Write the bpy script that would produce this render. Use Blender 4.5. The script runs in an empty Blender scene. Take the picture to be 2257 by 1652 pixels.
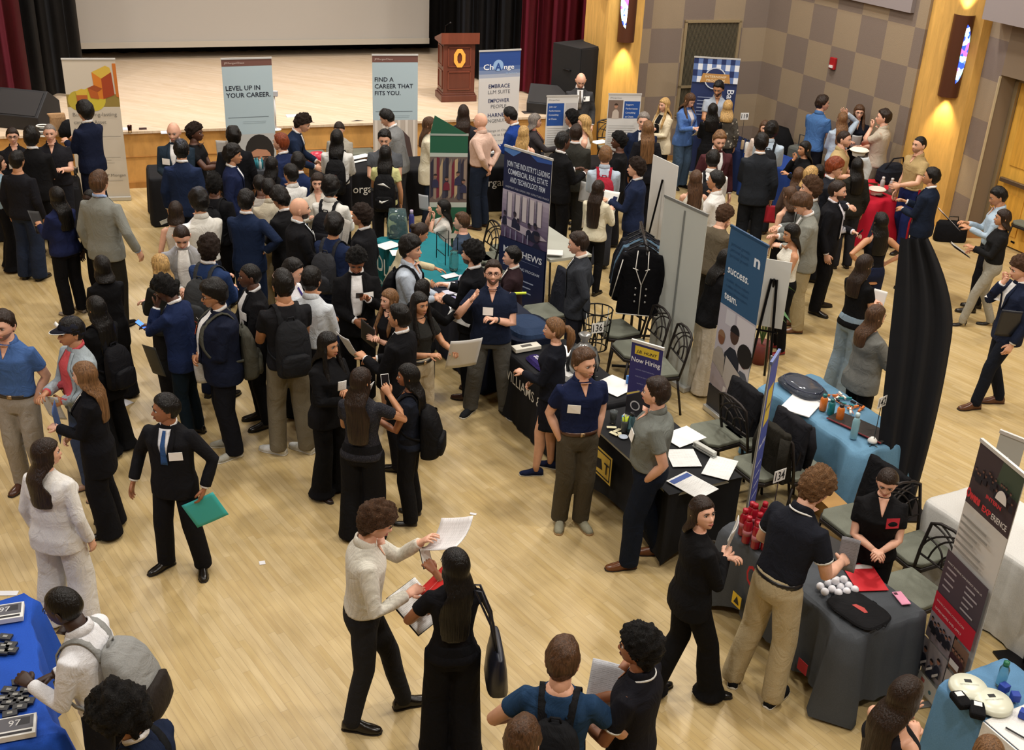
import bpy, bmesh, math, random
from mathutils import Vector, Matrix, Euler, noise
from mathutils.bvhtree import BVHTree
PI = math.pi
R = math.radians
sc = bpy.context.scene
C = sc.collection
# ---------------------------------------------------------------- camera
IMW, IMH, FPX = 2257, 1652, 2463.0
CAMH, PITCH, ROLL = 5.743, R(26.43), R(2.71)
_F = Vector((0, math.cos(PITCH), -math.sin(PITCH)))
_U0 = Vector((0, math.sin(PITCH), math.cos(PITCH)))
_R0 = Vector((1, 0, 0))
_R = _R0 * math.cos(ROLL) + _U0 * math.sin(ROLL)
_U = _U0 * math.cos(ROLL) - _R0 * math.sin(ROLL)
camd = bpy.data.cameras.new('camera')
camd.sensor_width = 36
camd.lens = FPX / IMW * 36
camd.clip_end = 200
cam = bpy.data.objects.new('camera', camd)
C.objects.link(cam)
m3 = Matrix((_R, _U, -_F)).transposed()
cam.matrix_world = Matrix.Translation((0, 0, CAMH)) @ m3.to_4x4()
sc.camera = cam


def at(x, y, z=0.0):
    """point of the hall at height z seen at photograph position x, y"""
    d = _F * FPX + _R * (x - IMW / 2) + _U * (IMH / 2 - y)
    t = (z - CAMH) / d.z
    return Vector((0, 0, CAMH)) + d * t


# ---------------------------------------------------------------- world, exposure, lights
w = bpy.data.worlds.new('world')
sc.world = w
w.use_nodes = True
w.node_tree.nodes['Background'].inputs[0].default_value = (1.0, .93, .82, 1)
w.node_tree.nodes['Background'].inputs[1].default_value = .02
vs = sc.view_settings
vs.view_transform = 'Standard'
vs.look = 'None'
vs.exposure = .06
vs.gamma = 1.0
vs.use_curve_mapping = False
cy = sc.cycles
cy.max_bounces = 5
cy.diffuse_bounces = 3
cy.glossy_bounces = 2
cy.transmission_bounces = 4
cy.transparent_max_bounces = 8
cy.caustics_reflective = False
cy.caustics_refractive = False
cy.sample_clamp_indirect = 4
cy.use_denoising = True
CEIL = 8.2


def area(name, loc, size, power, col, target=None, spread=180):
    l = bpy.data.lights.new(name, 'AREA')
    l.shape = 'DISK'
    l.size = size
    l.energy = power
    l.color = col
    l.spread = R(spread)
    o = bpy.data.objects.new(name, l)
    C.objects.link(o)
    o.location = loc
    d = (Vector(target) - Vector(loc)) if target else Vector((0, 0, -1))
    o.rotation_euler = d.to_track_quat('-Z', 'Y').to_euler()
    return o


def spot(name, loc, target, power, col, ang, blend=.6, rad=.1):
    l = bpy.data.lights.new(name, 'SPOT')
    l.energy = power
    l.color = col
    l.spot_size = R(ang)
    l.spot_blend = blend
    l.shadow_soft_size = rad
    o = bpy.data.objects.new(name, l)
    C.objects.link(o)
    o.location = loc
    d = Vector(target) - Vector(loc)
    o.rotation_euler = d.to_track_quat('-Z', 'Y').to_euler()
    return o


WARM = (1.0, .95, .88)
for ix, lx in enumerate((-7.5, -2.6, 2.4, 7.2)):
    for iy, ly in enumerate((2.5, 7.5, 12.5, 17.0)):
        area('hall_ceiling_light', (lx + (iy % 2) * .8, ly, CEIL - .12), .6, 128 + (40 if lx > 2 else 0) + (30 if ly > 12 else 0) - (25 if lx < -5 else 0), WARM)
# stage lights: warm white wash on the boards and the screen
for sx, sy in ((-8.5, 15.5), (-5.5, 16.3), (-2.5, 17.3), (.3, 18.4)):
    spot('stage_light', (sx, sy, 7.7), (sx - .7, sy + 3.0, .95), 820, (1, .93, .88), 62, .7, .15)
area('stage_wash', (-6.5, 21.5, 7.6), 1.6, 130, (1, .93, .87))
area('stage_wash', (-2.6, 22.9, 7.6), 1.6, 130, (1, .93, .87))
# added cool spots imitating a bluish floor reflection and tint on the left
spot('cool_fill_spot', (-4.9, 16.6, 7.4), (-4.55, 12.9, 0), 1700, (.66, .72, 1.0), 13, .5, .12)
spot('cool_fill_spot', (-4.6, 15.0, 7.4), (-3.75, 10.6, 0), 1300, (.66, .72, 1.0), 12, .5, .12)
spot('cool_fill_spot', (-9.6, 3.0, 6.4), (-4.0, 7.2, .9), 420, (.55, .68, 1.0), 26, .8, .3)
area('wall_fill', (3.2, 19.0, CEIL - .3), .5, 90, WARM, (4.6, 21.0, 1.2))  # added fill lights that brighten the right-hand walls
area('wall_fill', (4.6, 17.6, CEIL - .3), .5, 90, WARM, (5.8, 19.6, 1.2))

# ---------------------------------------------------------------- materials
MC = {}


def srgb(c):
    if isinstance(c, str):
        c = c.lstrip('#')
        c = [int(c[i:i + 2], 16) / 255 for i in (0, 2, 4)]
    return tuple((v / 12.92 if v <= .04045 else ((v + .055) / 1.055) ** 2.4) for v in c)


def nt(m):
    return m.node_tree.nodes, m.node_tree.links


def mat(kind, col='808080', **k):
    key = (kind, col, tuple(sorted(k.items())))
    if key in MC:
        return MC[key]
    m = bpy.data.materials.new(kind)
    m.use_nodes = True
    N, L = nt(m)
    b = N['Principled BSDF']
    rgb = srgb(col)
    b.inputs['Base Color'].default_value = (*rgb, 1)
    b.inputs['Roughness'].default_value = k.get('rough', .6)
    b.inputs['Metallic'].default_value = k.get('metal', 0)
    tc = N.new('ShaderNodeTexCoord')

    def noi(scale, det=3, rough=.6, vec=None, sc3=None):
        n = N.new('ShaderNodeTexNoise')
        n.inputs['Scale'].default_value = scale
        n.inputs['Detail'].default_value = det
        n.inputs['Roughness'].default_value = rough
        src = tc.outputs['Object']
        if sc3:
            mp = N.new('ShaderNodeMapping')
            mp.inputs['Scale'].default_value = sc3
            L.new(src, mp.inputs[0])
            src = mp.outputs[0]
        L.new(src, n.inputs['Vector'])
        return n

    def bump(src, strength, dist=.01):
        bp = N.new('ShaderNodeBump')
        bp.inputs['Strength'].default_value = strength
        bp.inputs['Distance'].default_value = dist
        L.new(src, bp.inputs['Height'])
        L.new(bp.outputs[0], b.inputs['Normal'])
        return bp

    def vary(src, lo, hi, c=rgb):
        r = N.new('ShaderNodeValToRGB')
        r.color_ramp.elements[0].position = .3
        r.color_ramp.elements[1].position = .7
        r.color_ramp.elements[0].color = (*[min(1, v * lo) for v in c], 1)
        r.color_ramp.elements[1].color = (*[min(1, v * hi) for v in c], 1)
        L.new(src, r.inputs[0])
        L.new(r.outputs[0], b.inputs['Base Color'])
        return r
    if kind == 'cloth':
        b.inputs['Roughness'].default_value = k.get('rough', .85)
        b.inputs['Specular IOR Level'].default_value = .25
        b.inputs['Specular IOR Level'].default_value = .1
        n = noi(6.5, 4, .55, sc3=(1, 1, .8))
        n.inputs['Distortion'].default_value = 1.6
        bump(n.outputs[0], .9, .022)
        n2 = noi(260, 1)
        r = vary(n2.outputs[0], .86, 1.12)
        if 'stripe' in k:
            wv = N.new('ShaderNodeTexWave')
            wv.inputs['Scale'].default_value = k['stripe']
            L.new(tc.outputs['Object'], wv.inputs['Vector'])
            mx = N.new('ShaderNodeMix')
            mx.data_type = 'RGBA'
            mx.blend_type = 'MULTIPLY'
            mx.inputs[0].default_value = k.get('amt', .25)
            L.new(r.outputs[0], mx.inputs[6])
            L.new(wv.outputs[0], mx.inputs[7])
            L.new(mx.outputs[2], b.inputs['Base Color'])
        if 'dots' in k:
            v = N.new('ShaderNodeTexVoronoi')
            v.inputs['Scale'].default_value = k['dots']
            L.new(tc.outputs['Object'], v.inputs['Vector'])
            cr = N.new('ShaderNodeValToRGB')
            cr.color_ramp.interpolation = 'CONSTANT'
            cr.color_ramp.elements[0].color = (*srgb(k.get('dcol', 'b8b8b0')), 1)
            cr.color_ramp.elements[1].color = (*rgb, 1)
            cr.color_ramp.elements[1].position = k.get('dthr', .3)
            L.new(v.outputs['Distance'], cr.inputs[0])
            L.new(cr.outputs[0], b.inputs['Base Color'])
    elif kind == 'skin':
        b.inputs['Roughness'].default_value = .5
        b.inputs['Subsurface Weight'].default_value = 0
        n = noi(18, 3)
        vary(n.outputs[0], .9, 1.06)
    elif kind == 'hair':
        b.inputs['Roughness'].default_value = .36
        b.inputs['Specular IOR Level'].default_value = .3
        n = noi(60, 3, .6, sc3=(1.6, 1.6, .10))
        vary(n.outputs[0], .45, 1.7)
        bump(n.outputs[0], .8, .012)
    elif kind == 'curls':
        b.inputs['Roughness'].default_value = .55
        b.inputs['Specular IOR Level'].default_value = .2
        n = noi(75, 3, .7)
        n.inputs['Distortion'].default_value = 1.5
        vary(n.outputs[0], .4, 1.8)
        bump(n.outputs[0], 1, .02)
    elif kind == 'leather':
        b.inputs['Roughness'].default_value = k.get('rough', .32)
        n = noi(40, 3)
        bump(n.outputs[0], .15, .004)
    elif kind == 'drape':
        b.inputs['Roughness'].default_value = .8
        b.inputs['Specular IOR Level'].default_value = .25
        n = noi(3, 3, .5)
        bump(n.outputs[0], .35, .03)
        vary(noi(120, 2).outputs[0], .9, 1.08)
    elif kind == 'metal':
        b.inputs['Metallic'].default_value = k.get('metal', .9)
        b.inputs['Roughness'].default_value = k.get('rough', .35)
    elif kind == 'glass':
        b.inputs['Transmission Weight'].default_value = .85
        b.inputs['Roughness'].default_value = .08
        b.inputs['IOR'].default_value = 1.3
    elif kind == 'paper':
        b.inputs['Roughness'].default_value = .75
        wv = N.new('ShaderNodeTexBrick')
        wv.inputs['Scale'].default_value = 1
        wv.inputs['Brick Width'].default_value = .05
        wv.inputs['Row Height'].default_value = .011
        wv.inputs['Mortar Size'].default_value = .0035
        wv.inputs['Mortar Smooth'].default_value = 0
        for i, t in (('Color1', .62), ('Color2', .9)):
            wv.inputs[i].default_value = (*[v * t for v in rgb], 1)
        wv.inputs['Mortar'].default_value = (*rgb, 1)
        L.new(tc.outputs['Object'], wv.inputs['Vector'])
        L.new(wv.outputs[0], b.inputs['Base Color'])
    elif kind == 'emit':
        b.inputs['Emission Color'].default_value = (*rgb, 1)
        b.inputs['Emission Strength'].default_value = k.get('s', 1)
    elif kind == 'wood':
        n = noi(6, 4, .6, sc3=k.get('sc3', (1, 1, .12)))
        n.inputs['Distortion'].default_value = .6
        vary(n.outputs[0], .82, 1.12)
    return m


# ---------------------------------------------------------------- object helpers
def link(o, parent=None):
    C.objects.link(o)
    if parent is not None:
        o.parent = parent
    return o


def tag(o, label, cat, group=None, kind=None):
    if label:
        o['label'] = label
    if cat:
        o['category'] = cat
    if group:
        o['group'] = group
    if kind:
        o['kind'] = kind
    return o


def thing(name, label, cat, loc=(0, 0, 0), rz=0, group=None, sc_=1):
    o = bpy.data.objects.new(name, None)
    o.empty_display_size = .1
    C.objects.link(o)
    o.location = loc
    o.rotation_euler = (0, 0, rz)
    o.scale = (sc_,) * 3
    return tag(o, label, cat, group)


class G:
    """collects geometry with material slots for ONE mesh object"""

    def __init__(s):
        s.v = []
        s.f = []
        s.m = []
        s.ms = []
        s.M = None

    def mi(s, m):
        if m not in s.ms:
            s.ms.append(m)
        return s.ms.index(m)

    def add(s, vs_, fs, m):
        o = len(s.v)
        if s.M is not None:
            vs_ = [s.M @ Vector(p) for p in vs_]
        s.v += [tuple(p) for p in vs_]
        s.f += [tuple(i + o for i in f) for f in fs]
        s.m += [s.mi(m)] * len(fs)
        return s

    def box(s, c, d, m, rz=0, M=None):
        x, y, z = d[0] / 2, d[1] / 2, d[2] / 2
        vs_ = [Vector((a * x, b * y, e * z)) for a in (-1, 1) for b in (-1, 1) for e in (-1, 1)]
        T = Matrix.Translation(c) @ (Matrix.Rotation(rz, 4, 'Z') if M is None else M)
        return s.add([T @ v for v in vs_], [(0, 1, 3, 2), (4, 6, 7, 5), (0, 4, 5, 1), (2, 3, 7, 6), (0, 2, 6, 4), (1, 5, 7, 3)], m)

    def quad(s, pts, m):
        return s.add(pts, [tuple(range(len(pts)))], m)

    def prism(s, poly, z0, z1, m, M=None):
        n = len(poly)
        vs_ = [Vector((x, y, z0)) for x, y in poly] + [Vector((x, y, z1)) for x, y in poly]
        if M is not None:
            vs_ = [M @ v for v in vs_]
        return s.add(vs_, [tuple(range(n))[::-1], tuple(range(n, 2 * n))] + [(i, (i + 1) % n, n + (i + 1) % n, n + i) for i in range(n)], m)

    def tube(s, pts, rad, m, n=8, caps=True):
        pts = [Vector(p) for p in pts]
        if not hasattr(rad, '__len__'):
            rad = [rad] * len(pts)
        vs_ = []
        up = None
        for i, p in enumerate(pts):
            t = (pts[min(i + 1, len(pts) - 1)] - pts[max(i - 1, 0)])
            if t.length < 1e-9:
                t = Vector((0, 0, 1))
            t.normalize()
            if up is None:
                up = Vector((0, 1, 0)) if abs(t.y) < .9 else Vector((1, 0, 0))
            up = (up - t * up.dot(t))
            up.normalize()
            sd = t.cross(up)
            r = rad[i]
            ra, rb = (r if hasattr(r, '__len__') else (r, r))
            for k in range(n):
                a = 2 * PI * k / n
                vs_.append(p + sd * math.cos(a) * ra + up * math.sin(a) * rb)
        fs = []
        for i in range(len(pts) - 1):
            for k in range(n):
                fs.append((i * n + k, i * n + (k + 1) % n, (i + 1) * n + (k + 1) % n, (i + 1) * n + k))
        if caps:
            fs.append(tuple(range(n))[::-1])
            fs.append(tuple(range((len(pts) - 1) * n, len(pts) * n)))
        return s.add(vs_, fs, m)

    def lathe(s, prof, m, n=20, loc=(0, 0, 0), M=None):
        vs_ = []
        for r, z in prof:
            for k in range(n):
                a = 2 * PI * k / n
                v = Vector((r * math.cos(a), r * math.sin(a), z))
                if M is not None:
                    v = M @ v
                vs_.append(v + Vector(loc))
        fs = []
        for i in range(len(prof) - 1):
            for k in range(n):
                fs.append((i * n + k, i * n + (k + 1) % n, (i + 1) * n + (k + 1) % n, (i + 1) * n + k))
        fs.append(tuple(range(n))[::-1])
        fs.append(tuple(range((len(prof) - 1) * n, len(prof) * n)))
        return s.add(vs_, fs, m)

    def ell(s, c, r, m, n=12, k=8, M=None):
        vs_ = []
        for i in range(1, k):
            ph = PI * i / k
            for j in range(n):
                a = 2 * PI * j / n
                v = Vector((r[0] * math.sin(ph) * math.cos(a), r[1] * math.sin(ph) * math.sin(a), r[2] * math.cos(ph)))
                if M is not None:
                    v = M @ v
                vs_.append(v + Vector(c))
        t = Vector((0, 0, r[2]))
        if M is not None:
            t = M @ t
        vs_ += [Vector(c) + t, Vector(c) - t]
        fs = []
        for i in range(k - 2):
            for j in range(n):
                fs.append((i * n + j, (i + 1) * n + j, (i + 1) * n + (j + 1) % n, i * n + (j + 1) % n))
        T = len(vs_) - 2
        for j in range(n):
            fs.append((T, j, (j + 1) % n))
            fs.append((T + 1, (k - 2) * n + (j + 1) % n, (k - 2) * n + j))
        return s.add(vs_, fs, m)

    def mesh(s, name, smooth=True):
        me = bpy.data.meshes.new(name)
        me.from_pydata(s.v, [], s.f)
        for m in s.ms:
            me.materials.append(m)
        me.polygons.foreach_set('material_index', s.m)
        if smooth:
            me.polygons.foreach_set('use_smooth', [True] * len(s.f))
        me.update()
        return me

    def obj(s, name, parent=None, smooth=False, bevel=0, sub=0):
        me = s.mesh(name, smooth)
        o = bpy.data.objects.new(name, me)
        if smooth == 'auto' or bevel:
            pass
        link(o, parent)
        if bevel:
            b = o.modifiers.new('b', 'BEVEL')
            b.width = bevel
            b.segments = 2
            b.limit_method = 'ANGLE'
            b.angle_limit = R(40)
        return o


# scratch scene used to evaluate modifiers while building
TMP = bpy.data.scenes.new('scratch')


def bake(g, name, voxel=None, smooth=0, sub=0, disp=None, lam=.5):
    """turn overlapping closed shells into one continuous skin"""
    me = g.mesh(name)
    o = bpy.data.objects.new(name, me)
    TMP.collection.objects.link(o)
    if voxel:
        md = o.modifiers.new('r', 'REMESH')
        md.mode = 'VOXEL'
        md.voxel_size = voxel
        md.use_smooth_shade = True
    if smooth:
        md = o.modifiers.new('s', 'SMOOTH')
        md.factor = lam
        md.iterations = smooth
    with bpy.context.temp_override(scene=TMP, view_layer=TMP.view_layers[0]):
        dg = bpy.context.evaluated_depsgraph_get()
    dg.update()
    ev = o.evaluated_get(dg)
    nm = bpy.data.meshes.new_from_object(ev, preserve_all_data_layers=False, depsgraph=dg)
    bpy.data.objects.remove(o)
    bpy.data.meshes.remove(me)
    nm.name = name
    if voxel:
        nm.materials.clear()
        nm.materials.append(g.ms[0])
    nm.polygons.foreach_set('use_smooth', [True] * len(nm.polygons))
    return nm


def put(me, name, parent=None):
    return link(bpy.data.objects.new(name, me), parent)


def sm(a, b, x):
    t = max(0., min(1., (x - a) / (b - a)))
    return t * t * (3 - 2 * t)


def gs(x, s):
    return math.exp(-(x * x) / (2 * s * s))
# ---------------------------------------------------------------- people
SK = {'w': 'dba88c', 'p': 'e0ad93', 't': 'c08a66', 'b': '9a6444', 'd': '5c3a2a', 'k': '38241b'}
HC = {'k': '0d0b0a', 'b': '261a13', 'm': '4a3322', 'l': '6e4f33', 'y': 'b08e5a', 'r': '74351b', 'g': '77706a', 'a': '3a3532'}


def head_pt(th, ph):
    dx, dy, dz = math.cos(ph) * math.sin(th), math.cos(ph) * math.cos(th), math.sin(ph)
    x, y, z = .0765 * dx, .098 * dy - .008, .112 * dz + .008
    if z < -.01:
        t = min(1, (-.01 - z) / .095)
        x *= 1 - .34 * t ** 1.4
        if dy > 0:
            y += .036 * sm(.15, 1, t) * dy / max(.35, math.cos(ph))*(.5+.5*t)
        else:
            y *= 1 - .35 * t
    if dy > 0:
        y = y if y < .078 else .078 + (y - .078) * .6
        f = sm(.1, .5, dy)
        ax = abs(x)
        pr = sm(.016, -.028, z) if z > -.030 else sm(-.046, -.033, z)
        y += f * (.027 * gs(x, .0085 + .005 * sm(.0, -.03, z)) * pr + .003 * gs(x, .007) * gs(z - .012, .012))
        y -= f * .011 * gs(ax - .031, .014) * gs(z - .007, .011)
        y += f * .005 * gs(z - .029, .009) * sm(.062, .03, ax)
        y += f * .004 * gs(ax - .042, .016) * gs(z + .022, .018)
        y += f * .006 * gs(x, .019) * (gs(z + .053, .005) + gs(z + .064, .006))
        y += f * .007 * gs(x, .017) * gs(z + .098, .012)
    return Vector((x, y, z))


HG = {}


def head_grid(n, m):
    if (n, m) not in HG:
        pts = []
        for i in range(1, m):
            ph = PI / 2 - PI * i / m
            for j in range(n):
                a = -PI + 2 * PI * j / n
                a = a - .38 * math.sin(a)      # denser at the face
                pts.append((a, ph, head_pt(a, ph)))
        HG[(n, m)] = pts
    return HG[(n, m)]


def grid_faces(n, m):
    fs = []
    for i in range(m - 2):
        for j in range(n):
            fs.append((i * n + j, (i + 1) * n + j, (i + 1) * n + (j + 1) % n, i * n + (j + 1) % n))
    T = (m - 1) * n
    for j in range(n):
        fs.append((T, j, (j + 1) % n))
        fs.append((T + 1, (m - 2) * n + (j + 1) % n, (m - 2) * n + j))
    return fs


def shell(g, mm, mask, T, nz=0, nf=20, M=None, seed=0, n=44, m=30, rise=0, sc_=1.0):
    """hair, beard, cap: skin grown over part of the head"""
    pts = []
    for a, ph, p in head_grid(n, m):
        nr = Vector((math.sin(a) * math.cos(ph), math.cos(a) * math.cos(ph), math.sin(ph)))
        k = mask(p)
        th = T * (1 + rise * max(0, p.z) / .12)
        if nz:
            th *= 1 + .35 * noise.noise(p * 9 + Vector((seed * 3.1, 0, seed)))
            th += nz * noise.noise(p * nf + Vector((seed, seed * .7, 0))) + nz * .6 * noise.noise(p * nf * 2.3 + Vector((0, seed, 3)))
        pts.append((M @ (p + nr * (k * th - .008 * (1 - k)))) if M is not None else p + nr * (k * th - .008 * (1 - k)))
    top = Vector((0, 0, .12 + T * (1 + rise)))
    bot = Vector((0, 0, -.09))
    pts += [M @ top, M @ bot] if M is not None else [top, bot]
    g.add(pts, grid_faces(n, m), mm)


def m_scalp(front=.072, side=.0, back=-.078):
    def f(p):
        if p.y > .045:
            zl = front - .02 * gs(p.x, .02) * 0
            zl += -.018 * sm(.03, .07, abs(p.x))
        elif p.y > -.005:
            t = (p.y + .005) / .05
            zl = side + (front - .018 - side) * sm(0, 1, t)
        else:
            zl = side + (back - side) * sm(-.005, -.05, p.y)
        return sm(zl - .008, zl + .008, p.z)
    return f


def m_beard(p):
    if p.y < .0:
        return 0
    k = sm(-.028, -.045, p.z) if abs(p.x) > .03 else sm(-.040, -.046, p.z)
    k *= 1 - gs(p.x, .016) * gs(p.z + .058, .0075)
    return k * sm(-.005, .015, p.y)


def hand(g, mm, M, side, curl=.5, spread=0, n=7):
    old = g.M
    g.M = M if old is None else old @ M
    s_ = side
    g.tube([(0, 0, -.03), (0, 0, .0), (0, .0, .035), (.002 * s_, 0, .07), (0, 0, .095)], [(.029, .022), (.028, .019), (.038, .017), (.042, .015), (.038, .011)], mm, 10)
    for i, (fx, ln) in enumerate(((-.031, .058), (-.011, .070), (.010, .076), (.030, .068))):
        fx *= s_
        # little finger first
        p = Vector((fx, 0, .085 - .006 * abs(i - 2)))
        a = 0
        pts = [p.copy() - Vector((0, 0, .015))]
        for j, q in enumerate((.42, .32, .26)):
            pts.append(p.copy())
            a += curl * (.55, .95, .7)[j] * (1.15 - .08 * i)
            p = p + Vector((spread * (i - 1.5) * .25 * s_ * ln * q, -math.sin(a) * ln * q, math.cos(a) * ln * q))
        pts.append(p)
        g.tube(pts, [.0095, .0098, .0088, .0080, .0058], mm, n)
    p = Vector((.026 * s_, -.004, .02))
    g.tube([p, p + Vector((.02 * s_, -.008, .022)), p + Vector((.031 * s_, -.014 - .01 * curl, .045)), p + Vector((.03 * s_, -.02 - .02 * curl, .066))], [.014, .0125, .0105, .007], mm, n)
    g.M = old


ARMS = {  # wrist target relative to the shoulder (outwards, forwards, up), elbow pull (out, fwd, up), palm roll, curl
    'down': ((.07, .05, -.52), (.4, -.8, 0), 0, .45), 'pocket': ((-.012, .03, -.475), (.6, -1, 0), 0, .3),
    'hold': ((-.06, .33, -.20), (.35, -.3, -1), 1.2, .7), 'front': ((-.13, .30, -.27), (.5, -.3, -1), 1.2, .7),
    'clasp': ((-.15, .20, -.36), (.8, -.5, -.5), .6, .8), 'phone': ((-.07, .26, -.10), (.3, .2, -1), 1.5, .9),
    'chest': ((-.16, .24, -.17), (.5, .0, -1), 1.0, .8), 'cross': ((-.19, .20, -.22), (.8, .2, -.8), .3, .4),
    'wave': ((.02, .22, .02), (.5, -.1, -1), 3.0, .05), 'chin': ((-.13, .17, .06), (.4, .3, -1), 1.5, .9),
    'back': ((-.12, -.14, -.42), (.9, -.6, 0), 3, .5), 'reach': ((-.02, .46, -.16), (.4, -.3, -1), 1.4, .4),
    'hip': ((.03, .00, -.33), (1, -.35, 0), 0, .3), 'swingf': ((.05, .22, -.47), (.3, -1, 0), 0, .5), 'swingb': ((.08, -.16, -.48), (.3, -1, 0), 0, .5),
    'out': ((.17, .06, -.48), (.5, -.8, 0), 0, .4), 'up': ((-.05, .15, .30), (.6, .3, 0), 2, .1), 'carry': ((-.02, .20, -.36), (.4, -.6, -.5), .8, .8),
    'face': ((-.10, .22, .12), (.5, .3, -1), 1.5, .8), 'table': ((-.03, .36, -.30), (.6, -.2, -1), .5, .3),
}
TORSO_M = [(.78, .178, .122, -.005), (.92, .178, .125, -.005), (1.02, .160, .112, 0), (1.10, .155, .108, .0), (1.22, .172, .118, .0), (1.33, .186, .124, .0), (1.38, .158, .106, -.01), (1.425, .118, .084, -.012), (1.462, .078, .066, -.01), (1.49, .058, .056, -.005)]
TORSO_F = [(.78, .176, .122, -.01), (.92, .172, .122, -.01), (1.02, .140, .102, 0), (1.10, .126, .095, .0), (1.20, .140, .108, .01), (1.29, .158, .128, .018), (1.37, .155, .100, -.0), (1.43, .110, .070, -.012), (1.465, .060, .054, -.01), (1.485, .050, .048, -.005)]


def superring(rx, ry, cx, cyy, z, n=26, e=2.5):
    out = []
    for k in range(n):
        a = 2 * PI * k / n
        c, s = math.cos(a), math.sin(a)
        out.append(Vector((cx + rx * math.copysign(abs(c) ** (2 / e), c), cyy + ry * math.copysign(abs(s) ** (2 / e), s), z)))
    return out


def loft(g, rings, m, caps=True):
    n = len(rings[0])
    vs_ = [p for r in rings for p in r]
    fs = []
    for i in range(len(rings) - 1):
        for k in range(n):
            fs.append((i * n + k, i * n + (k + 1) % n, (i + 1) * n + (k + 1) % n, (i + 1) * n + k))
    if caps:
        fs.append(tuple(range(n))[::-1])
        fs.append(tuple(range((len(rings) - 1) * n, len(rings) * n)))
    g.add(vs_, fs, m)


PEOPLE = {}
NP = 0


def person(key, hx, hy, h, face, top, topc, bot, botc, hair, hc, sk, label, L='down', Rr='down', fem=0, fat=0, lean=0, hy_=0, hp=0, tilt=0, lf=None, rf=None, sit=0, hem=None, shoe='dress', shoec='17130f',
           shirt=None, V=.30, tie=None, badge=0, badgec='f4f2ee', glasses=0, beard=0, belt=None, hairL=.30, hz=None, twist=0, patch=None, cap=None, trim=None, watch=0, openj=.03, topk=(), smile=0, base=0.0, cat='person', collar=True, sleeve=None):
    global NP
    NP += 1
    rnd = random.Random(NP * 7 + 3)
    U = lambda p: up(Vector(p))
    zoff = -.45 if sit else 0
    la = R(lean)

    def up(p):
        wgt = sm(.84, 1.12, p.z) * la
        q = p - Vector((0, 0, .95))
        c, s = math.cos(wgt), math.sin(wgt)
        q = Vector((q.x, q.y * c + q.z * s, q.z * c - q.y * s))
        q += Vector((0, 0, .95 + zoff))
        if twist:
            a = R(twist) * sm(.95, 1.3, p.z)
            q = Vector((q.x * math.cos(a) - q.y * math.sin(a), q.x * math.sin(a) + q.y * math.cos(a), q.z))
        return q
    T = TORSO_F if fem else TORSO_M
    fx = 1 + fat
    skm = mat('skin', SK[sk])
    near = hy > 560
    hs = 1.0 if fem else 1.06
    # head frame
    hcu = U((0, .022 if not fem else .02, 1.612 if not fem else 1.605))
    MH = Matrix.Translation(hcu + Vector((0, 0, -.07))) @ Matrix.Rotation(R(hy_ + twist), 4, 'Z') @ Matrix.Rotation(-la * .35 - R(hp), 4, 'X') @ Matrix.Rotation(R(tilt), 4, 'Y') @ Matrix.Translation((0, .0, .07)) @ Matrix.Scale(hs, 4)
    # place
    htop = MH @ Vector((0, -.005, .12 + (.0 if hair == 'bald' else .022 if hair in ('short', 'buzz', 'slick') else .03 if hair != 'afro' else .06)))
    s_ = h / 1.75
    P = at(hx, hy, base + htop.z * s_)
    rz = R(face)
    c, s = math.cos(rz), math.sin(rz)
    loc = Vector((P.x - s_ * (htop.x * c - htop.y * s), P.y - s_ * (htop.x * s + htop.y * c), base))
    root = thing('person', label, cat, loc, rz, None, s_)
    root.rotation_mode = 'XYZ'
    # arms
    sx = (.150 if fem else .172) * (1 + fat * .5)
    arms = {}
    for sd, spec in ((-1, L), (1, Rr)):
        if isinstance(spec, str):
            spec = ARMS[spec]
        tgt, pole, roll, curl = (list(spec) + [0, .5])[:4] if len(spec) < 4 else spec
        S = U((sd * sx, -.005, 1.372))
        W = U((sd * (sx + tgt[0]), -.005 + tgt[1], 1.380 + tgt[2]))
        l1, l2 = .285, .255
        d = W - S
        if d.length > .53:
            d = d * (.53 / d.length)
            W = S + d
        dl = max(.12, d.length)
        a = (l1 * l1 - l2 * l2 + dl * dl) / (2 * dl)
        hh = math.sqrt(max(0, l1 * l1 - a * a))
        pv = Vector((sd * pole[0], pole[1], pole[2]))
        dn = d.normalized()
        pv = (pv - dn * pv.dot(dn)).normalized()
        E = S + dn * a + pv * hh
        # wrist frame: z along the forearm, palm normal -Y
        z = (W - E).normalized()
        ref = Vector((-sd, 0, 0))
        y = -(ref - z * ref.dot(z))
        if y.length < .15:
            y = Vector((0, 0, 1))- z*z.z
        y.normalize()
        y = Matrix.Rotation(roll * -sd, 3, z) @ y
        x = y.cross(z)
        MW = Matrix(((x.x, y.x, z.x, W.x), (x.y, y.y, z.y, W.y), (x.z, y.z, z.z, W.z), (0, 0, 0, 1)))
        # thumb should point up or forward
        th = x.dot(Vector((0, .6, .8)))
        arms[sd] = (S, E, W, MW, curl, 1 if th > 0 else -1)
    # legs
    lf = lf or (-.105, .0, 8)
    rf = rf or (.105, .0, -8)
    legs = []
    for sd, f in ((-1, lf), (1, rf)):
        hip = Vector((sd * .09 * fx, 0, .90))
        ank = Vector((f[0], f[1] - .02, .085 + (f[3] if len(f) > 3 else 0)))
        if sit:
            hip = Vector((sd * .10, -.02, .50))
            kn = Vector((sd * .13, .40, .52))
            ank = Vector((sd * .13, .38 + .08 * f[1], .085))
        else:
            kn = (hip + ank) / 2 + Vector((0, .035 + .05 * max(0, (ank.y < -.1) * 1), 0.01))
        legs.append((hip, kn, ank, R(f[2])))
    bare_arm = top in ('polo', 'tee', 'tank', 'dress', 'sless')
    bare_leg = bot in ('skirt', 'none', 'shorts')
    # ---------------- body
    core = G()
    k_ = .86
    rings = []
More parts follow.
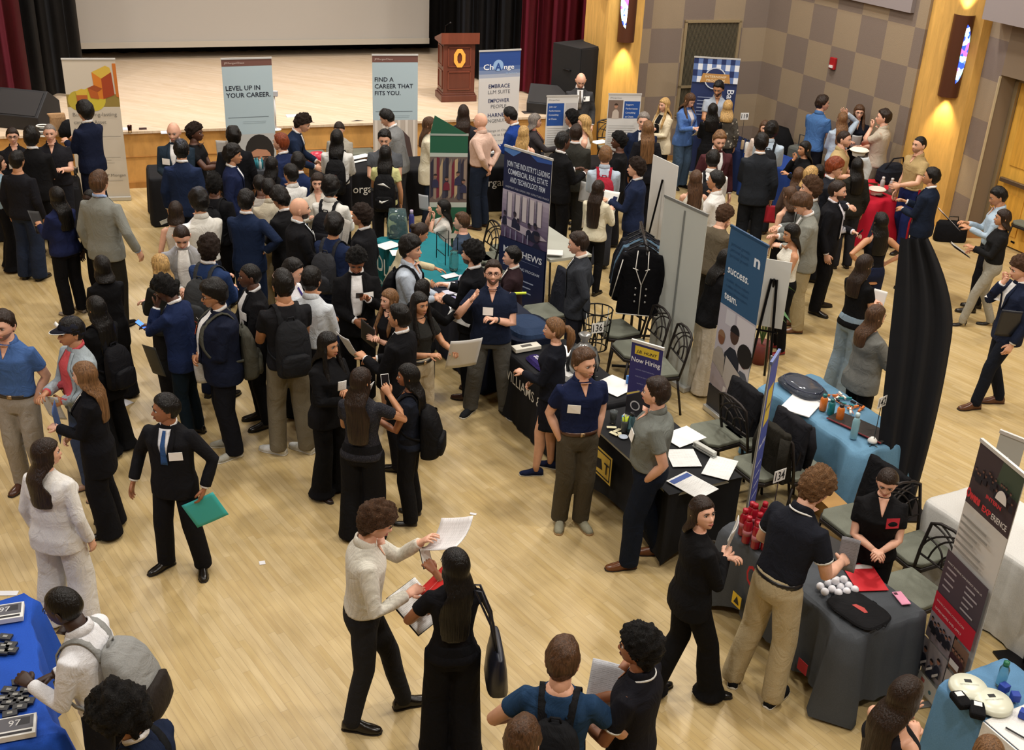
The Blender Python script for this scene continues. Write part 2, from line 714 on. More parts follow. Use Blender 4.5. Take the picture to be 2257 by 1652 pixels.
    for z, rx, ry, yc in (T if top in ('tank', 'sless') else T[2:]):
        kk = (k_ if z > 1.0 else .7) if z < 1.44 else 1.0
        rings.append([U(p) for p in superring(rx * kk * (1 + fat * (z < 1.42)), ry * kk * (1 + fat * 1.2 * (z < 1.42)), 0, yc, z, 20, 2.2)])
    loft(core, rings, skm)
    ar = .85 if fem else 1.0
    for sd in (-1, 1):
        S, E, W, MW, curl, tf = arms[sd]
        if bare_arm:
            core.tube([S - Vector((sd * .03, 0, .0)), S + (E - S) * .08, S + (E - S) * .45, E, E + (W - E) * .3, W], [.052 * ar, .055 * ar, .049 * ar, .041 * ar, .042 * ar, .028 * ar], skm, 12)
        else:
            core.tube([E + (W - E) * .6, W], [.032, .028 * ar], skm, 10)
    # neck
    nb = U((0, -.012, 1.43))
    nr = .047 if fem else .059
    nt_ = MH @ Vector((0, -.02, -.045))
    core.tube([nb, nb + (nt_ - nb) * .45, nt_], [nr * 1.12, nr, nr * .98], skm, 16)
    if bare_leg:
        for hip, kn, ank, yw in legs:
            core.tube([hip, hip + (kn - hip) * .5, kn, kn + (ank - kn) * .35 + Vector((0, -.015, 0)), ank + Vector((0, 0, .03)), ank + Vector((0, 0, -.03))], [.082, .074, .056, .056, .036, .034], skm, 12)
    g = G()
    if top in ('tank', 'sless'):
        me = bake(core, 'core', .011, 4)
        g.v = [tuple(v.co) for v in me.vertices]
        g.f = [tuple(p.vertices) for p in me.polygons]
        g.m = [0] * len(g.f)
        g.ms = [skm]
        bpy.data.meshes.remove(me)
    else:
        g = core
    for sd in (-1, 1):
        S, E, W, MW, curl, tf = arms[sd]
        if (L if sd < 0 else Rr) == 'pocket':
            continue
        hand(g, skm, MW @ Matrix.Scale(.93 if fem else 1.02, 4), tf, curl, .6 if curl < .12 else 0, 6)
    n, m = (60, 44) if near else (44, 32)
    g.M = MH
    pts = [p for a, ph, p in head_grid(n, m)] + [Vector((0, -.008, .12)), Vector((0, .02, -.104))]
    g.add(pts, grid_faces(n, m), skm)
    for sd in (-1, 1):
        E_ = Matrix.Rotation(R(18) * sd, 4, 'Z') @ Matrix.Rotation(R(-8), 4, 'X')
        g.ell((sd * .077, -.012, -.008), (.008, .017, .030), skm, 10, 8, E_)
        g.ell((sd * .083, -.014, .004), (.005, .016, .022), skm, 8, 6, E_)
        ex = sd * .031
        ye = head_pt(math.atan2(.031, .085) * sd, R(0)).y
        g.ell((ex, .0735, .006), (.0135, .009, .0068), mat('skin', 'd8cfc6'), 12, 8)
        g.ell((ex + .001, .0800, .0062), (.0062, .0040, .0058), mat('skin', '1d1410'), 10, 6)
        # lid line and brow
        g.tube([(ex - .016, .079, .0085), (ex - .006, .0845, .0135), (ex + .006, .0845, .0135), (ex + .016, .077, .009)], .0022, mat('skin', '2a1a14'), 5)
        bc = mat('skin', HC[hc] if hc != 'y' else '7a5c3c')
        g.tube([(ex - sd * .019, .0885, .0225), (ex, .0905, .0285), (ex + sd * .020, .081, .0235)], [(.003, .0035), (.0035, .0042), (.0018, .002)], bc, 6)
    lipc = mat('skin', {'w': 'b4665c', 'p': 'b5635a', 't': '9d5b4c', 'b': '7d4338', 'd': '4f2a24', 'k': '38201c'}[sk])
    g.tube([(-.022, .0805, -.0585), (-.009, .0925, -.0545), (0, .0935, -.0565), (.009, .0925, -.0545), (.022, .0805, -.0585)], [(.0018, .002), (.0035, .0035), (.003, .003), (.0035, .0035), (.0018, .002)], lipc, 6)
    g.tube([(-.019, .0805, -.0600), (0, .0925, -.0640), (.019, .0805, -.0600)], [(.0015, .002), (.0045, .0042), (.0015, .002)], lipc, 6)
    if smile:
        g.tube([(-.016, .0845, -.0585), (0, .0955, -.0605), (.016, .0845, -.0585)], [(.0015, .0015), (.002, .0035), (.0015, .0015)], mat('skin', 'efe9e0'), 6)
    g.M = None
    put(g.mesh('body'), 'body', root)
    # ---------------- hair
    hm = mat('curls' if hair in ('curly', 'afro') else 'hair', HC[hc])
    g = G()
    if hair != 'bald':
        if hair == 'buzz':
            shell(g, hm, m_scalp(.070, .0, -.06), .0045, M=MH)
        elif hair == 'short':
            shell(g, hm, m_scalp(), .012, .008, 24, MH, NP, rise=.9)
        elif hair == 'slick':
            shell(g, hm, m_scalp(.072, .005, -.07), .011, .001, 18, MH, NP, rise=.4)
        elif hair == 'mess':
            shell(g, hm, m_scalp(.050, -.005, -.085), .023, .012, 22, MH, NP, rise=.7)
        elif hair == 'curly':
            shell(g, hm, m_scalp(.056, .0, -.08), .022, .018, 42, MH, NP, n=64, m=44, rise=.6)
        elif hair == 'afro':
            shell(g, hm, m_scalp(.048, -.03, -.09), .055, .026, 38, MH, NP, n=72, m=48, rise=.25)
        elif hair in ('pony', 'bun', 'tied'):
            shell(g, hm, m_scalp(.060, .0, -.075), .012, .002, 18, MH, NP)
            b = MH @ Vector((0, -.115, .035))
            if hair == 'bun':
                g.ell(MH @ Vector((0, -.115, .045)), (.042, .038, .04), hm, 14, 10)
            elif hair == 'pony':
                e = b + Vector((0, -.06, -.10))
                g.tube([MH @ Vector((0, -.09, .04)), b + Vector((0, -.015, 0)), b + Vector((0, -.05, -.04)), e, e + Vector((0, .01, -hairL * .5)), e + Vector((0, .02, -hairL))], [.018, .032, .042, .046, .034, .006], hm, 12)
        if hair in ('long', 'longf', 'bob', 'cover'):
            side, frt = (-.05, .058)
            if hair == 'cover':
                shell(g, hm, m_scalp(.058, -.06, -.09), .016, .003, 12, MH, NP, rise=.3)
            else:
                shell(g, hm, m_scalp(frt, side, -.09), .014, .004, 16, MH, NP, rise=.4)
            hl = .16 if hair == 'bob' else hairL
            cz = 1.612
            yaw = R(hy_) * .9
            rings = []
            NR = 11
            for i in range(NR + 1):
                t = i / NR
                z = cz + .045 - t * (hl + .045)
                dn = cz - z
                q = sm(.05, .20, dn)
                rx = .086 + .022 * sm(0, .12, dn) + (.03 if hair == 'cover' else .008) * q
                ry = .098 - .028 * q + .004 * math.sin(9 * t)
                yc = -.008 - (.060 + (.022 if top in ('sweater', 'suit', 'cardigan', 'shirt', 'tee') else .006) + fat * .14) * q - .03 * sm(.2, .35, dn) * (0 if fem else 1)
                A = R(118 - 40 * q - 12 * t)
                th = .030 + .012 * q
                if t > .85:
                    th *= 1 - (t - .85) * 4
                    rx *= 1 - (t - .85) * .9
                yy = yaw * (1 - sm(.1, .3, dn))
                pc = []
                for k in range(13):
                    a = -A + 2 * A * k / 12
                    pc.append(Vector((rx * math.sin(a), yc - ry * math.cos(a), z)))
                for k in range(12, -1, -1):
                    a = -A + 2 * A * k / 12
                    pc.append(Vector(((rx - th) * math.sin(a), yc - (ry - th) * math.cos(a), z)))
                pr = []
                for p in pc:
                    v = Vector((p.x * math.cos(yy) - p.y * math.sin(yy), p.x * math.sin(yy) + p.y * math.cos(yy), p.z))
                    off = (hcu - U((0, .02, 1.61)))
                    v = U(v + Vector((0, .018, 0)))
                    if dn < .14 and hp:
                        v += (MH @ Vector((0, 0, .05)) - (hcu + Vector((0, 0, .05)))) * (1 - sm(.0, .14, dn))
                    v += Vector((noise.noise(v * 9) * .008, noise.noise(v * 11 + Vector((5, 0, 0))) * .008, 0))
                    pr.append(v)
                rings.append(pr)
            loft(g, rings, hm)
            if hair == 'longf':
                for sd in (-1, 1):
                    g.tube([MH @ Vector((sd * .07, .02, .05)), MH @ Vector((sd * .088, .035, -.03)), MH @ Vector((sd * .090, .03, -.10)), U((sd * .095, .085, 1.38)), U((sd * .10, .125, 1.29)), U((sd * .09, .13, 1.20))], [.008, .018, .024, .030, .028, .008], hm, 10)
            me = bake(g, 'hair', .0105, 2)
        elif hair in ('pony', 'bun'):
            me = g.mesh('hair')
        else:
            me = g.mesh('hair')
        put(me, 'hair', root)
    if beard:
        g = G()
        hb, sb = HC[{'g': 'a', 'y': 'l'}.get(hc, hc)], SK[sk]
        bq = .25 + .6 * beard
        bc_ = '%02x%02x%02x' % tuple(int(int(sb[i:i + 2], 16) * (1 - bq) + int(hb[i:i + 2], 16) * bq) for i in (0, 2, 4))
        shell(g, mat('skin', bc_), m_beard, .002 + .004 * beard, .0008 + .001 * beard, 30, MH, NP)
        put(g.mesh('beard'), 'beard', root)
    if cap:
        g = G()
        cm = mat('cloth', cap)
        shell(g, cm, m_scalp(.045, .02, -.02), .014, 0, 18, MH, NP, rise=.5)
        pts = []
        old = g.M
        g.M = MH
        n_ = 12
        o_ = [(.075 * math.sin(-1.25 + 2.5 * i / n_), .075 * math.cos(-1.25 + 2.5 * i / n_) + .012, .052) for i in range(n_ + 1)]
        i_ = [(.078 * math.sin(-1.2 + 2.4 * i / n_), .150 * math.cos(-1.2 + 2.4 * i / n_) + .015, .036) for i in range(n_ + 1)]
        for a_, c_ in ((o_, 0), (i_, 0)):
            pass
        V_ = o_ + i_ + [(x, y, z - .006) for x, y, z in o_ + i_]
        q = n_ + 1
        F_ = [(i, i + 1, q + i + 1, q + i) for i in range(n_)] + [(2 * q + i, 3 * q + i, 3 * q + i + 1, 2 * q + i + 1) for i in range(n_)] + [(q + i, q + i + 1, 3 * q + i + 1, 3 * q + i) for i in range(n_)]
        g.add(V_, F_, cm)
        g.tube([(x, y + .001, z - .003) for x, y, z in i_], .004, mat('cloth', 'e6e6e2'), 5)
        g.box((-.0, .103, .098), (.066, .006, .03), mat('cloth', 'e8e8e4'), M=Matrix.Rotation(R(35), 4, 'X'))
        g.M = old
        put(g.mesh('cap'), 'cap', root)
    if glasses:
        g = G()
        g.M = MH
        gm = mat('plastic', {1: '1c1614', 2: '3a1418', 3: '8a6a5c'}[glasses], rough=.3)
        yo, zo = (0, 0) if glasses != 3 else (-.035, .085)
        for sd in (-1, 1):
            ring = [(sd * .032 + .021 * math.cos(a * PI / 6), .094 + yo - .006 * abs(math.cos(a * PI / 6)), .006 + zo + .016 * math.sin(a * PI / 6)) for a in range(13)]
            g.tube(ring, .0022, gm, 5)
            g.tube([(sd * .053, .088 + yo, .010 + zo), (sd * .078, .04 + yo, .008 + zo), (sd * .082, -.01 + yo, .005 + zo)], .002, gm, 5)
        g.tube([(-.012, .096 + yo, .010 + zo), (.012, .096 + yo, .010 + zo)], .002, gm, 5)
        g.M = None
        put(g.mesh('glasses'), 'glasses', root)
    # ---------------- legs
    bm_ = mat('cloth', botc)
    if bot in ('pants', 'slim', 'wide', 'flare', 'jeans'):
        g = G()
        rr = {'pants': (.100, .085, .078, .078), 'slim': (.092, .072, .060, .056), 'wide': (.108, .105, .112, .125), 'flare': (.096, .082, .098, .135), 'jeans': (.105, .098, .100, .105)}[bot]
        rr = [r_ * (1 + fat * .4) * (.96 if fem and bot in ('slim', 'pants') else 1) for r_ in rr]
        zt = 1.03
        if not sit:
            loft(g, [superring(rx, ry, 0, yc, z, 24, 2.3) for z, rx, ry, yc in ((.82, .150 * fx, .105 * fx, -.005), (.90, .172 * fx, .125 * fx, -.008), (.97, .168 * fx, .120 * fx, -.005), (zt, .158 * fx if not fem else .140 * fx, .112 * fx, 0))], bm_)
        else:
            loft(g, [superring(rx, ry, 0, yc, z, 24, 2.3) for z, rx, ry, yc in ((.42, .15 * fx, .12, 0), (.47, .175 * fx, .15, 0), (.54, .172 * fx, .13, -.01), (.60, .155 * fx, .11, 0))], bm_)
        for hip, kn, ank, yw in legs:
            dy = Vector((0, -.012, 0))
            hemz = ank + Vector((0, 0, -.055 if bot in ('wide', 'flare') else -.04)) + dy
            g.tube([hip + Vector((0, 0, .02)), hip + (kn - hip) * .45, kn, kn + (ank - kn) * .45 + dy, ank + Vector((0, 0, .02)) + dy, hemz], [rr[0] * .98, rr[0] * .94, rr[1], (rr[1] + rr[2]) / 2, rr[2], rr[3]], bm_, 16)
        me = bake(g, 'trousers', .0125 if near else .016, 5)
        put(me, 'trousers' if bot != 'jeans' else 'jeans', root)
    elif bot in ('skirt', 'shorts'):
        g = G()
        zb = .56 if bot == 'skirt' else .55
        loft(g, [superring(rx, ry, 0, yc, z, 24, 2.2) for z, rx, ry, yc in ((zb, .18, .15, 0), (.75, .182, .142, -.005), (.90, .175, .130, -.008), (1.03, .142, .105, 0))], bm_)
        put(bake(g, 'skirt', .014, 3), 'skirt', root)
    if patch == 'redstripe':
        g = G()
        hip, kn, ank, yw = legs[0]
        rm = mat('cloth', 'a3202c')
        for (hip, kn, ank, yw), sd in zip(legs, (-1, 1)):
            pl = [hip + Vector((sd * .088, 0, .1)), hip + Vector((sd * .093, 0, -.1)), kn + Vector((sd * .083, 0, 0)), ank + Vector((sd * .078, -.012, -.02))]
            g.tube(pl, [(.006, .02)] * 4, rm, 6)
        put(g.mesh('trouser_stripe'), 'trouser_stripe', root)
    # ---------------- shoes
    for (hip, kn, ank, yw), sd in zip(legs, (-1, 1)):
        g = G()
        g.M = Matrix.Translation((ank.x, ank.y, ank.z - .085)) @ Matrix.Rotation(yw, 4, 'Z') @ Matrix.Scale(.9 if fem else 1, 4)
        up_ = mat('leather' if shoe in ('dress', 'heel', 'flat') else 'cloth', shoec, **({'rough': .25} if shoe == 'dress' else {}))
        solem = mat('rubber', {'dress': '1a120c', 'heel': '15100e', 'flat': '4a4038', 'sneak': 'd8d4c8', 'gum': '9a7a52'}[shoe], rough=.7)
        prof = [(-.085, .022, .05), (-.07, .034, .075), (-.03, .037, .092), (.03, .036, .082), (.08, .044, .055), (.13, .044, .042), (.17, .034, .032), (.188, .018, .024)]
        if shoe == 'flat' or shoe == 'heel':
            prof = [(-.085, .02, .04), (-.07, .032, .05), (-.03, .033, .046), (.03, .033, .032), (.08, .040, .03), (.13, .040, .028), (.165, .028, .024), (.18, .012, .02)]
        hz_ = .05 if shoe == 'heel' else 0
        rings, soles = [], []
        for y, hw, hh in prof:
            b0 = .012 + hz_ * sm(.06, -.05, y)
            ring = []
            for k in range(12):
                a = 2 * PI * k / 12
                cx_, sz = math.cos(a), math.sin(a)
                ring.append(Vector((hw * cx_, y, b0 + (hh if sz > 0 else .004) * abs(sz) ** .8 * (1 if sz > 0 else -1))))
            rings.append(ring)
            sr = []
            for k in range(12):
                a = 2 * PI * k / 12
                sr.append(Vector(((hw + .003) * math.cos(a), y * 1.02, b0 - .006 + (.014 if shoe in ('sneak', 'gum') else .008) * math.sin(a))))
            soles.append(sr)
        loft(g, rings, up_)
        loft(g, soles, solem)
        if shoe == 'heel':
            g.tube([(0, -.07, .05), (0, -.075, 0)], [.012, .005], solem, 8)
        g.M = None
        put(g.mesh('shoe'), 'shoe', root)
    # ---------------- top
    kw = dict(topk)
    tm = mat('cloth', topc, **kw)
    hem_ = hem if hem is not None else {'suit': .80, 'shirt': .97, 'polo': .88, 'tee': .88, 'tank': .97, 'sless': .97, 'sweater': .86, 'dress': .50, 'cardigan': .66}[top]
    if sit:
        hem_ = max(hem_, .95)
    loose = {'suit': 1.10, 'shirt': 1.06, 'polo': 1.05, 'tee': 1.04, 'tank': 1.0, 'sless': 1.02, 'sweater': 1.10, 'dress': 1.04, 'cardigan': 1.12}[top]
    g = G()
    rings = []
    zs = [hem_]
    for z, rx, ry, yc in T:
        if z > hem_ + .02:
            zs.append(z)

    def TT(z):
        if z <= T[0][0]:
            return T[0][1:]
        for a, b in zip(T, T[1:]):
            if z <= b[0]:
                t = (z - a[0]) / (b[0] - a[0])
                return [a[i] + (b[i] - a[i]) * t for i in (1, 2, 3)]
        return T[-1][1:]
    bs = top in ('tank', 'sless')
    for z in zs:
        rx, ry, yc = TT(z)
        kk = loose * (1 + fat * (z < 1.42))
        ky = loose * (1 + fat * (1.6 if 1.0 <= z < 1.3 else 1) * (z < 1.42))
        if top in ('suit', 'sweater', 'cardigan'):
            if z < 1.2:
                rx = max(rx, .165 if not fem else .15)
                ry = max(ry, .118 if not fem else .11)
            if z < .95:
                kk *= 1.03
                ky *= 1.05
        if top == 'dress' and z < .9:
            kk *= 1 + (.9 - z) * .15
            ky *= 1 + (.9 - z) * .5
        if bs and z > 1.36:
            rx *= .80
        if z > 1.452:
            kk = ky = 1.10
            if bs or (top not in ('suit', 'cardigan') and z > 1.47):
                continue
        rings.append([U(p) for p in superring(rx * kk, ry * ky, 0, yc + (.02 * fat * 4 if 1.0 <= z < 1.25 else 0), z, 28, 2.35)])
    loft(g, rings, tm)
    ls = {'polo': .62, 'tee': .55, 'dress': .4}.get(top, None)
    if sleeve is not None:
        ls = sleeve
    for sd in (-1, 1):
        S, E, W, MW, curl, tf = arms[sd]
        r0, r1, r2, r3 = {'suit': (.070, .063, .056, .050), 'shirt': (.066, .060, .052, .040), 'sweater': (.070, .066, .060, .048), 'cardigan': (.068, .062, .058, .055)}.get(top, (.066, .064, .060, .060))
        if fem:
            r0, r1, r2, r3 = [q * .9 for q in (r0, r1, r2, r3)]
        if top in ('suit', 'shirt', 'sweater', 'cardigan'):
            ee = (W - E) * (.96 if top != 'suit' else .93)
            g.tube([S - Vector((sd * .05, 0, .01)), S, S + (E - S) * .4, E, E + ee * .5, E + ee], [r0 * .85, r0, r1, r2, (r2 + r3) / 2, r3], tm, 14)
        elif ls:
            g.tube([S - Vector((sd * .05, 0, .01)), S, S + (E - S) * ls * .5, S + (E - S) * ls], [r0 * .85, r0, r1, r2 * 1.05], tm, 14)
    me = bake(g, 'top', .0115 if near else .015, 4 if not bs else 3)
    nm = {'suit': 'jacket', 'shirt': 'shirt', 'polo': 'polo_shirt', 'tee': 't_shirt', 'tank': 'tank_top', 'sless': 'sleeveless_top', 'sweater': 'sweater', 'dress': 'dress', 'cardigan': 'cardigan'}[top]
    put(me, nm, root)
    bvh = BVHTree.FromPolygons([v.co for v in me.vertices], [p.vertices for p in me.polygons])

    def srf(x, z, off=.006, sgn=1):
        # from the spine outwards to the cloth
        o = U((x, -.02 * sgn, z))
        d = (U((x, sgn * .3, z)) - U((x, 0, z))).normalized()
        hit = bvh.ray_cast(o, d, .4)
        if hit[0] is None:
            return o + d * .13
        return hit[0] + d * off

    def patch_(name, mm, z0, z1, half, off=.006, rows=10, cols=4, xc=0, sgn=1, flip=0):
        g = G()
        vs_ = []
        for i in range(rows + 1):
            t = i / rows
            z = z0 + (z1 - z0) * t
            wv = half(t)
            lo, hi = wv if hasattr(wv, '__len__') else (-wv, wv)
            for j in range(cols + 1):
                x = xc + lo + (hi - lo) * j / cols
                vs_.append(srf(x, z, off, sgn))
        q = cols + 1
        g.add(vs_, [(i * q + j, i * q + j + 1, (i + 1) * q + j + 1, (i + 1) * q + j) for i in range(rows) for j in range(cols)], mm)
        o = put(g.mesh(name), name, root)
        md = o.modifiers.new('t', 'SOLIDIFY')
        md.thickness = .003
        md.offset = 0
        return o
    z_n = 1.455 if not fem else 1.44
    if top in ('suit', 'cardigan') and shirt:
        zb = z_n - V

        def hw(t):
            return (.052 * (1 - t) ** .8 + openj * min(1, t * 2) * (1.0 if V > .38 else (1 - t))) if V <= .42 else .045 + openj * min(1, t * 2)
        patch_('shirt', mat('cloth', shirt), z_n, zb, hw, .0045)
        for sd in (-1, 1):
            patch_('lapel', tm, z_n, zb + .0, lambda t: ((sd * hw(t), sd * (hw(t) + .012 + .035 * math.sin(PI * min(1, t * 1.1)) ** .7)) if V <= .42 else (sd * hw(t), sd * (hw(t) + .03))), .010, 10, 2)
    if top in ('polo', 'shirt') and openj >= 0 and not tie:
        patch_('neck_opening', skm, z_n + .02, z_n - .10, lambda t: .040 * (1 - t) + .003, .004, 6, 3)
    if top in ('tee', 'dress', 'sless') :
        patch_('neckline', skm, z_n + .02, z_n - .03, lambda t: .05 * (1 - t * t) + .003, .003, 5, 4)
    if tie:
        patch_('tie', mat('cloth', tie, **({'stripe': 60.0, 'amt': .5} if tie == '3b5f96' else {})), z_n - .01, z_n - min(V, .36), lambda t: .013 + .018 * t, .012, 8, 2)
    if badge:
        bx, bz = (badge if hasattr(badge, '__len__') else (.09, 1.27))
        g = G()
        wv, hv = .052, .040
        vs_ = [srf(bx + a * wv, bz + b * hv, .016) for a, b in ((-1, -1), (1, -1), (1, 1), (-1, 1))]
        g.quad(vs_, mat('plastic', badgec))
        o = put(g.mesh('name_badge', False), 'name_badge', root)
        md = o.modifiers.new('t', 'SOLIDIFY')
        md.thickness = .004
    if collar and top in ('suit', 'shirt', 'polo', 'cardigan') and (shirt or top in ('shirt', 'polo')):
        cc = shirt if top in ('suit', 'cardigan') else topc
        g = G()
        e = .9 if fem else 1
        prof = [(.060, .060, 1.497), (.064, .064, 1.512), (.070, .070, 1.505), (.080, .080, 1.468), (.076, .075, 1.462)] if top != 'suit' else [(.061, .060, 1.47), (.061, .061, 1.516), (.066, .066, 1.519), (.071, .071, 1.492)]
        rg = []
        for rx, ry, z in prof:
            n_ = 20
            rg.append([U((rx * e * math.sin(R(-142) + R(284) * k / (n_ - 1)), ry * e * -math.cos(R(-142) + R(284) * k / (n_ - 1)) - .006 + (.0), z - .035 * sm(.3, 1, abs(k / (n_ - 1) * 2 - 1)) - (0 if not fem else .015))) for k in range(n_)])
        # opening of the collar faces forward
        rg = [[Vector(p) for p in r_] for r_ in rg]
        n_ = 20
        vs_ = [p for r_ in rg for p in r_]
        g.add(vs_, [(i * n_ + k, i * n_ + k + 1, (i + 1) * n_ + k + 1, (i + 1) * n_ + k) for i in range(len(rg) - 1) for k in range(n_ - 1)], mat('cloth', cc))
        if trim:
            g.tube([p + (p - U((0, 0, 1.47))) * .03 for p in rg[3]], .003, mat('cloth', trim), 5)
        o = put(g.mesh('collar'), 'collar', root)
        md = o.modifiers.new('t', 'SOLIDIFY')
        md.thickness = .004
    if trim and ls:
        g = G()
        for sd in (-1, 1):
            S, E, W, MW, curl, tf = arms[sd]
            c0 = S + (E - S) * ls
            g.tube([c0 - (E - S) * .02, c0 + (E - S) * .025], .0605, mat('cloth', trim), 16)
        put(g.mesh('sleeve_trim'), 'sleeve_trim', root)
    if shirt and top == 'suit':
        g = G()
        for sd in (-1, 1):
            S, E, W, MW, curl, tf = arms[sd]
            d = (W - E)
            g.tube([E + d * .88, E + d * .985], [.038 if not fem else .033, .036 if not fem else .031], mat('cloth', shirt), 12)
        put(g.mesh('shirt_cuffs'), 'shirt_cuff', root)
    if watch:
        S, E, W, MW, curl, tf = arms[watch]
        g = G()
        d = (W - E).normalized()
        g.tube([W - d * .05, W - d * .025], .034, mat('plastic', '15161a', rough=.4), 12)
        put(g.mesh('wristwatch'), 'wristwatch', root)
    if belt and not sit:
        g = G()
        rx, ry, yc = (.158 * fx if not fem else .140 * fx, .112 * fx, 0)
        loft(g, [superring(rx * 1.06, ry * 1.08, 0, yc, z, 28, 2.3) for z in (.975, 1.012)], mat('leather', belt))
        g.box((0, ry * 1.09, .994), (.04, .008, .036), mat('metal', 'b8a080'))
        put(g.mesh('belt'), 'belt', root)
    info = dict(root=root, U=U, srf=srf, arms=arms, MH=MH, loc=loc, rz=rz, s=s_, bvh=bvh, me=me, fat=fat)
    PEOPLE[key] = info
    return info


def rootM(P):
    return Matrix.Translation(P['loc']) @ Matrix.Rotation(P['rz'], 4, 'Z') @ Matrix.Scale(P['s'], 4)


def place(o, M):
    o.matrix_world = M
    return o


def sheet(w_, h_, bend=.03, t=.002, n=8, m=None, curl=0):
    """a sheet of paper lying in XY, gently bent"""
    g = G()
    vs_ = []
    for i in range(n + 1):
        for j in range(n + 1):
            x, y = w_ * (i / n - .5), h_ * (j / n - .5)
            z = bend * ((2 * i / n - 1) ** 2) + curl * (j / n) ** 2
            vs_.append((x, y, z))
    q = n + 1
    g.add(vs_, [(i * q + j, (i + 1) * q + j, (i + 1) * q + j + 1, i * q + j + 1) for i in range(n) for j in range(n)], m)
    return g


def held(key, side, name, label, cat, w_, h_, col, off=(0, 0, 0), rot=(0, 0, 0), bend=.012, kind='paper', back=None, t=.003):
    """flat thing in the hand: offset and rotation in the body frame of the person"""
    P = PEOPLE[key]
    S, E, W, MW, curl, tf = P['arms'][side]
    g = sheet(w_, h_, bend, m=mat(kind, col), curl=bend)
    hp_ = MW @ Vector((0, -.012, .085))
    o = g.obj(name, None, True)
    md = o.modifiers.new('t', 'SOLIDIFY')
    md.thickness = t
    tag(o, label, cat)
    M = rootM(P) @ Matrix.Translation(hp_ + Vector(off)) @ Euler([R(a) for a in rot]).to_matrix().to_4x4()
    o.matrix_world = M
    if back:
        g2 = G()
        g2.box((0, 0, -.006), (w_ * 1.04, h_ * 1.03, .006), mat('plastic', back, rough=.5))
        g2.obj('back_cover', o)
    return o


def phone(key, side, label, off=(0, 0, 0), rot=(60, 0, 0), scr='11141a', glow=0, case='16181d'):
    P = PEOPLE[key]
    S, E, W, MW, curl, tf = P['arms'][side]
    hp_ = MW @ Vector((0, -.018, .085))
    g = G()
    g.box((0, 0, 0), (.074, .15, .009), mat('plastic', case, rough=.3))
    o = tag(g.obj('mobile_phone', None, bevel=.003), label, 'phone')
    g = G()
    g.box((0, 0, .005), (.066, .138, .002), mat('emit', scr, s=glow) if glow else mat('plastic', scr, rough=.1))
    g.obj('screen', o)
    o.matrix_world = rootM(P) @ Matrix.Translation(hp_ + Vector(off)) @ Euler([R(a) for a in rot]).to_matrix().to_4x4()
    return o


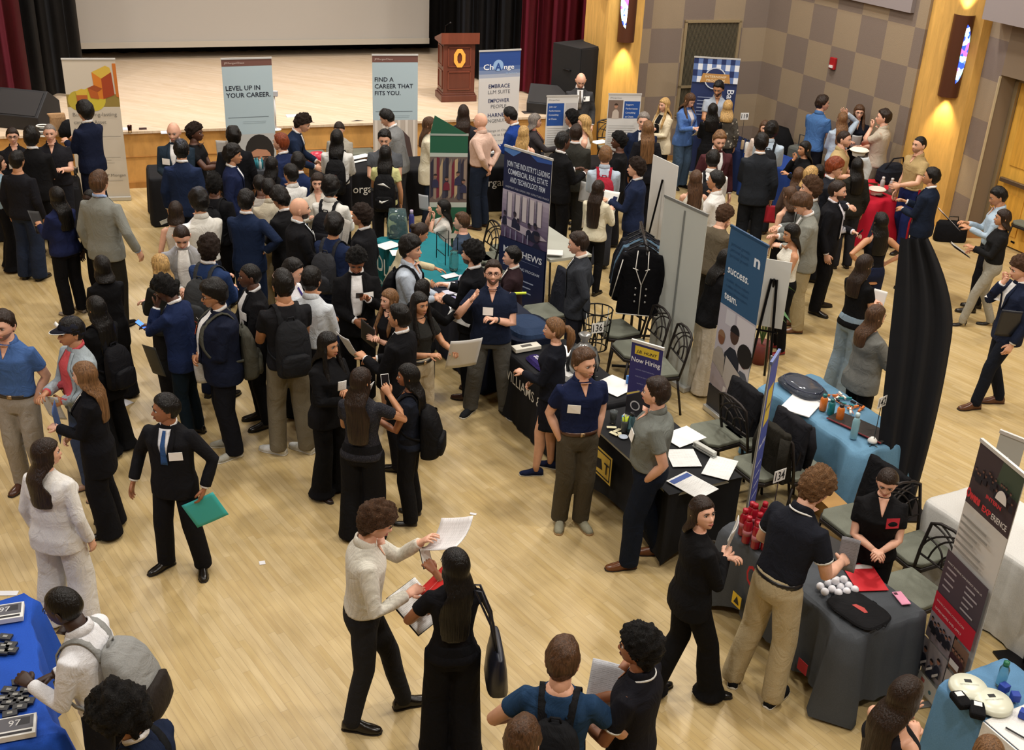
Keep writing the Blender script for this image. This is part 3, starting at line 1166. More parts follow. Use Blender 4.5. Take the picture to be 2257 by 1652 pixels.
def backpack(key, label, col, strap=None, w_=.30, h_=.44, d_=.16, cat='backpack', trim=None, z0=1.36, both=True, pocket=None):
    P = PEOPLE[key]
    U = P['U']
    bvh = P['bvh']
    bm_ = mat('cloth', col, rough=.7)
    stm = mat('cloth', strap or col, rough=.75)
    rt = thing('backpack', label, cat, P['loc'], P['rz'], None, P['s'])
    # body of the bag behind the back
    zc = z0 - h_ / 2
    by = min(P['srf'](0, z, .0, -1).y - U((0, 0, z)).y for z in (1.35, 1.2, 1.1)) - .0
    g = G()
    rings = []
    for t in (0, .06, .2, .5, .75, .9, 1):
        z = z0 - h_ + h_ * t
        kx = (.80, .97, 1, 1, .95, .80, .45)[(0, .06, .2, .5, .75, .9, 1).index(t)]
        ky = (.70, .98, 1.05, 1.0, .82, .60, .35)[(0, .06, .2, .5, .75, .9, 1).index(t)]
        rings.append([U(Vector((p.x, p.y, 1.2))) + (U((0, by, z)) - U((0, 0, 1.2))) for p in superring(w_ / 2 * kx, d_ / 2 * ky, 0, -d_ / 2 * ky, 0, 24, 3.2)])
    loft(g, rings, bm_)
    put(bake(g, 'bag', .012, 2), 'bag', rt)
    g = G()
    pz = z0 - h_ * .72
    rings = []
    for t in (0, .15, .5, .85, 1):
        z = pz - .10 + .20 * t
        kk = (.7, 1, 1, .95, .6)[(0, .15, .5, .85, 1).index(t)]
        rings.append([U(Vector((p.x, p.y, 1.2))) + (U((0, by, z)) - U((0, 0, 1.2))) for p in superring(w_ * .42 * kk, .03 * kk + .012, 0, -d_ * 1.0 + .005, 0, 20, 3)])
    loft(g, rings, mat('cloth', pocket or col, rough=.6))
    put(g.mesh('front_pocket'), 'front_pocket', rt)
    # haul loop
    g = G()
    p0 = U((0, 0, z0 - .02)) + (U((0, by - .03, 1.2)) - U((0, 0, 1.2)))
    g.tube([p0 + Vector((-.035, 0, 0)), p0 + Vector((-.025, -.005, .05)), p0 + Vector((.025, -.005, .05)), p0 + Vector((.035, 0, 0))], .008, stm, 6)
    put(g.mesh('haul_loop'), 'haul_loop', rt)
    for sd in ((-1, 1) if both else (both or 1,)):
        g = G()
        path = [(.07, by - .01, z0 - .05), (.085, by * .8, 1.44), (.095, -.02, 1.49), (.10, .08, 1.44), (.105, .15, 1.34), (.12, .16, 1.22), (.15, .10, 1.10), (.16, 0, 1.03), (.13, by - .01, 1.0)]
        pts = []
        for x, y, z in path:
            q = U((sd * x, y, z))
            hit = bvh.find_nearest(q)
            if hit[0] is not None and z > 1.02 and y > by * .9:
                n_ = hit[1]
                c_ = U((0, 0, min(z, 1.40)))
                if n_.dot(q - c_) < 0:
                    n_ = -n_
                q = hit[0] + n_ * .010
            pts.append(q)
        # smooth path
        sp = []
        for a, b in zip(pts, pts[1:]):
            sp += [a, a.lerp(b, .5)]
        sp.append(pts[-1])
        sp = [sp[0]] + [(sp[i - 1] + sp[i] * 2 + sp[i + 1]) / 4 for i in range(1, len(sp) - 1)] + [sp[-1]]
        vs_ = []
        for i, p in enumerate(sp):
            t = (sp[min(i + 1, len(sp) - 1)] - sp[max(i - 1, 0)]).normalized()
            c_ = U((0, 0, 1.25))
            c_ = Vector((0, 0, p.z)) if p.z < U((0, 0, 1.35)).z else U((sd * .09, -.02, 1.30))
            nrm = (p - c_)
            nrm -= t * nrm.dot(t)
            nrm.normalize()
            sdv = t.cross(nrm)
            hwid = .026 if i < len(sp) * .6 else .012
            for a_, b_ in ((-1, -.3), (1, -.3), (1, 1), (-1, 1)):
                vs_.append(p + sdv * a_ * hwid + nrm * b_ * .007)
        fs = []
        for i in range(len(sp) - 1):
            for k in range(4):
                fs.append((i * 4 + k, i * 4 + (k + 1) % 4, i * 4 + 4 + (k + 1) % 4, i * 4 + 4 + k))
        g.add(vs_, fs, stm)
        put(g.mesh('shoulder_strap'), 'shoulder_strap', rt)
    return rt
# ---------------------------------------------------------------- text
def text_into(g, s, m, M, w=None, h=None, align='C', bold=0, depth=.001, shear=0):
    """lettering as real geometry; M maps x right, y up onto the surface"""
    cu = bpy.data.curves.new('lettering', 'FONT')
    cu.body = s
    cu.size = 1
    cu.offset = bold
    cu.shear = shear
    cu.resolution_u = 2
    o = bpy.data.objects.new('lettering', cu)
    TMP.collection.objects.link(o)
    with bpy.context.temp_override(scene=TMP, view_layer=TMP.view_layers[0]):
        dg = bpy.context.evaluated_depsgraph_get()
    dg.update()
    me = bpy.data.meshes.new_from_object(o.evaluated_get(dg))
    vs_ = [v.co.copy() for v in me.vertices]
    fs = [tuple(p.vertices) for p in me.polygons]
    bpy.data.objects.remove(o)
    bpy.data.meshes.remove(me)
    bpy.data.curves.remove(cu)
    if not vs_:
        return
    x0, x1 = min(v.x for v in vs_), max(v.x for v in vs_)
    y1 = .70 if h else 1
    sy = (h / .70) if h else (w / max(1e-6, x1 - x0))
    sx = (w / (x1 - x0)) if w else sy
    if h and w:
        sx = min(sx, sy * 1.3)
    ox = {'C': (x0 + x1) / 2, 'L': x0, 'R': x1}[align]
    g.add([M @ Vector(((v.x - ox) * sx, v.y * sy, 0)) for v in vs_], fs, m)


def box_obj(name, c, d, m, parent=None, rz=0, bevel=0, kind=None):
    g = G()
    g.box((0, 0, 0), d, m)
    o = g.obj(name, parent, bevel=bevel)
    o.location = c
    o.rotation_euler = (0, 0, rz)
    if kind:
        o['kind'] = kind
    return o


# ---------------------------------------------------------------- hall
def floor_mat(name, c1, c2, rot, bw=1.1, rh=.057, rough=.36):
    m = bpy.data.materials.new(name)
    m.use_nodes = True
    N, L = nt(m)
    b = N['Principled BSDF']
    tc = N.new('ShaderNodeTexCoord')
    mp = N.new('ShaderNodeMapping')
    mp.inputs['Rotation'].default_value = (0, 0, rot)
    L.new(tc.outputs['Object'], mp.inputs[0])
    sx_ = N.new('ShaderNodeSeparateXYZ')
    L.new(mp.outputs[0], sx_.inputs[0])

    def mth(op, a, b=None):
        n_ = N.new('ShaderNodeMath')
        n_.operation = op
        L.new(a, n_.inputs[0])
        if b is not None:
            if isinstance(b, (int, float)):
                n_.inputs[1].default_value = b
            else:
                L.new(b, n_.inputs[1])
        return n_.outputs[0]
    rowi = mth('FLOOR', mth('DIVIDE', sx_.outputs[1], rh))
    wn_ = N.new('ShaderNodeTexWhiteNoise')
    wn_.noise_dimensions = '1D'
    L.new(rowi, wn_.inputs['W'])
    cx_ = N.new('ShaderNodeCombineXYZ')
    L.new(mth('ADD', sx_.outputs[0], mth('MULTIPLY', wn_.outputs[0], 7.3)), cx_.inputs[0])
    L.new(sx_.outputs[1], cx_.inputs[1])
    br = N.new('ShaderNodeTexBrick')
    br.offset = 0
    br.inputs['Scale'].default_value = 1
    br.inputs['Brick Width'].default_value = bw
    br.inputs['Row Height'].default_value = rh
    br.inputs['Mortar Size'].default_value = .0016
    br.inputs['Mortar Smooth'].default_value = .6
    br.inputs['Color1'].default_value = (*srgb(c1), 1)
    br.inputs['Color2'].default_value = (*srgb(c2), 1)
    br.inputs['Mortar'].default_value = (*[v * .62 for v in srgb(c1)], 1)
    L.new(cx_.outputs[0], br.inputs['Vector'])
    n = N.new('ShaderNodeTexNoise')
    n.inputs['Scale'].default_value = 3
    n.inputs['Detail'].default_value = 6
    mp2 = N.new('ShaderNodeMapping')
    mp2.inputs['Scale'].default_value = (1, 9, 1)
    L.new(cx_.outputs[0], mp2.inputs[0])
    L.new(mp2.outputs[0], n.inputs['Vector'])
    mx = N.new('ShaderNodeMix')
    mx.data_type = 'RGBA'
    mx.blend_type = 'MULTIPLY'
    mx.inputs[0].default_value = .55
    cr = N.new('ShaderNodeValToRGB')
    cr.color_ramp.elements[0].color = (.72, .66, .58, 1)
    cr.color_ramp.elements[0].position = .3
    cr.color_ramp.elements[1].color = (1.0, 1.0, 1.0, 1)
    cr.color_ramp.elements[1].position = .65
    L.new(n.outputs[0], cr.inputs[0])
    L.new(br.outputs[0], mx.inputs[6])
    L.new(cr.outputs[0], mx.inputs[7])
    L.new(mx.outputs[2], b.inputs['Base Color'])
    b.inputs['Roughness'].default_value = rough
    b.inputs['Specular IOR Level'].default_value = .35
    return m


PLANK = R(53)
fm = floor_mat('maple_floor', 'cab486', 'bfa672', PLANK, .8)
g = G()
g.box((0, 10, -.05), (24, 30, .1), fm)
o = g.obj('floor')
o['kind'] = 'structure'
# stage
u = Vector((.943, .332, 0))
nS = Vector((-.332, .943, 0))
RS = math.atan2(.332, .943)
S0 = Vector((-8.19, 17.22, 0))
STZ = .95


def st(a, b, z=0):
    """point in the stage frame: a along its front edge, b into it"""
    return S0 + u * a + nS * b + Vector((0, 0, z))


sm_ = floor_mat('stage_boards', 'e0ccb4', 'd7c0a2', RS, 1.6, .07, .3)
fw = mat('wood', 'cd9a56', sc3=(1, 1, .5), rough=.45)
g = G()
g.M = Matrix.Translation(S0) @ Matrix.Rotation(RS, 4, 'Z')
for (x0, x1, y0, y1) in ((-3, 10.3, 0, 7.5),):
    g.box(((x0 + x1) / 2, (y0 + y1) / 2, STZ / 2 - .02), (x1 - x0, y1 - y0, STZ - .04), fw)
g.M = None
o = g.obj('stage')
o['kind'] = 'structure'
g = G()
g.M = Matrix.Translation(S0) @ Matrix.Rotation(RS, 4, 'Z')
g.box((3.65, 3.73, STZ - .02), (13.34, 7.54, .04), sm_)
g.M = None
g.obj('boards', bpy.data.objects['stage'])
g = G()
g.M = Matrix.Translation(S0) @ Matrix.Rotation(RS, 4, 'Z')
g.box((3.65, -.012, .05), (13.3, .02, .1), mat('wood', 'a8763a', rough=.5))
g.box((3.65, -.006, .52), (13.3, .012, .012), mat('wood', 'a8763a', rough=.5))
g.M = None
g.obj('stage_trim', bpy.data.objects['stage'])


def curtain(name, a0, a1, b, z0, z1, col, label=None, n=26, amp=.07, rot=0, folds=9, group=None):
    """gathered cloth hanging in folds; a0..a1 along the stage, b depth"""
    g = G()
    mm = mat('drape', col)
    NX = folds * 8
    P0, P1 = (st(a0, b), st(a1, b)) if not isinstance(b, tuple) else (st(a0, b[0]), st(a1, b[1]))
    d = (P1 - P0)
    nn = Vector((-d.y, d.x, 0)).normalized()
    vs_ = []
    for k in (0, 1):
        for i in range(NX + 1):
            t = i / NX
            off = amp * math.sin(t * folds * 2 * PI) + amp * .4 * math.sin(t * folds * 4.7 + 1.3)
            p = P0 + d * t + nn * (off * (1.0 if k == 0 else .75) + .0)
            for z in (z0, z1):
                vs_.append(p + nn * (.012 * k) + Vector((0, 0, z)))
    q = (NX + 1) * 2
    fs = []
    for i in range(NX):
        fs.append((2 * i, 2 * i + 2, 2 * i + 3, 2 * i + 1))
        fs.append((q + 2 * i + 1, q + 2 * i + 3, q + 2 * i + 2, q + 2 * i))
        fs.append((2 * i, q + 2 * i, q + 2 * i + 2, 2 * i + 2))
    g.add(vs_, fs, mm)
    o = g.obj(name, None, True)
    tag(o, label, 'curtain', group)
    return o


# screen and curtains
g = G()
g.M = Matrix.Translation(S0) @ Matrix.Rotation(RS, 4, 'Z')
g.box((4.36, 5.85, 4.75), (8.1, .02, 7.1), mat('plastic', 'b0aca6', rough=.8))
g.M = None
scr = tag(g.obj('projection_screen'), 'large blank grey projection screen hanging at the back of the stage', 'screen')
g = G()
g.M = Matrix.Translation(S0) @ Matrix.Rotation(RS, 4, 'Z')
g.box((4.36, 5.83, 1.25), (8.1, .05, .12), mat('plastic', 'b4aea2', rough=.6))
g.M = None
g.obj('hem_bar', scr)
curtain('stage_curtain', -1.2, 11, 6.6, .96, 7.9, '15161a', 'black backdrop curtain hanging behind the screen', folds=34, amp=.05)
curtain('stage_curtain', .15, 1.25, (2.45, 2.75), 1.0, 7.9, '101114', 'narrow black side curtain nearest the screen on its left', folds=4)
curtain('stage_curtain', -.6, .62, (1.75, 2.05), 1.0, 7.9, '121317', 'black side curtain beside the dark red curtain', folds=4)
curtain('stage_curtain', -2.6, .42, (1.2, 1.55), 1.0, 7.9, '4c0a18', 'dark red curtain at the left end of the stage', folds=8, amp=.09)
curtain('stage_curtain', 8.35, 9.6, (3.2, 3.05), .97, 7.9, '121318', 'black side curtain to the right of the lectern', folds=5)
curtain('stage_curtain', 9.0, 10.6, (2.75, 2.6), .97, 7.9, '101115', 'black side curtain overlapping the dark red curtain', folds=5)
curtain('stage_curtain', 9.2, 11.1, (1.85, 1.5), .97, 7.9, '5a0d1f', 'dark red curtain behind the tall loudspeaker', folds=7, amp=.08)

# ---- right hand walls
wm_l, wm_d = 'a08c70', '83705a'


def checker(name, P0, P1, z0, z1, holes=()):
    """acoustic wall of two-foot panels in two greys"""
    m = bpy.data.materials.new('acoustic_panels')
    m.use_nodes = True
    N, L = nt(m)
    b = N['Principled BSDF']
    tc = N.new('ShaderNodeTexCoord')
    ck = N.new('ShaderNodeTexChecker')
    ck.inputs['Scale'].default_value = 1 / .6135
    ck.inputs['Color1'].default_value = (*srgb('94836c'), 1)
    ck.inputs['Color2'].default_value = (*srgb('7a6c62'), 1)
    mp = N.new('ShaderNodeMapping')
    mp.inputs['Location'].default_value = (.0, .31, -.0)
    L.new(tc.outputs['Object'], mp.inputs[0])
    L.new(mp.outputs[0], ck.inputs[0])
    n = N.new('ShaderNodeTexNoise')
    n.inputs['Scale'].default_value = 90
    L.new(tc.outputs['Object'], n.inputs['Vector'])
    bp = N.new('ShaderNodeBump')
    bp.inputs['Strength'].default_value = .5
    bp.inputs['Distance'].default_value = .01
    L.new(n.outputs[0], bp.inputs['Height'])
    L.new(bp.outputs[0], b.inputs['Normal'])
    L.new(ck.outputs[0], b.inputs['Base Color'])
    b.inputs['Roughness'].default_value = .95
    P0, P1 = Vector(P0), Vector(P1)
    d = P1 - P0
    g = G()
    g.box((d.length / 2, .1, (z0 + z1) / 2), (d.length, .2, z1 - z0), m)
    o = g.obj(name)
    o.location = (P0.x, P0.y, 0)
    o.rotation_euler = (0, 0, math.atan2(d.y, d.x))
    o['kind'] = 'structure'
    return o


CR = Vector((4.44, 21.67, 0))
dl = Vector((-.949, -.316, 0))          # left facet, towards the stage
dr = Vector((.452, -.892, 0))           # right facet, towards the camera
# object x must start at the corner so that the panels meet there
wl = checker('wall_back', CR + dl * 2.95, CR, 0, CEIL)
wr = checker('wall_right', CR, CR + dr * 3.9, 0, CEIL)
WR = math.atan2(dr.y, dr.x)
# base course
for n_, P_, a_, ln in (('baseboard_back', CR + dl * 1.84, math.atan2(-dl.y, -dl.x), 3.6), ('baseboard_right', CR + dr * 1.9, WR, 3.8)):
    box_obj(n_, P_ + Vector((0, 0, .05)) + Vector((math.sin(a_), -math.cos(a_), 0)) * .012, (ln, .02, .1), mat('wood', '9a7040'), None, a_, 0, 'structure')
# projector-booth grille in the back wall
gr = thing('wall_grille', 'tall slatted grille in a pale frame on the checkered wall', 'grille', (0, 0, 0))
G0, G1 = at(1496, 245, 1.0), at(1618, 245, 1.0)
wn = Vector((-dl.y, dl.x, 0))


def onback(x, z_y):
    # point on the back wall below photograph column x
    lo, hi = 0, 3.6
    for _ in range(40):
        m_ = (lo + hi) / 2
        P = CR + dl * m_
        # project
        v = P + Vector((0, 0, z_y)) - Vector((0, 0, CAMH))
        px = IMW / 2 + FPX * v.dot(_R) / v.dot(_F)
        if px > x:
            lo = m_
        else:
            hi = m_
    return lo


ga, gb = onback(1500, 1.7), onback(1617, 1.7)
ac = (ga + gb) / 2
gw = abs(ga - gb)
zc, gh = 1.72, 1.72
gr.location = CR + dl * ac + Vector((0, 0, 0))
gr.rotation_euler = (0, 0, math.atan2(-dl.y, -dl.x))
g = G()
fmz = mat('metal', 'a08f70', metal=.3)
for x in (-gw / 2, gw / 2):
    g.box((x, -.02, zc), (.05, .05, gh), fmz)
for z in (zc - gh / 2, zc + gh / 2, zc - .32):
    g.box((0, -.02, z), (gw + .05, .05, .045), fmz)
g.obj('frame', gr)
g = G()
g.box((0, -.003, zc), (gw, .006, gh), mat('plastic', '2b2a24'))
for i in range(44):
    g.box((-gw / 2 + gw * (i + .5) / 44, -.014, zc), (.012, .018, gh), mat('metal', '6c6553', metal=.3))
g.obj('slats', gr)
# columns ---------------------------------------------------------
ym = mat('wood', 'd8a95a', rough=.5, sc3=(2, 2, .3))


def wedge_col(name, pts, z1=CEIL):
    g = G()
    g.prism(pts, 0, z1, ym)
    o = g.obj(name)
    o['kind'] = 'structure'
    return o


# left column between stage and back wall
PL = CR + dl * 3.45
A1 = at(1372, 352, 0)
cl = [(1.02, 21.0), (1.38, 20.28), (2.02, 20.50), (2.02, 21.2), (1.3, 21.8)]
wedge_col('trim_1', cl)
# right column
cr_ = [(6.12, 18.45), (6.36, 18.02), (6.93, 17.80), (7.22, 17.86), (7.5, 18.3), (6.8, 18.9)]
wedge_col('trim_2', cr_)
# wall beyond the right column and the door recess
J = Vector((7.20, 17.36, 0))
o = checker('wall_entrance', (7.05, 17.95, 0), J, 0, CEIL)
jm = mat('plastic', '7d6c58', rough=.9)
dd = Vector((.42, -.908, 0))
D0 = J + Vector((.30, .05, 0))
g = G()
g.prism([(J.x, J.y), (D0.x, D0.y), (D0.x + .1, D0.y + .2), (J.x + .02, J.y + .2)], 0, 2.58, jm)
g.prism([(J.x, J.y), (J.x + dd.x * 3, J.y + dd.y * 3), (J.x + dd.x * 3 + .8, J.y + dd.y * 3 + .3), (J.x + .6, J.y + .3)], 2.58, CEIL, jm)
o = g.obj('wall_door_side')
o['kind'] = 'structure'
box_obj('trim_3', J + Vector((-.012, -.01, 1.28)), (.03, .03, 2.56), mat('metal', 'c8bda0', metal=.3), None, 0, 0, 'structure')
# door
dr_ = thing('door_1', None, None, D0 + Vector((0, 0, 0)), math.atan2(dd.y, dd.x))
dr_['kind'] = 'structure'
dm = mat('wood', 'd9a648', rough=.4, sc3=(3, 3, .25))
g = G()
g.box((.72, .03, 1.26), (1.30, .05, 2.46), dm)
for z0, z1 in ((.2, .82), (1.25, 2.25)):
    for x0, x1 in ((.22, .66), (.78, 1.24)):
        g.box(((x0 + x1) / 2, .0, (z0 + z1) / 2), (x1 - x0, .02, z1 - z0), mat('wood', 'cf9a3e', rough=.4, sc3=(3, 3, .25)))
g.obj('door_leaf', dr_)
g = G()
g.box((.03, 0, 1.27), (.07, .1, 2.54), mat('metal', '9a8a6c', metal=.4))
g.box((.75, 0, 2.52), (1.5, .1, .06), mat('metal', '9a8a6c', metal=.4))
g.obj('door_frame', dr_)
g = G()
g.box((.74, -.06, 1.02), (1.15, .06, .07), mat('metal', '7a6a55', metal=.7))
g.obj('push_bar', dr_, bevel=.01)
# wooden block at the foot of the jamb
box_obj('trim_4', J + Vector((.10, -.02, .09)), (.34, .06, .18), mat('wood', 'a87a48'), None, 0, 0, 'structure')
# soffit band above the panels
SZ = 3.55
for n_, P0, P1 in (('wall_soffit_right', CR + dr * .1, CR + dr * 3.6),):
    d = P1 - P0
    mid = (P0 + P1) / 2 + Vector((math.sin(WR), -math.cos(WR), 0)) * .02
    box_obj(n_, mid + Vector((0, 0, 5.27)), (d.length, .12, 4.0), mat('plastic', '8d8484', rough=.9), None, WR, 0, 'structure')
box_obj('wall_soffit_entrance', J + dd * 1.3 + Vector((-.12, -.05, 4.36)), (3.2, .4, 2.0), mat('plastic', '8d8484', rough=.9), None, math.atan2(dd.y, dd.x), 0, 'structure')
# other walls, not in the photograph but closing the hall
for n_, c, d in (('wall_left', (-11.9, 9, CEIL / 2), (.2, 32, CEIL)), ('wall_front', (0, -4.9, CEIL / 2), (24, .2, CEIL)), ('wall_side', (11.9, 6, CEIL / 2), (.2, 24, CEIL)), ('wall_behind_stage', (0, 26.9, CEIL / 2), (24, .2, CEIL))):
    box_obj(n_, c, d, mat('plastic', 'b59b78', rough=.9), None, 0, 0, 'structure')
box_obj('ceiling', (0, 11, CEIL + .05), (24, 32, .1), mat('plastic', 'b7ab98', rough=.9), None, 0, 0, 'structure')


# sconces: half cylinder shades with a mosaic glass leaf, lit inside
def sconce(name, P, nrm, z, hgt, label, flip=1):
    a = math.atan2(nrm.y, nrm.x) + PI / 2
    rt = thing('wall_sconce', label, 'wall lamp', P + Vector((0, 0, z)), a, 'stained glass wall sconces')
    sh = mat('metal', '5a3524', metal=.4, rough=.4)
    r = .155
    g = G()
    vs_ = []
    NN = 20
    for k in (0, 1):
        for i in range(NN + 1):
            t = PI * i / NN
            rr = r - .006 * k
            for zz in (-hgt / 2, hgt / 2):
                vs_.append((rr * math.cos(t), -rr * math.sin(t), zz))
    q = (NN + 1) * 2
    fs = []
    for i in range(NN):
        fs += [(2 * i, 2 * i + 1, 2 * i + 3, 2 * i + 2), (q + 2 * i, q + 2 * i + 2, q + 2 * i + 3, q + 2 * i + 1)]
    g.add(vs_, fs, sh)
    g.obj('shade', rt, True)
    # mosaic
    m = bpy.data.materials.new('mosaic_glass')
    m.use_nodes = True
    N, L = nt(m)
    b = N['Principled BSDF']
    tc = N.new('ShaderNodeTexCoord')
    v = N.new('ShaderNodeTexVoronoi')
    v.inputs['Scale'].default_value = 15
    L.new(tc.outputs['Object'], v.inputs[0])
    hs = N.new('ShaderNodeValToRGB')
    cols = ['ffffff', '6a8cff', 'd0f0ff', 'c060d0', 'fff0d0', '3050e0', 'a0ffe8', 'ffffff']
    hs.color_ramp.interpolation = 'CONSTANT'
    while len(hs.color_ramp.elements) < 8:
        hs.color_ramp.elements.new(.5)
    for i, c in enumerate(cols):
        hs.color_ramp.elements[i].position = i / 8
        hs.color_ramp.elements[i].color = (*srgb(c), 1)
    L.new(v.outputs['Color'], hs.inputs[0])
    L.new(hs.outputs[0], b.inputs['Emission Color'])
    L.new(hs.outputs[0], b.inputs['Base Color'])
    b.inputs['Emission Strength'].default_value = 2.0
    g = G()
    vs_, fs = [], []
    K = 26
    r2 = r + .006
    for i in range(K + 1):
        t = i / K
        zz = hgt * (.40 - .72 * t)
        wv = .95 * math.sin(PI * t) ** .6
        a0 = flip * (PI / 2 * .30)
        for j in range(7):
            th = PI / 2 + a0 + flip * wv * (j / 6 - .1)
            vs_.append((r2 * math.cos(th), -r2 * math.sin(th), zz))
    for i in range(K):
        for j in range(6):
            fs.append((i * 7 + j, i * 7 + j + 1, i * 7 + 8 + j, i * 7 + 7 + j))
    g.add(vs_, fs, m)
    g.obj('glass_inlay', rt, True)
    g = G()
    g.box((0, -.005, 0), (.2, .01, hgt * .7), mat('metal', '3a2418'))
    g.obj('back_plate', rt)
    for sgn in (-1, 1):
        q_ = P + nrm * .10 + Vector((0, 0, z + sgn * (hgt / 2 - .06)))
        spot('sconce_light', q_, q_ + Vector((-nrm.x * .05, -nrm.y * .05, sgn)), 90, (1, .80, .45), 62, .8, .03)
    return rt


# ---------------------------------------------------------------- booth grid
D_ = Vector((-.464, .886, 0))
E_ = Vector((.886, .464, 0))
O_ = Vector((1.36, 7.93, 0))
AB = math.atan2(.886, -.464)            # direction of growing s


def se(s, e, z=0):
    return O_ + D_ * s + E_ * e + Vector((0, 0, z))


FRM = Matrix(((D_.x, -E_.x, 0, 0), (D_.y, -E_.y, 0, 0), (0, 0, 1, 0), (0, 0, 0, 1)))   # x along s, y against e


def sconces():
    sconce('wall_sconce', Vector((1.72, 20.36, 0)), Vector((.30, -.95, 0)).normalized(), 2.98, 1.35, 'cylindrical sconce with lit mosaic glass on the column beside the stage', 1)
    sconce('wall_sconce', Vector((6.66, 17.90, 0)), Vector((-.36, -.93, 0)).normalized(), 2.74, 1.24, 'cylindrical sconce with lit mosaic glass on the column by the wooden door', -1)


sconces()


def table(name, label, P, ang, ln, dp, col, style='box', h=.75, topc=None, group=None, drop=.02, legs='3a3836'):
    """folding table under a cloth. P: front corner, ang: direction of the front edge, cloth depth to its left"""
    t = thing('folding_table', label, 'table', P, ang, group)
    lm = mat('metal', legs, metal=.6)
    for x in (.12, ln - .12):
        for y in (.08, dp - .08):
            g = G()
            g.tube([(x, y, h - .05), (x + (-.04 if x < ln / 2 else .04), y, .01)], .014, lm, 8)
            g.obj('leg', t)
        g = G()
        g.tube([(x, .08, .2), (x, dp - .08, .2)], .01, lm, 6)
        g.obj('cross_bar', t)
    g = G()
    g.box((ln / 2, dp / 2, h - .03), (ln - .06, dp - .06, .035), mat('plastic', 'a8aaa0', rough=.5))
    g.obj('table_top', t)
    if style == 'bare':
        return t
    m = mat('drape', col)
    g = G()
    z0 = drop
    # outline sampled round the table, falling to the floor in folds
    pts = []
    N1, N2 = max(8, int(ln / .05)), max(6, int(dp / .05))
    for i in range(N1):
        pts.append((ln * i / N1, 0, 0, -1, i / N1 * 1.0))
    for i in range(N2):
        pts.append((ln, dp * i / N2, 1, 0, i / N2))
    for i in range(N1):
        pts.append((ln - ln * i / N1, dp, 0, 1, i / N1))
    for i in range(N2):
        pts.append((0, dp - dp * i / N2, -1, 0, i / N2))
    rings = []
    zz = [h, h - .012, h - .05, h - .25, h - .45, z0]
    for k, z in enumerate(zz):
        q = k / (len(zz) - 1)
        r_ = []
        for j, (x, y, nx, ny, t_) in enumerate(pts):
            edge = min(t_, 1 - t_) * (ln if ny else dp)
            if style == 'stretch':
                # pulled in between the feet, arched hem
                f = sm(0, .35, edge)
                off = -.10 * f * math.sin(PI * q) * .6
                zc = z if z > .2 else z + .16 * math.sin(PI * t_)
                o = off - .015
            elif style == 'box':
                o = .012 + q * (.03 + .010 * math.sin(j * .9) + .007 * math.sin(j * 2.3 + 1))
                if edge < .12:
                    o += q * .02
                zc = z
            else:  # loose: hangs from every corner in a point
                o = .01 + q * (.05 + .035 * math.sin(j * .75) + .02 * math.sin(j * 1.9))
                o += q * .13 * (1 - sm(0, .22, edge))
                zc = z + (.10 * sm(0, .25, edge) * (k == len(zz) - 1))
            if k == 0:
                o = -.004
            r_.append(Vector((x + nx * o, y + ny * o, zc)))
        rings.append(r_)
    n = len(pts)
    vs_ = [p for r_ in rings for p in r_]
    fs = []
    for i in range(len(rings) - 1):
        for k in range(n):
            fs.append((i * n + k, (i + 1) * n + k, (i + 1) * n + (k + 1) % n, i * n + (k + 1) % n))
    fs.append(tuple(range(n)))
    g.add(vs_, fs, m)
    cl = g.obj('tablecloth', None, True)
    cl.data.polygons[-1].use_smooth = False
    for q in list(cl.data.polygons)[:n]:
        q.use_smooth = False
    cl.matrix_world = Matrix.Translation(P) @ Matrix.Rotation(ang, 4, 'Z')
    tag(cl, label.replace('folding table under a ', ''), 'tablecloth')
    return t, cl


def cloth_text(cl, s, x, z, w_, h_, col, rot=0, y=-.045, bold=.012, align='C'):
    """print on the front drop of a tablecloth"""
    g = G()
    M = Matrix.Translation((x, y, z)) @ Matrix.Rotation(R(90), 4, 'X') @ Matrix.Rotation(rot, 4, 'Z')
    text_into(g, s, mat('plastic', col, rough=.8), M, w_, h_, align, bold)
    return g.obj('lettering', cl)


def AT(s0, e):
    """table placement: front edge at e, running from s0 towards the camera (-s)"""
    return se(s0, e), math.atan2(-D_.y, -D_.x)


TB = {}


def add_table(key, s0, e, ln, dp, col, style, label, **k):
    P, a = AT(s0, e)
    r = table('t', label, P, a, ln, dp, col, style, **k)
    TB[key] = (P, a, ln, dp, r)
    return r


t_, cl = add_table('front', -.55, .19, 1.46, .64, '474b50', 'loose', 'folding table under a charcoal grey cloth nearest the camera, red bottles on it')
cloth_text(cl, 'OL', .50, .50, .20, .18, 'b3202a', y=-.085)
g = G()
for x, z, c, r_ in ((.34, .27, 'd8b62e', .055), (1.15, .24, 'b02a34', .05)):
    g.box((x, -.085, z), (r_ * 2, .004, r_ * 2), mat('plastic', c, rough=.8))
g.quad([(.31, -.09, .24), (.375, -.09, .24), (.342, -.09, .31)], mat('plastic', '1a1a1a', rough=.8))
g.obj('printed_emblem', cl)
t_, cl = add_table('mid', 1.50, 0, 1.50, .76, '17181b', 'stretch', 'folding table under a black stretch cloth with yellow crest, papers along its far side')
g = G()
ye = mat('plastic', 'd9b84e', rough=.8)
bk = mat('plastic', '15151a', rough=.8)
for x0, x1 in ((.30, .62),):
    g.quad([(x0, -.012, .33), (x1, -.012, .33), (x1, -.012, .62), (x0, -.012, .62)], ye)
    for a, b, c, d in ((x0 + .02, x1 - .02, .35, .365), (x0 + .02, x1 - .02, .585, .60), (x0 + .02, x0 + .035, .35, .60), (x1 - .035, x1 - .02, .35, .6)):
        g.quad([(a, -.014, c), (b, -.014, c), (b, -.014, d), (a, -.014, d)], bk)
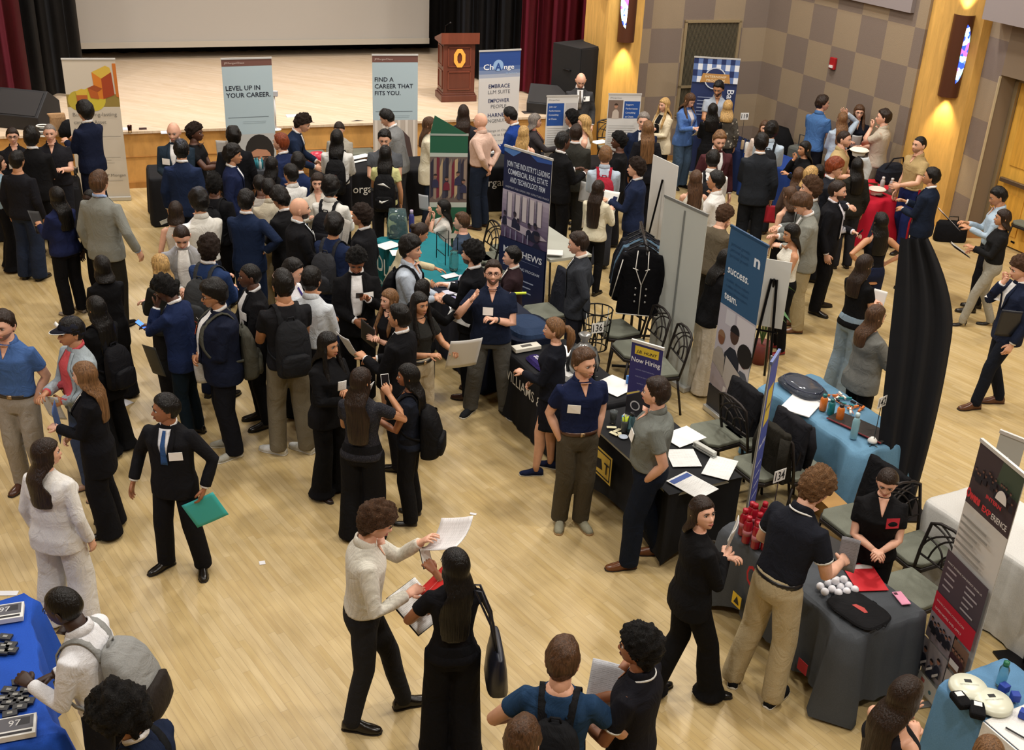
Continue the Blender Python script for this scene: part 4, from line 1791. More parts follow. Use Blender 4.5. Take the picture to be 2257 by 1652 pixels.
g.quad([(x0 + .05, -.015, .40), (x0 + .17, -.015, .42), (x0 + .14, -.015, .52), (x0 + .06, -.015, .50)], bk)
for dx in (0,):
    g.quad([(1.02, -.012, .20), (1.20, -.012, .20), (1.24, -.012, .24), (1.2, -.012, .62), (1.02, -.012, .62)], ye)
g.obj('printed_emblem', cl)
cloth_text(cl, 'T', .54, .41, .08, .11, '15151a', y=-.018)
t_, cl = add_table('will', 3.08, 0, 1.45, .70, '131418', 'box', 'folding table under a black cloth with large white serif name on its front')
cloth_text(cl, 'WILLIAMS & CO', .07, .49, 1.12, .115, 'c9c6bd', y=-.062, align='L', bold=.004)
t_, cl = add_table('navy', 5.05, -.05, 1.50, .72, '161c2e', 'box', 'folding table under a dark navy cloth crowded with leaflets')
cloth_text(cl, 'TE', 1.14, .46, .30, .18, 'd8d8d6', y=-.062)
t_, cl = add_table('teal', 6.78, -.05, 1.66, .74, '14707a', 'loose', 'folding table under a teal cloth with white lettering')
cloth_text(cl, 'DLC', .50, .40, .62, .22, 'dfe8e6', y=-.10)
cloth_text(cl, 'CONSULTING GROUP', .62, .24, .70, .06, 'c9d8d6', y=-.11)
t_, cl = add_table('bluegrey', 1.36, 2.03, 1.42, .66, '5f88a4', 'loose', 'folding table under a blue-grey cloth with orange and teal bottles')
add_table('grey', 6.80, 1.69, 1.52, .67, '9aa08f', 'bare', 'bare grey plastic folding table behind the navy banner', h=.74)
t_, cl = add_table('white', -.90, 2.02, 1.5, .72, 'd4d3cf', 'box', 'folding table under a plain white cloth behind the internship banner')
t_, cl = add_table('lblue', .67, -5.70, 1.44, .76, '1f4fb4', 'loose', 'folding table under a royal blue cloth at the left edge with small black boxes')
t_, cl = add_table('brblue', -2.64, .40, 1.45, .60, '5b86ab', 'box', 'folding table under a sky blue cloth with two round white tins')
g = G()
P, a = AT(-3.02, .395)
mW = mat('drape', 'e6e5e2')
g.box((.45, .30, .762), (.9, .64, .008), mW)
g.box((.45, -.020-.012, .47), (.9, .012, .58), mW)
wc = tag(g.obj('tablecloth', None, bevel=.003), 'white runner cloth laid over the near end of the sky blue table', 'tablecloth')
wc.matrix_world = Matrix.Translation(P) @ Matrix.Rotation(a, 4, 'Z')
t_, cl = add_table('red', 7.25, 7.62, 1.45, .46, 'b5122c', 'loose', 'folding table under a bright red cloth beside the uniformed man')
t_, cl = add_table('royal', 8.75, 7.38, 1.30, .60, '1e3c82', 'box', 'folding table under a royal blue cloth near the grey suitcase')
t_, cl = add_table('bath', 10.3, 7.40, 1.35, .60, '17264e', 'box', 'folding table under a dark navy cloth in front of the gingham banner')
cloth_text(cl, 'Bath & Body Works', .72, .46, 1.0, .12, 'd8dce4', y=-.062)


def row(key, x, y, ln, dp, col, style, label, a=None, **k):
    P = Vector((x, y, 0))
    r = table('t', label, P, RS if a is None else a, ln, dp, col, style, **k)
    TB[key] = (P, RS if a is None else a, ln, dp, r)
    return r


t_, cl = row('jl', -5.50, 16.02, 1.75, .72, '17171b', 'box', 'folding table under a black cloth below the leftmost pale blue banner')
t_, cl = row('jm', -3.10, 16.62, 1.85, .74, '141418', 'box', 'folding table under a black cloth with a white bank name, left of two')
cloth_text(cl, 'JPMorganChase', .78, .44, 1.10, .125, 'e2e0da', y=-.062, bold=.004)
t_, cl = row('jr', -1.05, 17.30, 1.75, .72, '141418', 'box', 'folding table under a black cloth with a white bank name, rightmost of two')
cloth_text(cl, 'JPMorganChase', .72, .44, 1.20, .13, 'e2e0da', y=-.062, bold=.004)
t_, cl = row('lt', -7.9, 14.9, 1.62, .6, '16161a', 'box', 'folding table under a black cloth at the far left with white papers', )
t_, cl = row('cb', .62, 17.55, 1.9, .7, '151519', 'box', 'folding table under a black cloth below the two bank poster boards')
# ---------------------------------------------------------------- banquet chairs
def make_chair(label, seatc='6f7266', group=None):
    rt = thing('banquet_chair', label, 'chair', (0, 0, 0), 0, group)
    mt = mat('metal', '2b2624', metal=.5, rough=.45)
    g = G()
    g.prism([(-.22, -.20), (.22, -.20), (.24, .14), (.17, .22), (-.17, .22), (-.24, .14)], .43, .47, mt)
    g.prism([(-.21, -.19), (.21, -.19), (.23, .13), (.16, .21), (-.16, .21), (-.23, .13)], .47, .51, mat('drape', seatc))
    g.obj('seat', rt, bevel=.012)
    g = G()
    # back frame: y negative is behind the sitter
    pl = [(-.20, -.19, .42), (-.215, -.24, .66), (-.205, -.29, .90), (-.13, -.30, .935), (0, -.305, .95), (.13, -.30, .935), (.205, -.29, .90), (.215, -.24, .66), (.20, -.19, .42)]
    g.tube(pl, .014, mt, 8)
    g.tube([(-.213, -.235, .63), (.213, -.235, .63)], .010, mt, 6)

    def arc(x0, z0, x1, z1, bx, bz):
        pp = []
        for i in range(9):
            t = i / 8
            x = (1 - t) ** 2 * x0 + 2 * t * (1 - t) * bx + t * t * x1
            z = (1 - t) ** 2 * z0 + 2 * t * (1 - t) * bz + t * t * z1
            pp.append((x, -.19 - (z - .42) * .215, z))
        g.tube(pp, .0085, mt, 6)
    arc(-.205, .90, .12, .63, .10, .90)
    arc(.205, .90, -.12, .63, -.10, .90)
    arc(-.215, .78, .02, .63, .0, .80)
    arc(.215, .78, -.02, .63, .0, .80)
    arc(-.13, .935, .215, .66, .20, .85)
    arc(.13, .935, -.215, .66, -.20, .85)
    g.obj('backrest', rt, True)
    for x, y0, y1 in ((-.19, -.18, -.26), (.19, -.18, -.26), (-.19, .17, .23), (.19, .17, .23)):
        g = G()
        g.tube([(x, y0, .45), (x * 1.12, y1, .0)], .0135, mt, 8)
        g.obj('leg', rt, True)
    return rt


def dup(root, loc, rz, label=None, group=None):
    r = root.copy()
    C.objects.link(r)
    r.location = loc
    r.rotation_euler = (0, 0, rz)
    if label:
        r['label'] = label
    if group:
        r['group'] = group
    for ch in list(root.children):
        c = ch.copy()
        C.objects.link(c)
        c.parent = r
        for q in ch.children:
            d = q.copy()
            C.objects.link(d)
            d.parent = c
    return r


AS = math.atan2(-E_.x, E_.y)       # facing -e needs the +y axis along -e
FE = math.atan2(-E_.x, E_.y)


def face(v):
    return math.atan2(-v.x, v.y)


ch0 = make_chair('dark metal banquet chair nearest the black table, black bag over its back', '6f7266')
CH = []


def chair(P, v, label):
    global ch0
    P = Vector((P.x, P.y, 0))
    if not CH:
        ch0.location = P
        ch0.rotation_euler = (0, 0, face(v))
        ch0['label'] = label
        CH.append(ch0)
        return ch0
    c = dup(ch0, P, face(v), label)
    CH.append(c)
    return c


chair(se(1.10, 1.30), -E_, 'dark banquet chair at the far end of the black table with yellow crest')
chair(se(.42, 1.32), -E_, 'dark banquet chair with armrest shadow behind the stapler on the black table')
chair(se(.95, 1.62), E_, 'banquet chair with grey seat pulled up to the blue-grey table')
chair(se(.30, 1.64), E_, 'banquet chair with black rucksack at the near end of the blue-grey table')
chair(se(-.62, 1.50), -E_, 'banquet chair behind the charcoal table, black jacket over it')
chair(se(-1.55, 1.28), -E_, 'banquet chair with empty grey seat beside the pink phone')
chair(se(-1.15, 1.72), D_ * -1, 'banquet chair turned sideways in front of the white table')
chair(se(2.55, 1.55), -E_ * .9 + D_ * .2, 'banquet chair with grey seat nearest the purple hiring banner')
chair(se(3.05, 1.60), -E_ * .9 + D_ * .1, 'banquet chair with grey seat in the middle of three behind the charcoal suited man')
chair(se(3.60, 1.70), -E_ * .9, 'banquet chair farthest of three behind the charcoal suited man')
chair(se(4.35, 1.12), -E_, 'banquet chair of the man in the burgundy jacket')
chair(se(6.3, 1.12), -E_, 'banquet chair beside the seated woman in white')
chair(se(5.7, 1.15), -E_, 'banquet chair of the seated man in a grey t-shirt')
chair(se(6.15, 1.40), -E_ + D_ * .7, 'banquet chair stacked against others behind the teal table')
chair(se(6.4, 1.66), -E_ + D_ * .2, 'dark banquet chair leaning beside the bare grey table')
chair(at(690, 400, 0), -nS, 'banquet chair left of the young man behind the bank table')
chair(at(797, 395, 0), -nS, 'banquet chair in front of the wooden stage face')
chair(at(1345, 385, 0), -nS, 'banquet chair between the two bank poster boards')
chair(at(2255, 560, 0), D_, 'banquet chair beside the black crate trolley')


# ---------------------------------------------------------------- banners
class Panel:
    """flat printed panel in its own plane: u right 0..1, v down 0..1"""

    def __init__(s, W, H):
        s.W, s.H = W, H
        s.g = G()
        s.t = G()
        s.k = 0

    def P(s, a, b, off):
        return Vector(((a - .5) * s.W, -off, (1 - b) * s.H))

    def poly(s, pts, col):
        s.k += 1
        s.g.quad([s.P(a, b, .004 + .0006 * s.k) for a, b in pts][::-1], mat('print', col, rough=.55))

    def rect(s, a0, b0, a1, b1, col):
        s.poly([(a0, b0), (a1, b0), (a1, b1), (a0, b1)], col)

    def disc(s, a, b, r, col, ry=None):
        ry = ry or r * s.W / s.H
        s.poly([(a + r * math.cos(i * PI / 10), b + ry * math.sin(i * PI / 10)) for i in range(20)], col)

    def person(s, a, b, sz, skin='6a4a3a', hair='1c1614', cloth='20242e'):
        q = s.W / s.H
        s.poly([(a - sz * .9, b + sz * q * 3.2), (a - sz * .8, b + sz * q * 1.5), (a - .3 * sz, b + sz * q * .9), (a + .3 * sz, b + sz * q * .9), (a + sz * .8, b + sz * q * 1.5), (a + sz * .9, b + sz * q * 3.2)], cloth)
        s.disc(a, b, sz * .46, skin, sz * q * .62)
        s.poly([(a + sz * .5 * math.cos(R(t)), b - sz * q * .12 - sz * q * .55 * math.sin(R(t))) for t in range(0, 181, 20)], hair)

    def text(s, tx, a, b, w_=None, h_=None, col='ffffff', align='C', bold=.0, rot=0, shear=0):
        M = Matrix.Translation(s.P(a, b, .004 + .0006 * (s.k + 3))) @ Matrix.Rotation(R(90), 4, 'X') @ Matrix.Rotation(R(rot), 4, 'Z')
        text_into(s.t, tx, mat('print', col, rough=.55), M, w_ * s.W if w_ else None, h_ * s.W if h_ else None, align, bold, shear=shear)

    def lines(s, a0, a1, b, n, dv, col, th=.004, rag=.2):
        rnd = random.Random(int(b * 1000) + n)
        for i in range(n):
            e = a1 - (a1 - a0) * rag * rnd.random()
            s.rect(a0, b + i * dv, e, b + i * dv + th, col)


def banner(label, TL, TR, h, base=0.0, H=None, backc='b9bab6', name='retractable_banner', foot=True, rail='d9d9d6', front=True, cat='banner', gap=.06):
    """roll-up banner whose top corners are seen at TL and TR, top at height h"""
    A = at(TL[0], TL[1], h)
    B = at(TR[0], TR[1], h)
    W = (B - A).xy.length
    mid = (A + B) / 2
    ang = math.atan2(B.y - A.y, B.x - A.x)
    rt = thing(name, label, cat, (mid.x, mid.y, base), ang)
    H = H or (h - base - gap)
    p = Panel(W, H)
    p.off = gap
    g = G()
    g.box((0, 0, H / 2 + gap), (W, .006, H), mat('print', backc, rough=.7))
    g.obj('panel', rt)
    g = G()
    g.box((0, 0, H + gap), (W + .012, .022, .026), mat('metal', rail, metal=.4))
    g.obj('top_rail', rt)
    if foot:
        g = G()
        g.box((0, 0, gap / 2 + .005), (W + .02, .10, gap), mat('metal', 'c4c4c0', metal=.5))
        g.box((0, 0, .008), (.06, .34, .014), mat('metal', '8a8a86', metal=.5))
        g.obj('base', rt, bevel=.006)
        g = G()
        g.tube([(0, .035, gap), (0, .03, H + gap)], .009, mat('metal', '8a8a86', metal=.6), 8)
        g.obj('pole', rt)
    p.rt = rt
    return p


def finish(p, gap=None):
    gap = p.off if gap is None else gap
    if p.g.v:
        o = p.g.obj('printed_panel', p.rt)
        o.location = (0, 0, gap)
    if p.t.v:
        o = p.t.obj('lettering', p.rt)
        o.location = (0, 0, gap)
    return p.rt


# asset management banner
p = banner('cream roll-up banner with orange and yellow blocks at the far left', (135, 130), (253, 130), 2.22)
p.rect(0, 0, 1, 1, 'c9bfae')
p.rect(0, .245, 1, .335, '8f7a3c')
p.disc(.22, .29, .20, 'b8a43a')
p.disc(.5, .28, .24, 'c8b63a')
p.poly([(.53, .09), (.80, .045), (.88, .06), (.90, .10), (.70, .135)], 'cfae45')
p.poly([(.53, .09), (.70, .135), (.70, .28), (.55, .27)], 'cf7a26')
p.poly([(.70, .135), (.90, .09), (.92, .25), (.70, .28)], '9c3f1c')
p.poly([(.93, .03), (1, .03), (1, .27), (.95, .26)], 'c4702a')
p.poly([(.42, .20), (.55, .18), (.70, .205), (.60, .23)], '9a4a20')
p.poly([(.42, .20), (.60, .23), (.62, .28), (.46, .27)], 'b05a24')
p.poly([(.18, .225), (.30, .205), (.42, .215), (.40, .25), (.20, .25)], 'd0b040')
p.poly([(.19, .25), (.40, .25), (.40, .315), (.20, .315)], 'b0602a')
p.text('Build a long-lasting', .08, .40, .84, .075, '77726a', 'L')
p.text('career in Asset', .08, .455, .62, .075, '77726a', 'L')
p.text('Management', .08, .51, .52, .075, '77726a', 'L')
p.lines(.08, .95, .545, 1, .01, '9a958c', .0035, .02)
p.lines(.6, .95, .70, 1, .02, '9a958c', .003)
p.lines(.08, .8, .72, 2, .02, '9a958c', .002)
p.text('J.P.Morgan', .96, .845, .42, .06, '6c675e', 'R')
p.lines(.55, .95, .875, 1, .02, '9a958c', .003)
finish(p)
# two pale blue banners
for TL, TR, l1, lab, who in (((487, 130), (598, 127), ('LEVEL UP IN', 'YOUR CAREER.'), 'pale blue roll-up banner reading LEVEL UP IN YOUR CAREER', 1), ((820, 121), (921, 121), ('FIND A', 'CAREER THAT', 'FITS YOU.'), 'pale blue roll-up banner reading FIND A CAREER THAT FITS YOU', 2)):
    p = banner(lab, TL, TR, 2.2)
    p.rect(0, 0, 1, 1, 'a9bcc4')
    p.rect(0, 0, 1, .055, '6d4a42')
    p.text('JPMorganChase', .05, .037, .40, .035, 'c8b8b0', 'L')
    for i, t in enumerate(l1):
        p.text(t, .05, (.23 if who == 1 else .20) + .052 * i, None, .092, '10182a', 'L', .012)
    p.lines(.06, .9, .43, 1, .01, '5d6c74', .004, .02)
    p.lines(.35, .85, .465, 2, .012, '7c8c94', .002)
    if who == 1:
        p.rect(0, .56, 1, 1, 'b4b5b2')
        p.poly([(.20, 1), (.30, .90), (.52, .86), (.86, .88), (1, .93), (1, 1)], '2c2e32')
        p.disc(.66, .70, .30, '231f1d', .135)
        p.disc(.67, .765, .225, 'b48266', .118)
        p.poly([(.42, .71), (.50, .63), (.70, .61), (.90, .66), (.92, .73), (.80, .685), (.6, .675)], '231f1d')
        p.poly([(.46, .80), (.52, .85), (.67, .89), (.82, .85), (.88, .80), (.84, .87), (.67, .90), (.50, .87)], '5a3e32')
        for a in (.50, .70):
            p.rect(a, .735, a + .15, .742, '2a1d18')
            p.disc(a + .075, .758, .045, '3c3434', .014)
        p.rect(.655, .77, .69, .80, 'a06e56')
        p.rect(.58, .835, .77, .845, '7a443c')
    else:
        p.rect(0, .50, 1, 1, 'b7ada2')
        for i in range(6):
            p.rect(.04 + i * .17, .50, .10 + i * .17, 1, 'd2cac0')
        p.poly([(.45, 1), (.50, .72), (.52, .62), (.66, .58), (.82, .64), (.90, .80), (.98, 1)], '4a3a38')
        p.disc(.56, .66, .10, 'b07e66')
    finish(p)
# change banner
p = banner('white roll-up banner with a deep blue top reading Change', (1057, 113), (1148, 109), 2.22)
for i in range(8):
    t = i / 7
    c0, c1 = (38, 72, 140), (206, 204, 202)
    k_ = max(0, (t - .45) / .55)
    c = '%02x%02x%02x' % tuple(int(c0[j] * (1 - k_) + c1[j] * k_) for j in range(3))
    p.rect(0, i * .03, 1, (i + 1) * .03 if i < 7 else .24, c)
p.rect(0, .24, 1, 1, 'cecbc8')
p.disc(.46, .115, .125, '8fb0d8')
p.text('Ch', .10, .145, .24, .12, 'f2f4f6', 'L', .01)
p.text('A', .46, .15, .16, .15, '26488c', 'C', .03)
p.text('nge', .60, .145, .32, .10, 'f2f4f6', 'L', .01)
p.text('at Chase', .93, .185, .28, .045, 'a9c0dc', 'R')
for i, (a, b) in enumerate((('EMBRACE', 'LLM SUITE'), ('EMPOWER', 'PEOPLE'), ('HARNESS', 'INGENUITY'))):
    p.text(a, .5, .29 + .115 * i, .52, .085, '222c58', 'C', .008)
    p.text(b, .5, .335 + .115 * i, .54 if i != 1 else .38, .08, '5e5f64')
p.text('Change at Chase', .5, .64, .6, .05, '77777a')
p.text('Now at Life', .5, .675, .45, .05, '77777a')
for i in range(4):
    p.text(('Learn more', '& connect', 'with our', 'people'[:6])[i], .5, .72 + i * .035, .4, .04, '9a9a9c')
finish(p)


# bank poster boards on easels
def board(label, TL, TR, h, H, flip):
    p = banner(label, TL, TR, h, base=h - H, H=H, foot=False, name='poster_board', cat='poster board', gap=0)
    p.rect(0, 0, 1, 1, 'dcdcda')
    p.text('JPMorganChase', .05, .06, .35, .04, '77777a', 'L')
    if flip:
        p.rect(.50, .095, .98, .33, '1f4f9c')
        p.rect(.02, .08, .46, .33, '7c6a60')
        p.person(.25, .16, .12, 'b98a70', '3a2a20', 'c8bcb0')
        xs = .55
    else:
        p.rect(.03, .095, .56, .40, '1f4f9c')
        p.rect(.60, .095, .97, .36, 'c4c2c2')
        p.person(.72, .2, .07)
        p.person(.86, .22, .07)
        xs = .08
    for i, t in enumerate(('Support' if flip else 'Join our', 'Performance', 'Consulting', 'at Chase.')):
        p.text(t, xs, .15 + .055 * i, None, .05, 'dfe8f4', 'L', .01)
    p.lines(.06, .9, .43, 14, .03, 'b0b0ae', .006)
    finish(p)
    g = G()
    W = p.W
    lm = mat('metal', '26262a')
    z = h - H
    for x in (-W * .4, W * .4):
        g.tube([(x, .03, H * .9), (x * 1.2, .06, -z + .0)], .012, lm, 6)
    g.tube([(0, .04, H * .9), (0, .45, -z)], .012, lm, 6)
    g.obj('easel', p.rt)


board('white poster board with blue square below the bald man in the charcoal suit', (1206, 212), (1275, 211), 1.95, 1.15, 0)
board('white poster board with photo and blue square under the wall sconce', (1342, 207), (1414, 208), 1.95, 1.15, 1)
# bath banner
p = banner('navy roll-up banner with blue gingham top against the slatted grille', (1531, 125), (1632, 131), 2.12)
p.rect(0, 0, 1, 1, '24325e')
for i in range(4):
    for j in range(10):
        p.rect(j * .1, i * .052, j * .1 + .1, i * .052 + .052, ('e4e8f0', '5f78ac', '5f78ac', '1c2c5c')[(i % 2 == 0) * 1 + (j % 2 == 0) * 2] if i < 4 else 'ffffff')
p.disc(.50, .17, .24, 'c9d0dc')
p.disc(.50, .17, .215, '24325e')
p.poly([(.22, .13), (.80, .13), (.84, .21), (.78, .205), (.24, .205), (.17, .21)], 'b98a4e')
p.text('INTERNSHIP', .51, .165, .46, .05, 'e8d8b8', 'C', .01)
p.text('PROGRAM', .51, .197, .40, .05, 'e8d8b8', 'C', .01)
p.text('Bath & Body Works', .80, .26, None, .15, 'e6eaf2', 'L', .01, rot=-90)
p.lines(.16, .55, .33, 6, .03, '8c98b8', .008)
finish(p)
# navy banner of the real estate firm
p = banner('tall navy banner with a boardroom photograph in the middle of the hall', (1113, 320), (1218, 352), 2.12)
p.rect(0, 0, 1, 1, '141c42')
p.poly([(0, 0), (.4, 0), (.2, .05), (0, .03)], '4c78b8')
p.poly([(.5, 0), (1, 0), (1, .03), (.7, .04)], '2c509a')
for i, (t, w_) in enumerate((('JOIN THE INDUSTRY’S LEADING', .90), ('COMMERCIAL REAL ESTATE', .84), ('AND TECHNOLOGY FIRM', .74))):
    p.text(t, .52, .115 + .048 * i, w_, .085, 'cfd8e8', 'C', .006)
p.text('INVESTMENT SALES | LEASING | DEBT & STRUCTURED FINANCE', .52, .25, .92, .03, 'b0b4c4')
for i in range(10):
    t = i / 9
    p.rect(0, .265 + i * .03, 1, .295 + i * .03 + .002, '%02x%02x%02x' % (int(170 - 90 * t), int(160 - 95 * t), int(176 - 80 * t)))
for a in (.10, .27, .42, .58, .74):
    p.rect(a, .27, a + .012, .44, '50505e')
    p.rect(a + .03, .275, a + .12, .43, 'c6bcc0')
p.poly([(0, .46), (.10, .44), (.85, .475), (1, .50), (.7, .52), (0, .48)], 'b4a8b4')
for a, b, s__ in ((.08, .41, .06), (.30, .40, .07), (.38, .43, .05), (.62, .44, .07), (.75, .43, .08), (.80, .49, .13)):
    p.person(a, b, s__, '3a2c38', '181428', '1c1a34')
for a in (.1, .22, .34, .5, .6):
    p.rect(a, .50, a + .02, .56, '8a88a0')
p.rect(0, .565, 1, 1, '141c42')
p.text('MATTHEWS', .52, .655, .84, .10, 'd6dae4', 'C', .02)
p.lines(.10, .88, .675, 1, .01, '7a84a4', .002, .02)
p.text('SALES TRAINING PROGRAM', .5, .74, .8, .045, 'b8c0d4', 'C', .01)
p.lines(.1, .8, .80, 3, .035, '9aa4c0', .008)
finish(p)
# back of a white banner
p = banner('roll-up banner seen from its plain pale grey back', (1466, 431), (1561, 474), 2.10, backc='b8bcb6', rail='8a8c8a')
g = G()
g.tube([(0, -.012, .06), (0, -.008, 2.04)], .010, mat('metal', '8e9290', metal=.5), 8)
g.obj('rear_pole', p.rt)
# success / team banner: fabric sleeve with rounded top corners
p = banner('blue fabric banner reading success and team above an office photograph', (1612, 497), (1694, 543), 2.12, rail='2f5276')
p.rect(0, 0, 1, 1, '2f5579')
p.text('n', .80, .13, .17, .20, 'dfe6ee', 'C', .025)
p.text('success.', .08, .235, .58, .135, 'e6ebf0', 'L', .015)
p.text('team.', .08, .375, .36, .135, 'e6ebf0', 'L', .015)
for b in (.09, .12, .15):
    p.text('personal growth', .08, b, .5, .06, '24466a', 'L')
for b in (.28, .31, .34):
    p.text('a values driven culture', .08, b, .62, .055, '24466a', 'L')
p.rect(0, .41, 1, .87, 'b6b2bc')
p.rect(.2, .42, .45, .50, 'c8c8d0')
p.poly([(.5, .42), (1, .42), (1, .80), (.55, .60)], 'cfccd2')
p.person(.50, .53, .26, '4a342c', '16141a', '1c2230')
p.person(.16, .585, .2, '7a4e38', '8a6a50', 'a09890')
p.person(.84, .625, .22, '5c2c2c', '141216', '505664')
p.disc(.84, .60, .20, '141216')
p.poly([(.36, .66), (.80, .715), (.78, .87), (.34, .82)], 'b0aaa6')
p.poly([(0, .74), (.35, .79), (.5, .83), (1, .90), (1, .96), (0, .86)], '9c9298')
p.rect(0, .87, 1, 1, '26262c')
for a in (.4, .62):
    p.rect(a, .83, a + .08, .865, 'c8c4c4')
finish(p)
# tabletop hiring banner
p = banner('small purple tabletop banner reading Now Hiring', (1394, 749), (1463, 769), .75 + .80, base=.755, gap=.03)
p.rect(0, 0, 1, 1, '2c2c68')
p.rect(.12, .05, .88, .16, 'd6bc3c')
p.text('J.B. HUNT', .5, .135, .66, .09, '1c1c24', 'C', .012, shear=.2)
p.text('Now Hiring', .5, .26, .92, .15, 'e8eaf0', 'C', .012)
for i in range(4):
    p.text(('GOOD PARTNERSHIPS', 'DEDICATED PEOPLE', 'SUPPLY CHAIN', 'SKILLS TEAM')[i], .5, .36 + .09 * i, .6, .035, '9aa0c8')
p.poly([(0, .75), (.5, .62), (1, .72), (1, 1), (0, 1)], '26262e')
p.poly([(0, .70), (.4, .62), (.4, .64), (0, .73)], 'd8c46a')
p.disc(.30, .84, .16, 'c8c8cc')
p.disc(.30, .84, .12, '2c2c34')
finish(p)
# blue banner seen almost edge on
p = banner('blue banner with a yellow badge seen almost edge-on beside the black table', (1700, 800), (1718, 772), 2.05, rail='5a6a9a')
p.rect(0, 0, 1, 1, '3b4ba0')
p.rect(.18, .13, .85, .30, 'd6bc3c')
p.text('J.B. HUNT', .5, .23, .60, .12, '1c1c24', 'C', .02)
p.text('Now Hiring', .5, .40, .85, .17, 'd8dcf0', 'C', .03)
p.lines(.15, .8, .48, 4, .05, 'b0b8dc', .01)
p.poly([(0, .8), (1, .72), (1, 1), (0, 1)], 'b49a84')
finish(p)
# internship banner
p = banner('large roll-up banner about an intern experience at the right edge', (2164, 969), (2262, 1050), 2.12)
p.rect(0, 0, 1, 1, 'c9c7c2')
p.rect(0, 0, 1, .235, '3d3236')
p.poly([(.55, .0), (1, 0), (1, .10), (.5, .09)], '3e4a3c')
rnd = random.Random(5)
for i in range(16):
    p.person(.05 + .06 * i + rnd.random() * .02, .07 + .04 * rnd.random(), .045, '6c4c42', '1c1618', '1c1c26')
p.text('Owens', .06, .20, .32, .14, 'c8323a', 'L', .05)
p.text('INTERN', .46, .155, .34, .06, 'c8323a', 'L', .03)
p.text('EXP', .44, .205, .20, .09, 'c8323a', 'L', .04)
p.text('ERIENCE', .66, .205, .34, .09, 'd8d4d0', 'L', .01)
p.poly([(.75 + .12 * math.cos(R(t)), .13 - .04 * math.sin(R(t))) for t in range(0, 181, 15)], 'd8d4d0')
p.lines(.10, .8, .27, 6, .025, '8c8c88', .009, .5)
p.rect(0, .43, 1, .61, '453c44')
p.text('WHAT INTERNS CAN EXPECT FROM US', .06, .475, .85, .03, 'c4c0c0', 'L', .02)
p.lines(.08, .42, .49, 4, .025, 'a09aa0', .007, .5)
p.lines(.56, .9, .49, 5, .022, 'a09aa0', .007, .5)
p.rect(0, .605, 1, .69, 'b01c30')
p.text('WWW.CAREERS.OWENS.COM', .06, .64, .70, .035, 'd8a0a4', 'L', .02)
p.text('LEARN MORE AND APPLY', .06, .672, .68, .04, 'e0b0b4', 'L', .02)
p.rect(0, .69, .62, .80, '8a8088')
p.rect(.64, .70, 1, .82, '7a5c4c')
p.rect(0, .805, .62, .93, '9a9296')
p.rect(.64, .83, 1, .93, 'b8b0ac')
for i in range(7):
    p.person(.08 + .08 * i, .715 + .01 * (i % 2), .06, '8a6050', '1a1618', '1c1c26')
for i in range(4):
    p.person(.70 + .08 * i, .735, .06, '8a6050', '1a1618', '3c2028')
p.rect(.70, .77, .92, .795, 'd0cccc')
for a, b in ((.15, .84), (.35, .86), (.5, .83), (.85, .87)):
    p.person(a, b, .09, '9a6c58', '221a1c', '2a2c3c')
for i in range(3):
    p.poly([(.12 + .16 * i, .90), (.24 + .16 * i, .87), (.25 + .16 * i, .88), (.13 + .16 * i, .91)], 'd4d0d0')
p.rect(0, .93, 1, 1, 'cccac4')
p.poly([(.08, .955), (.16, .94), (.15, .965)], '24262a')
p.rect(.24, .945, .33, .96, 'c06a62')
p.disc(.50, .97, .035, '4a7480')
p.disc(.26, .98, .03, '5a5c60')
finish(p)
# pale board behind it
p = banner('plain pale grey board standing behind the internship banner', (2206, 950), (2262, 972), 1.9, backc='b4b4ac', foot=False, gap=.05)
g = G()
for x in (-.3, .3):
    g.box((x * p.W, .0, .05), (.03, .3, .1), mat('metal', '8a8a86'))
g.obj('foot', p.rt)
# green tower display
p = banner('tall green display with a slanted top and a photo band', (948, 296), (1032, 297), 1.86, rail='b8c4bc')
p.rect(0, 0, 1, 1, '1f5a42')
p.rect(0, .14, 1, .17, 'b4bcb4')
p.rect(0, .17, 1, .53, '6a5c58')
p.rect(0, .53, 1, .57, 'b4bcb4')
rnd = random.Random(9)
for i in range(12):
    p.poly([(x, y) for x, y in ((.02 + .08 * i, .17 + .1 * rnd.random()), (.10 + .08 * i, .18), (.10 + .08 * i, .45 + .07 * rnd.random()), (.02 + .08 * i, .5))], ('2c2838', '8c7a6c', '6c2434', 'b09a78', '3c3c4c')[i % 5])
for a, b in ((.15, .32), (.45, .34), (.75, .30), (.9, .36)):
    p.person(a, b, .10, '8a6454', '2a2224', ('6c2434', '2c2c48')[int(a * 10) % 2])
p.poly([(.34, .80), (.80, .77), (.80, .86), (.66, .88), (.66, .82), (.48, .83), (.48, .93), (.34, .93)], 'd4dcd6')
finish(p)
g = G()
W = p.W
g.prism([(-W / 2, 1.86), (W / 2, 1.86), (-W / 2 + .06, 2.12)], -.004, .004, mat('print', '1f5a42', rough=.6), Matrix.Rotation(R(90), 4, 'X'))
g.obj('slanted_top', p.rt)


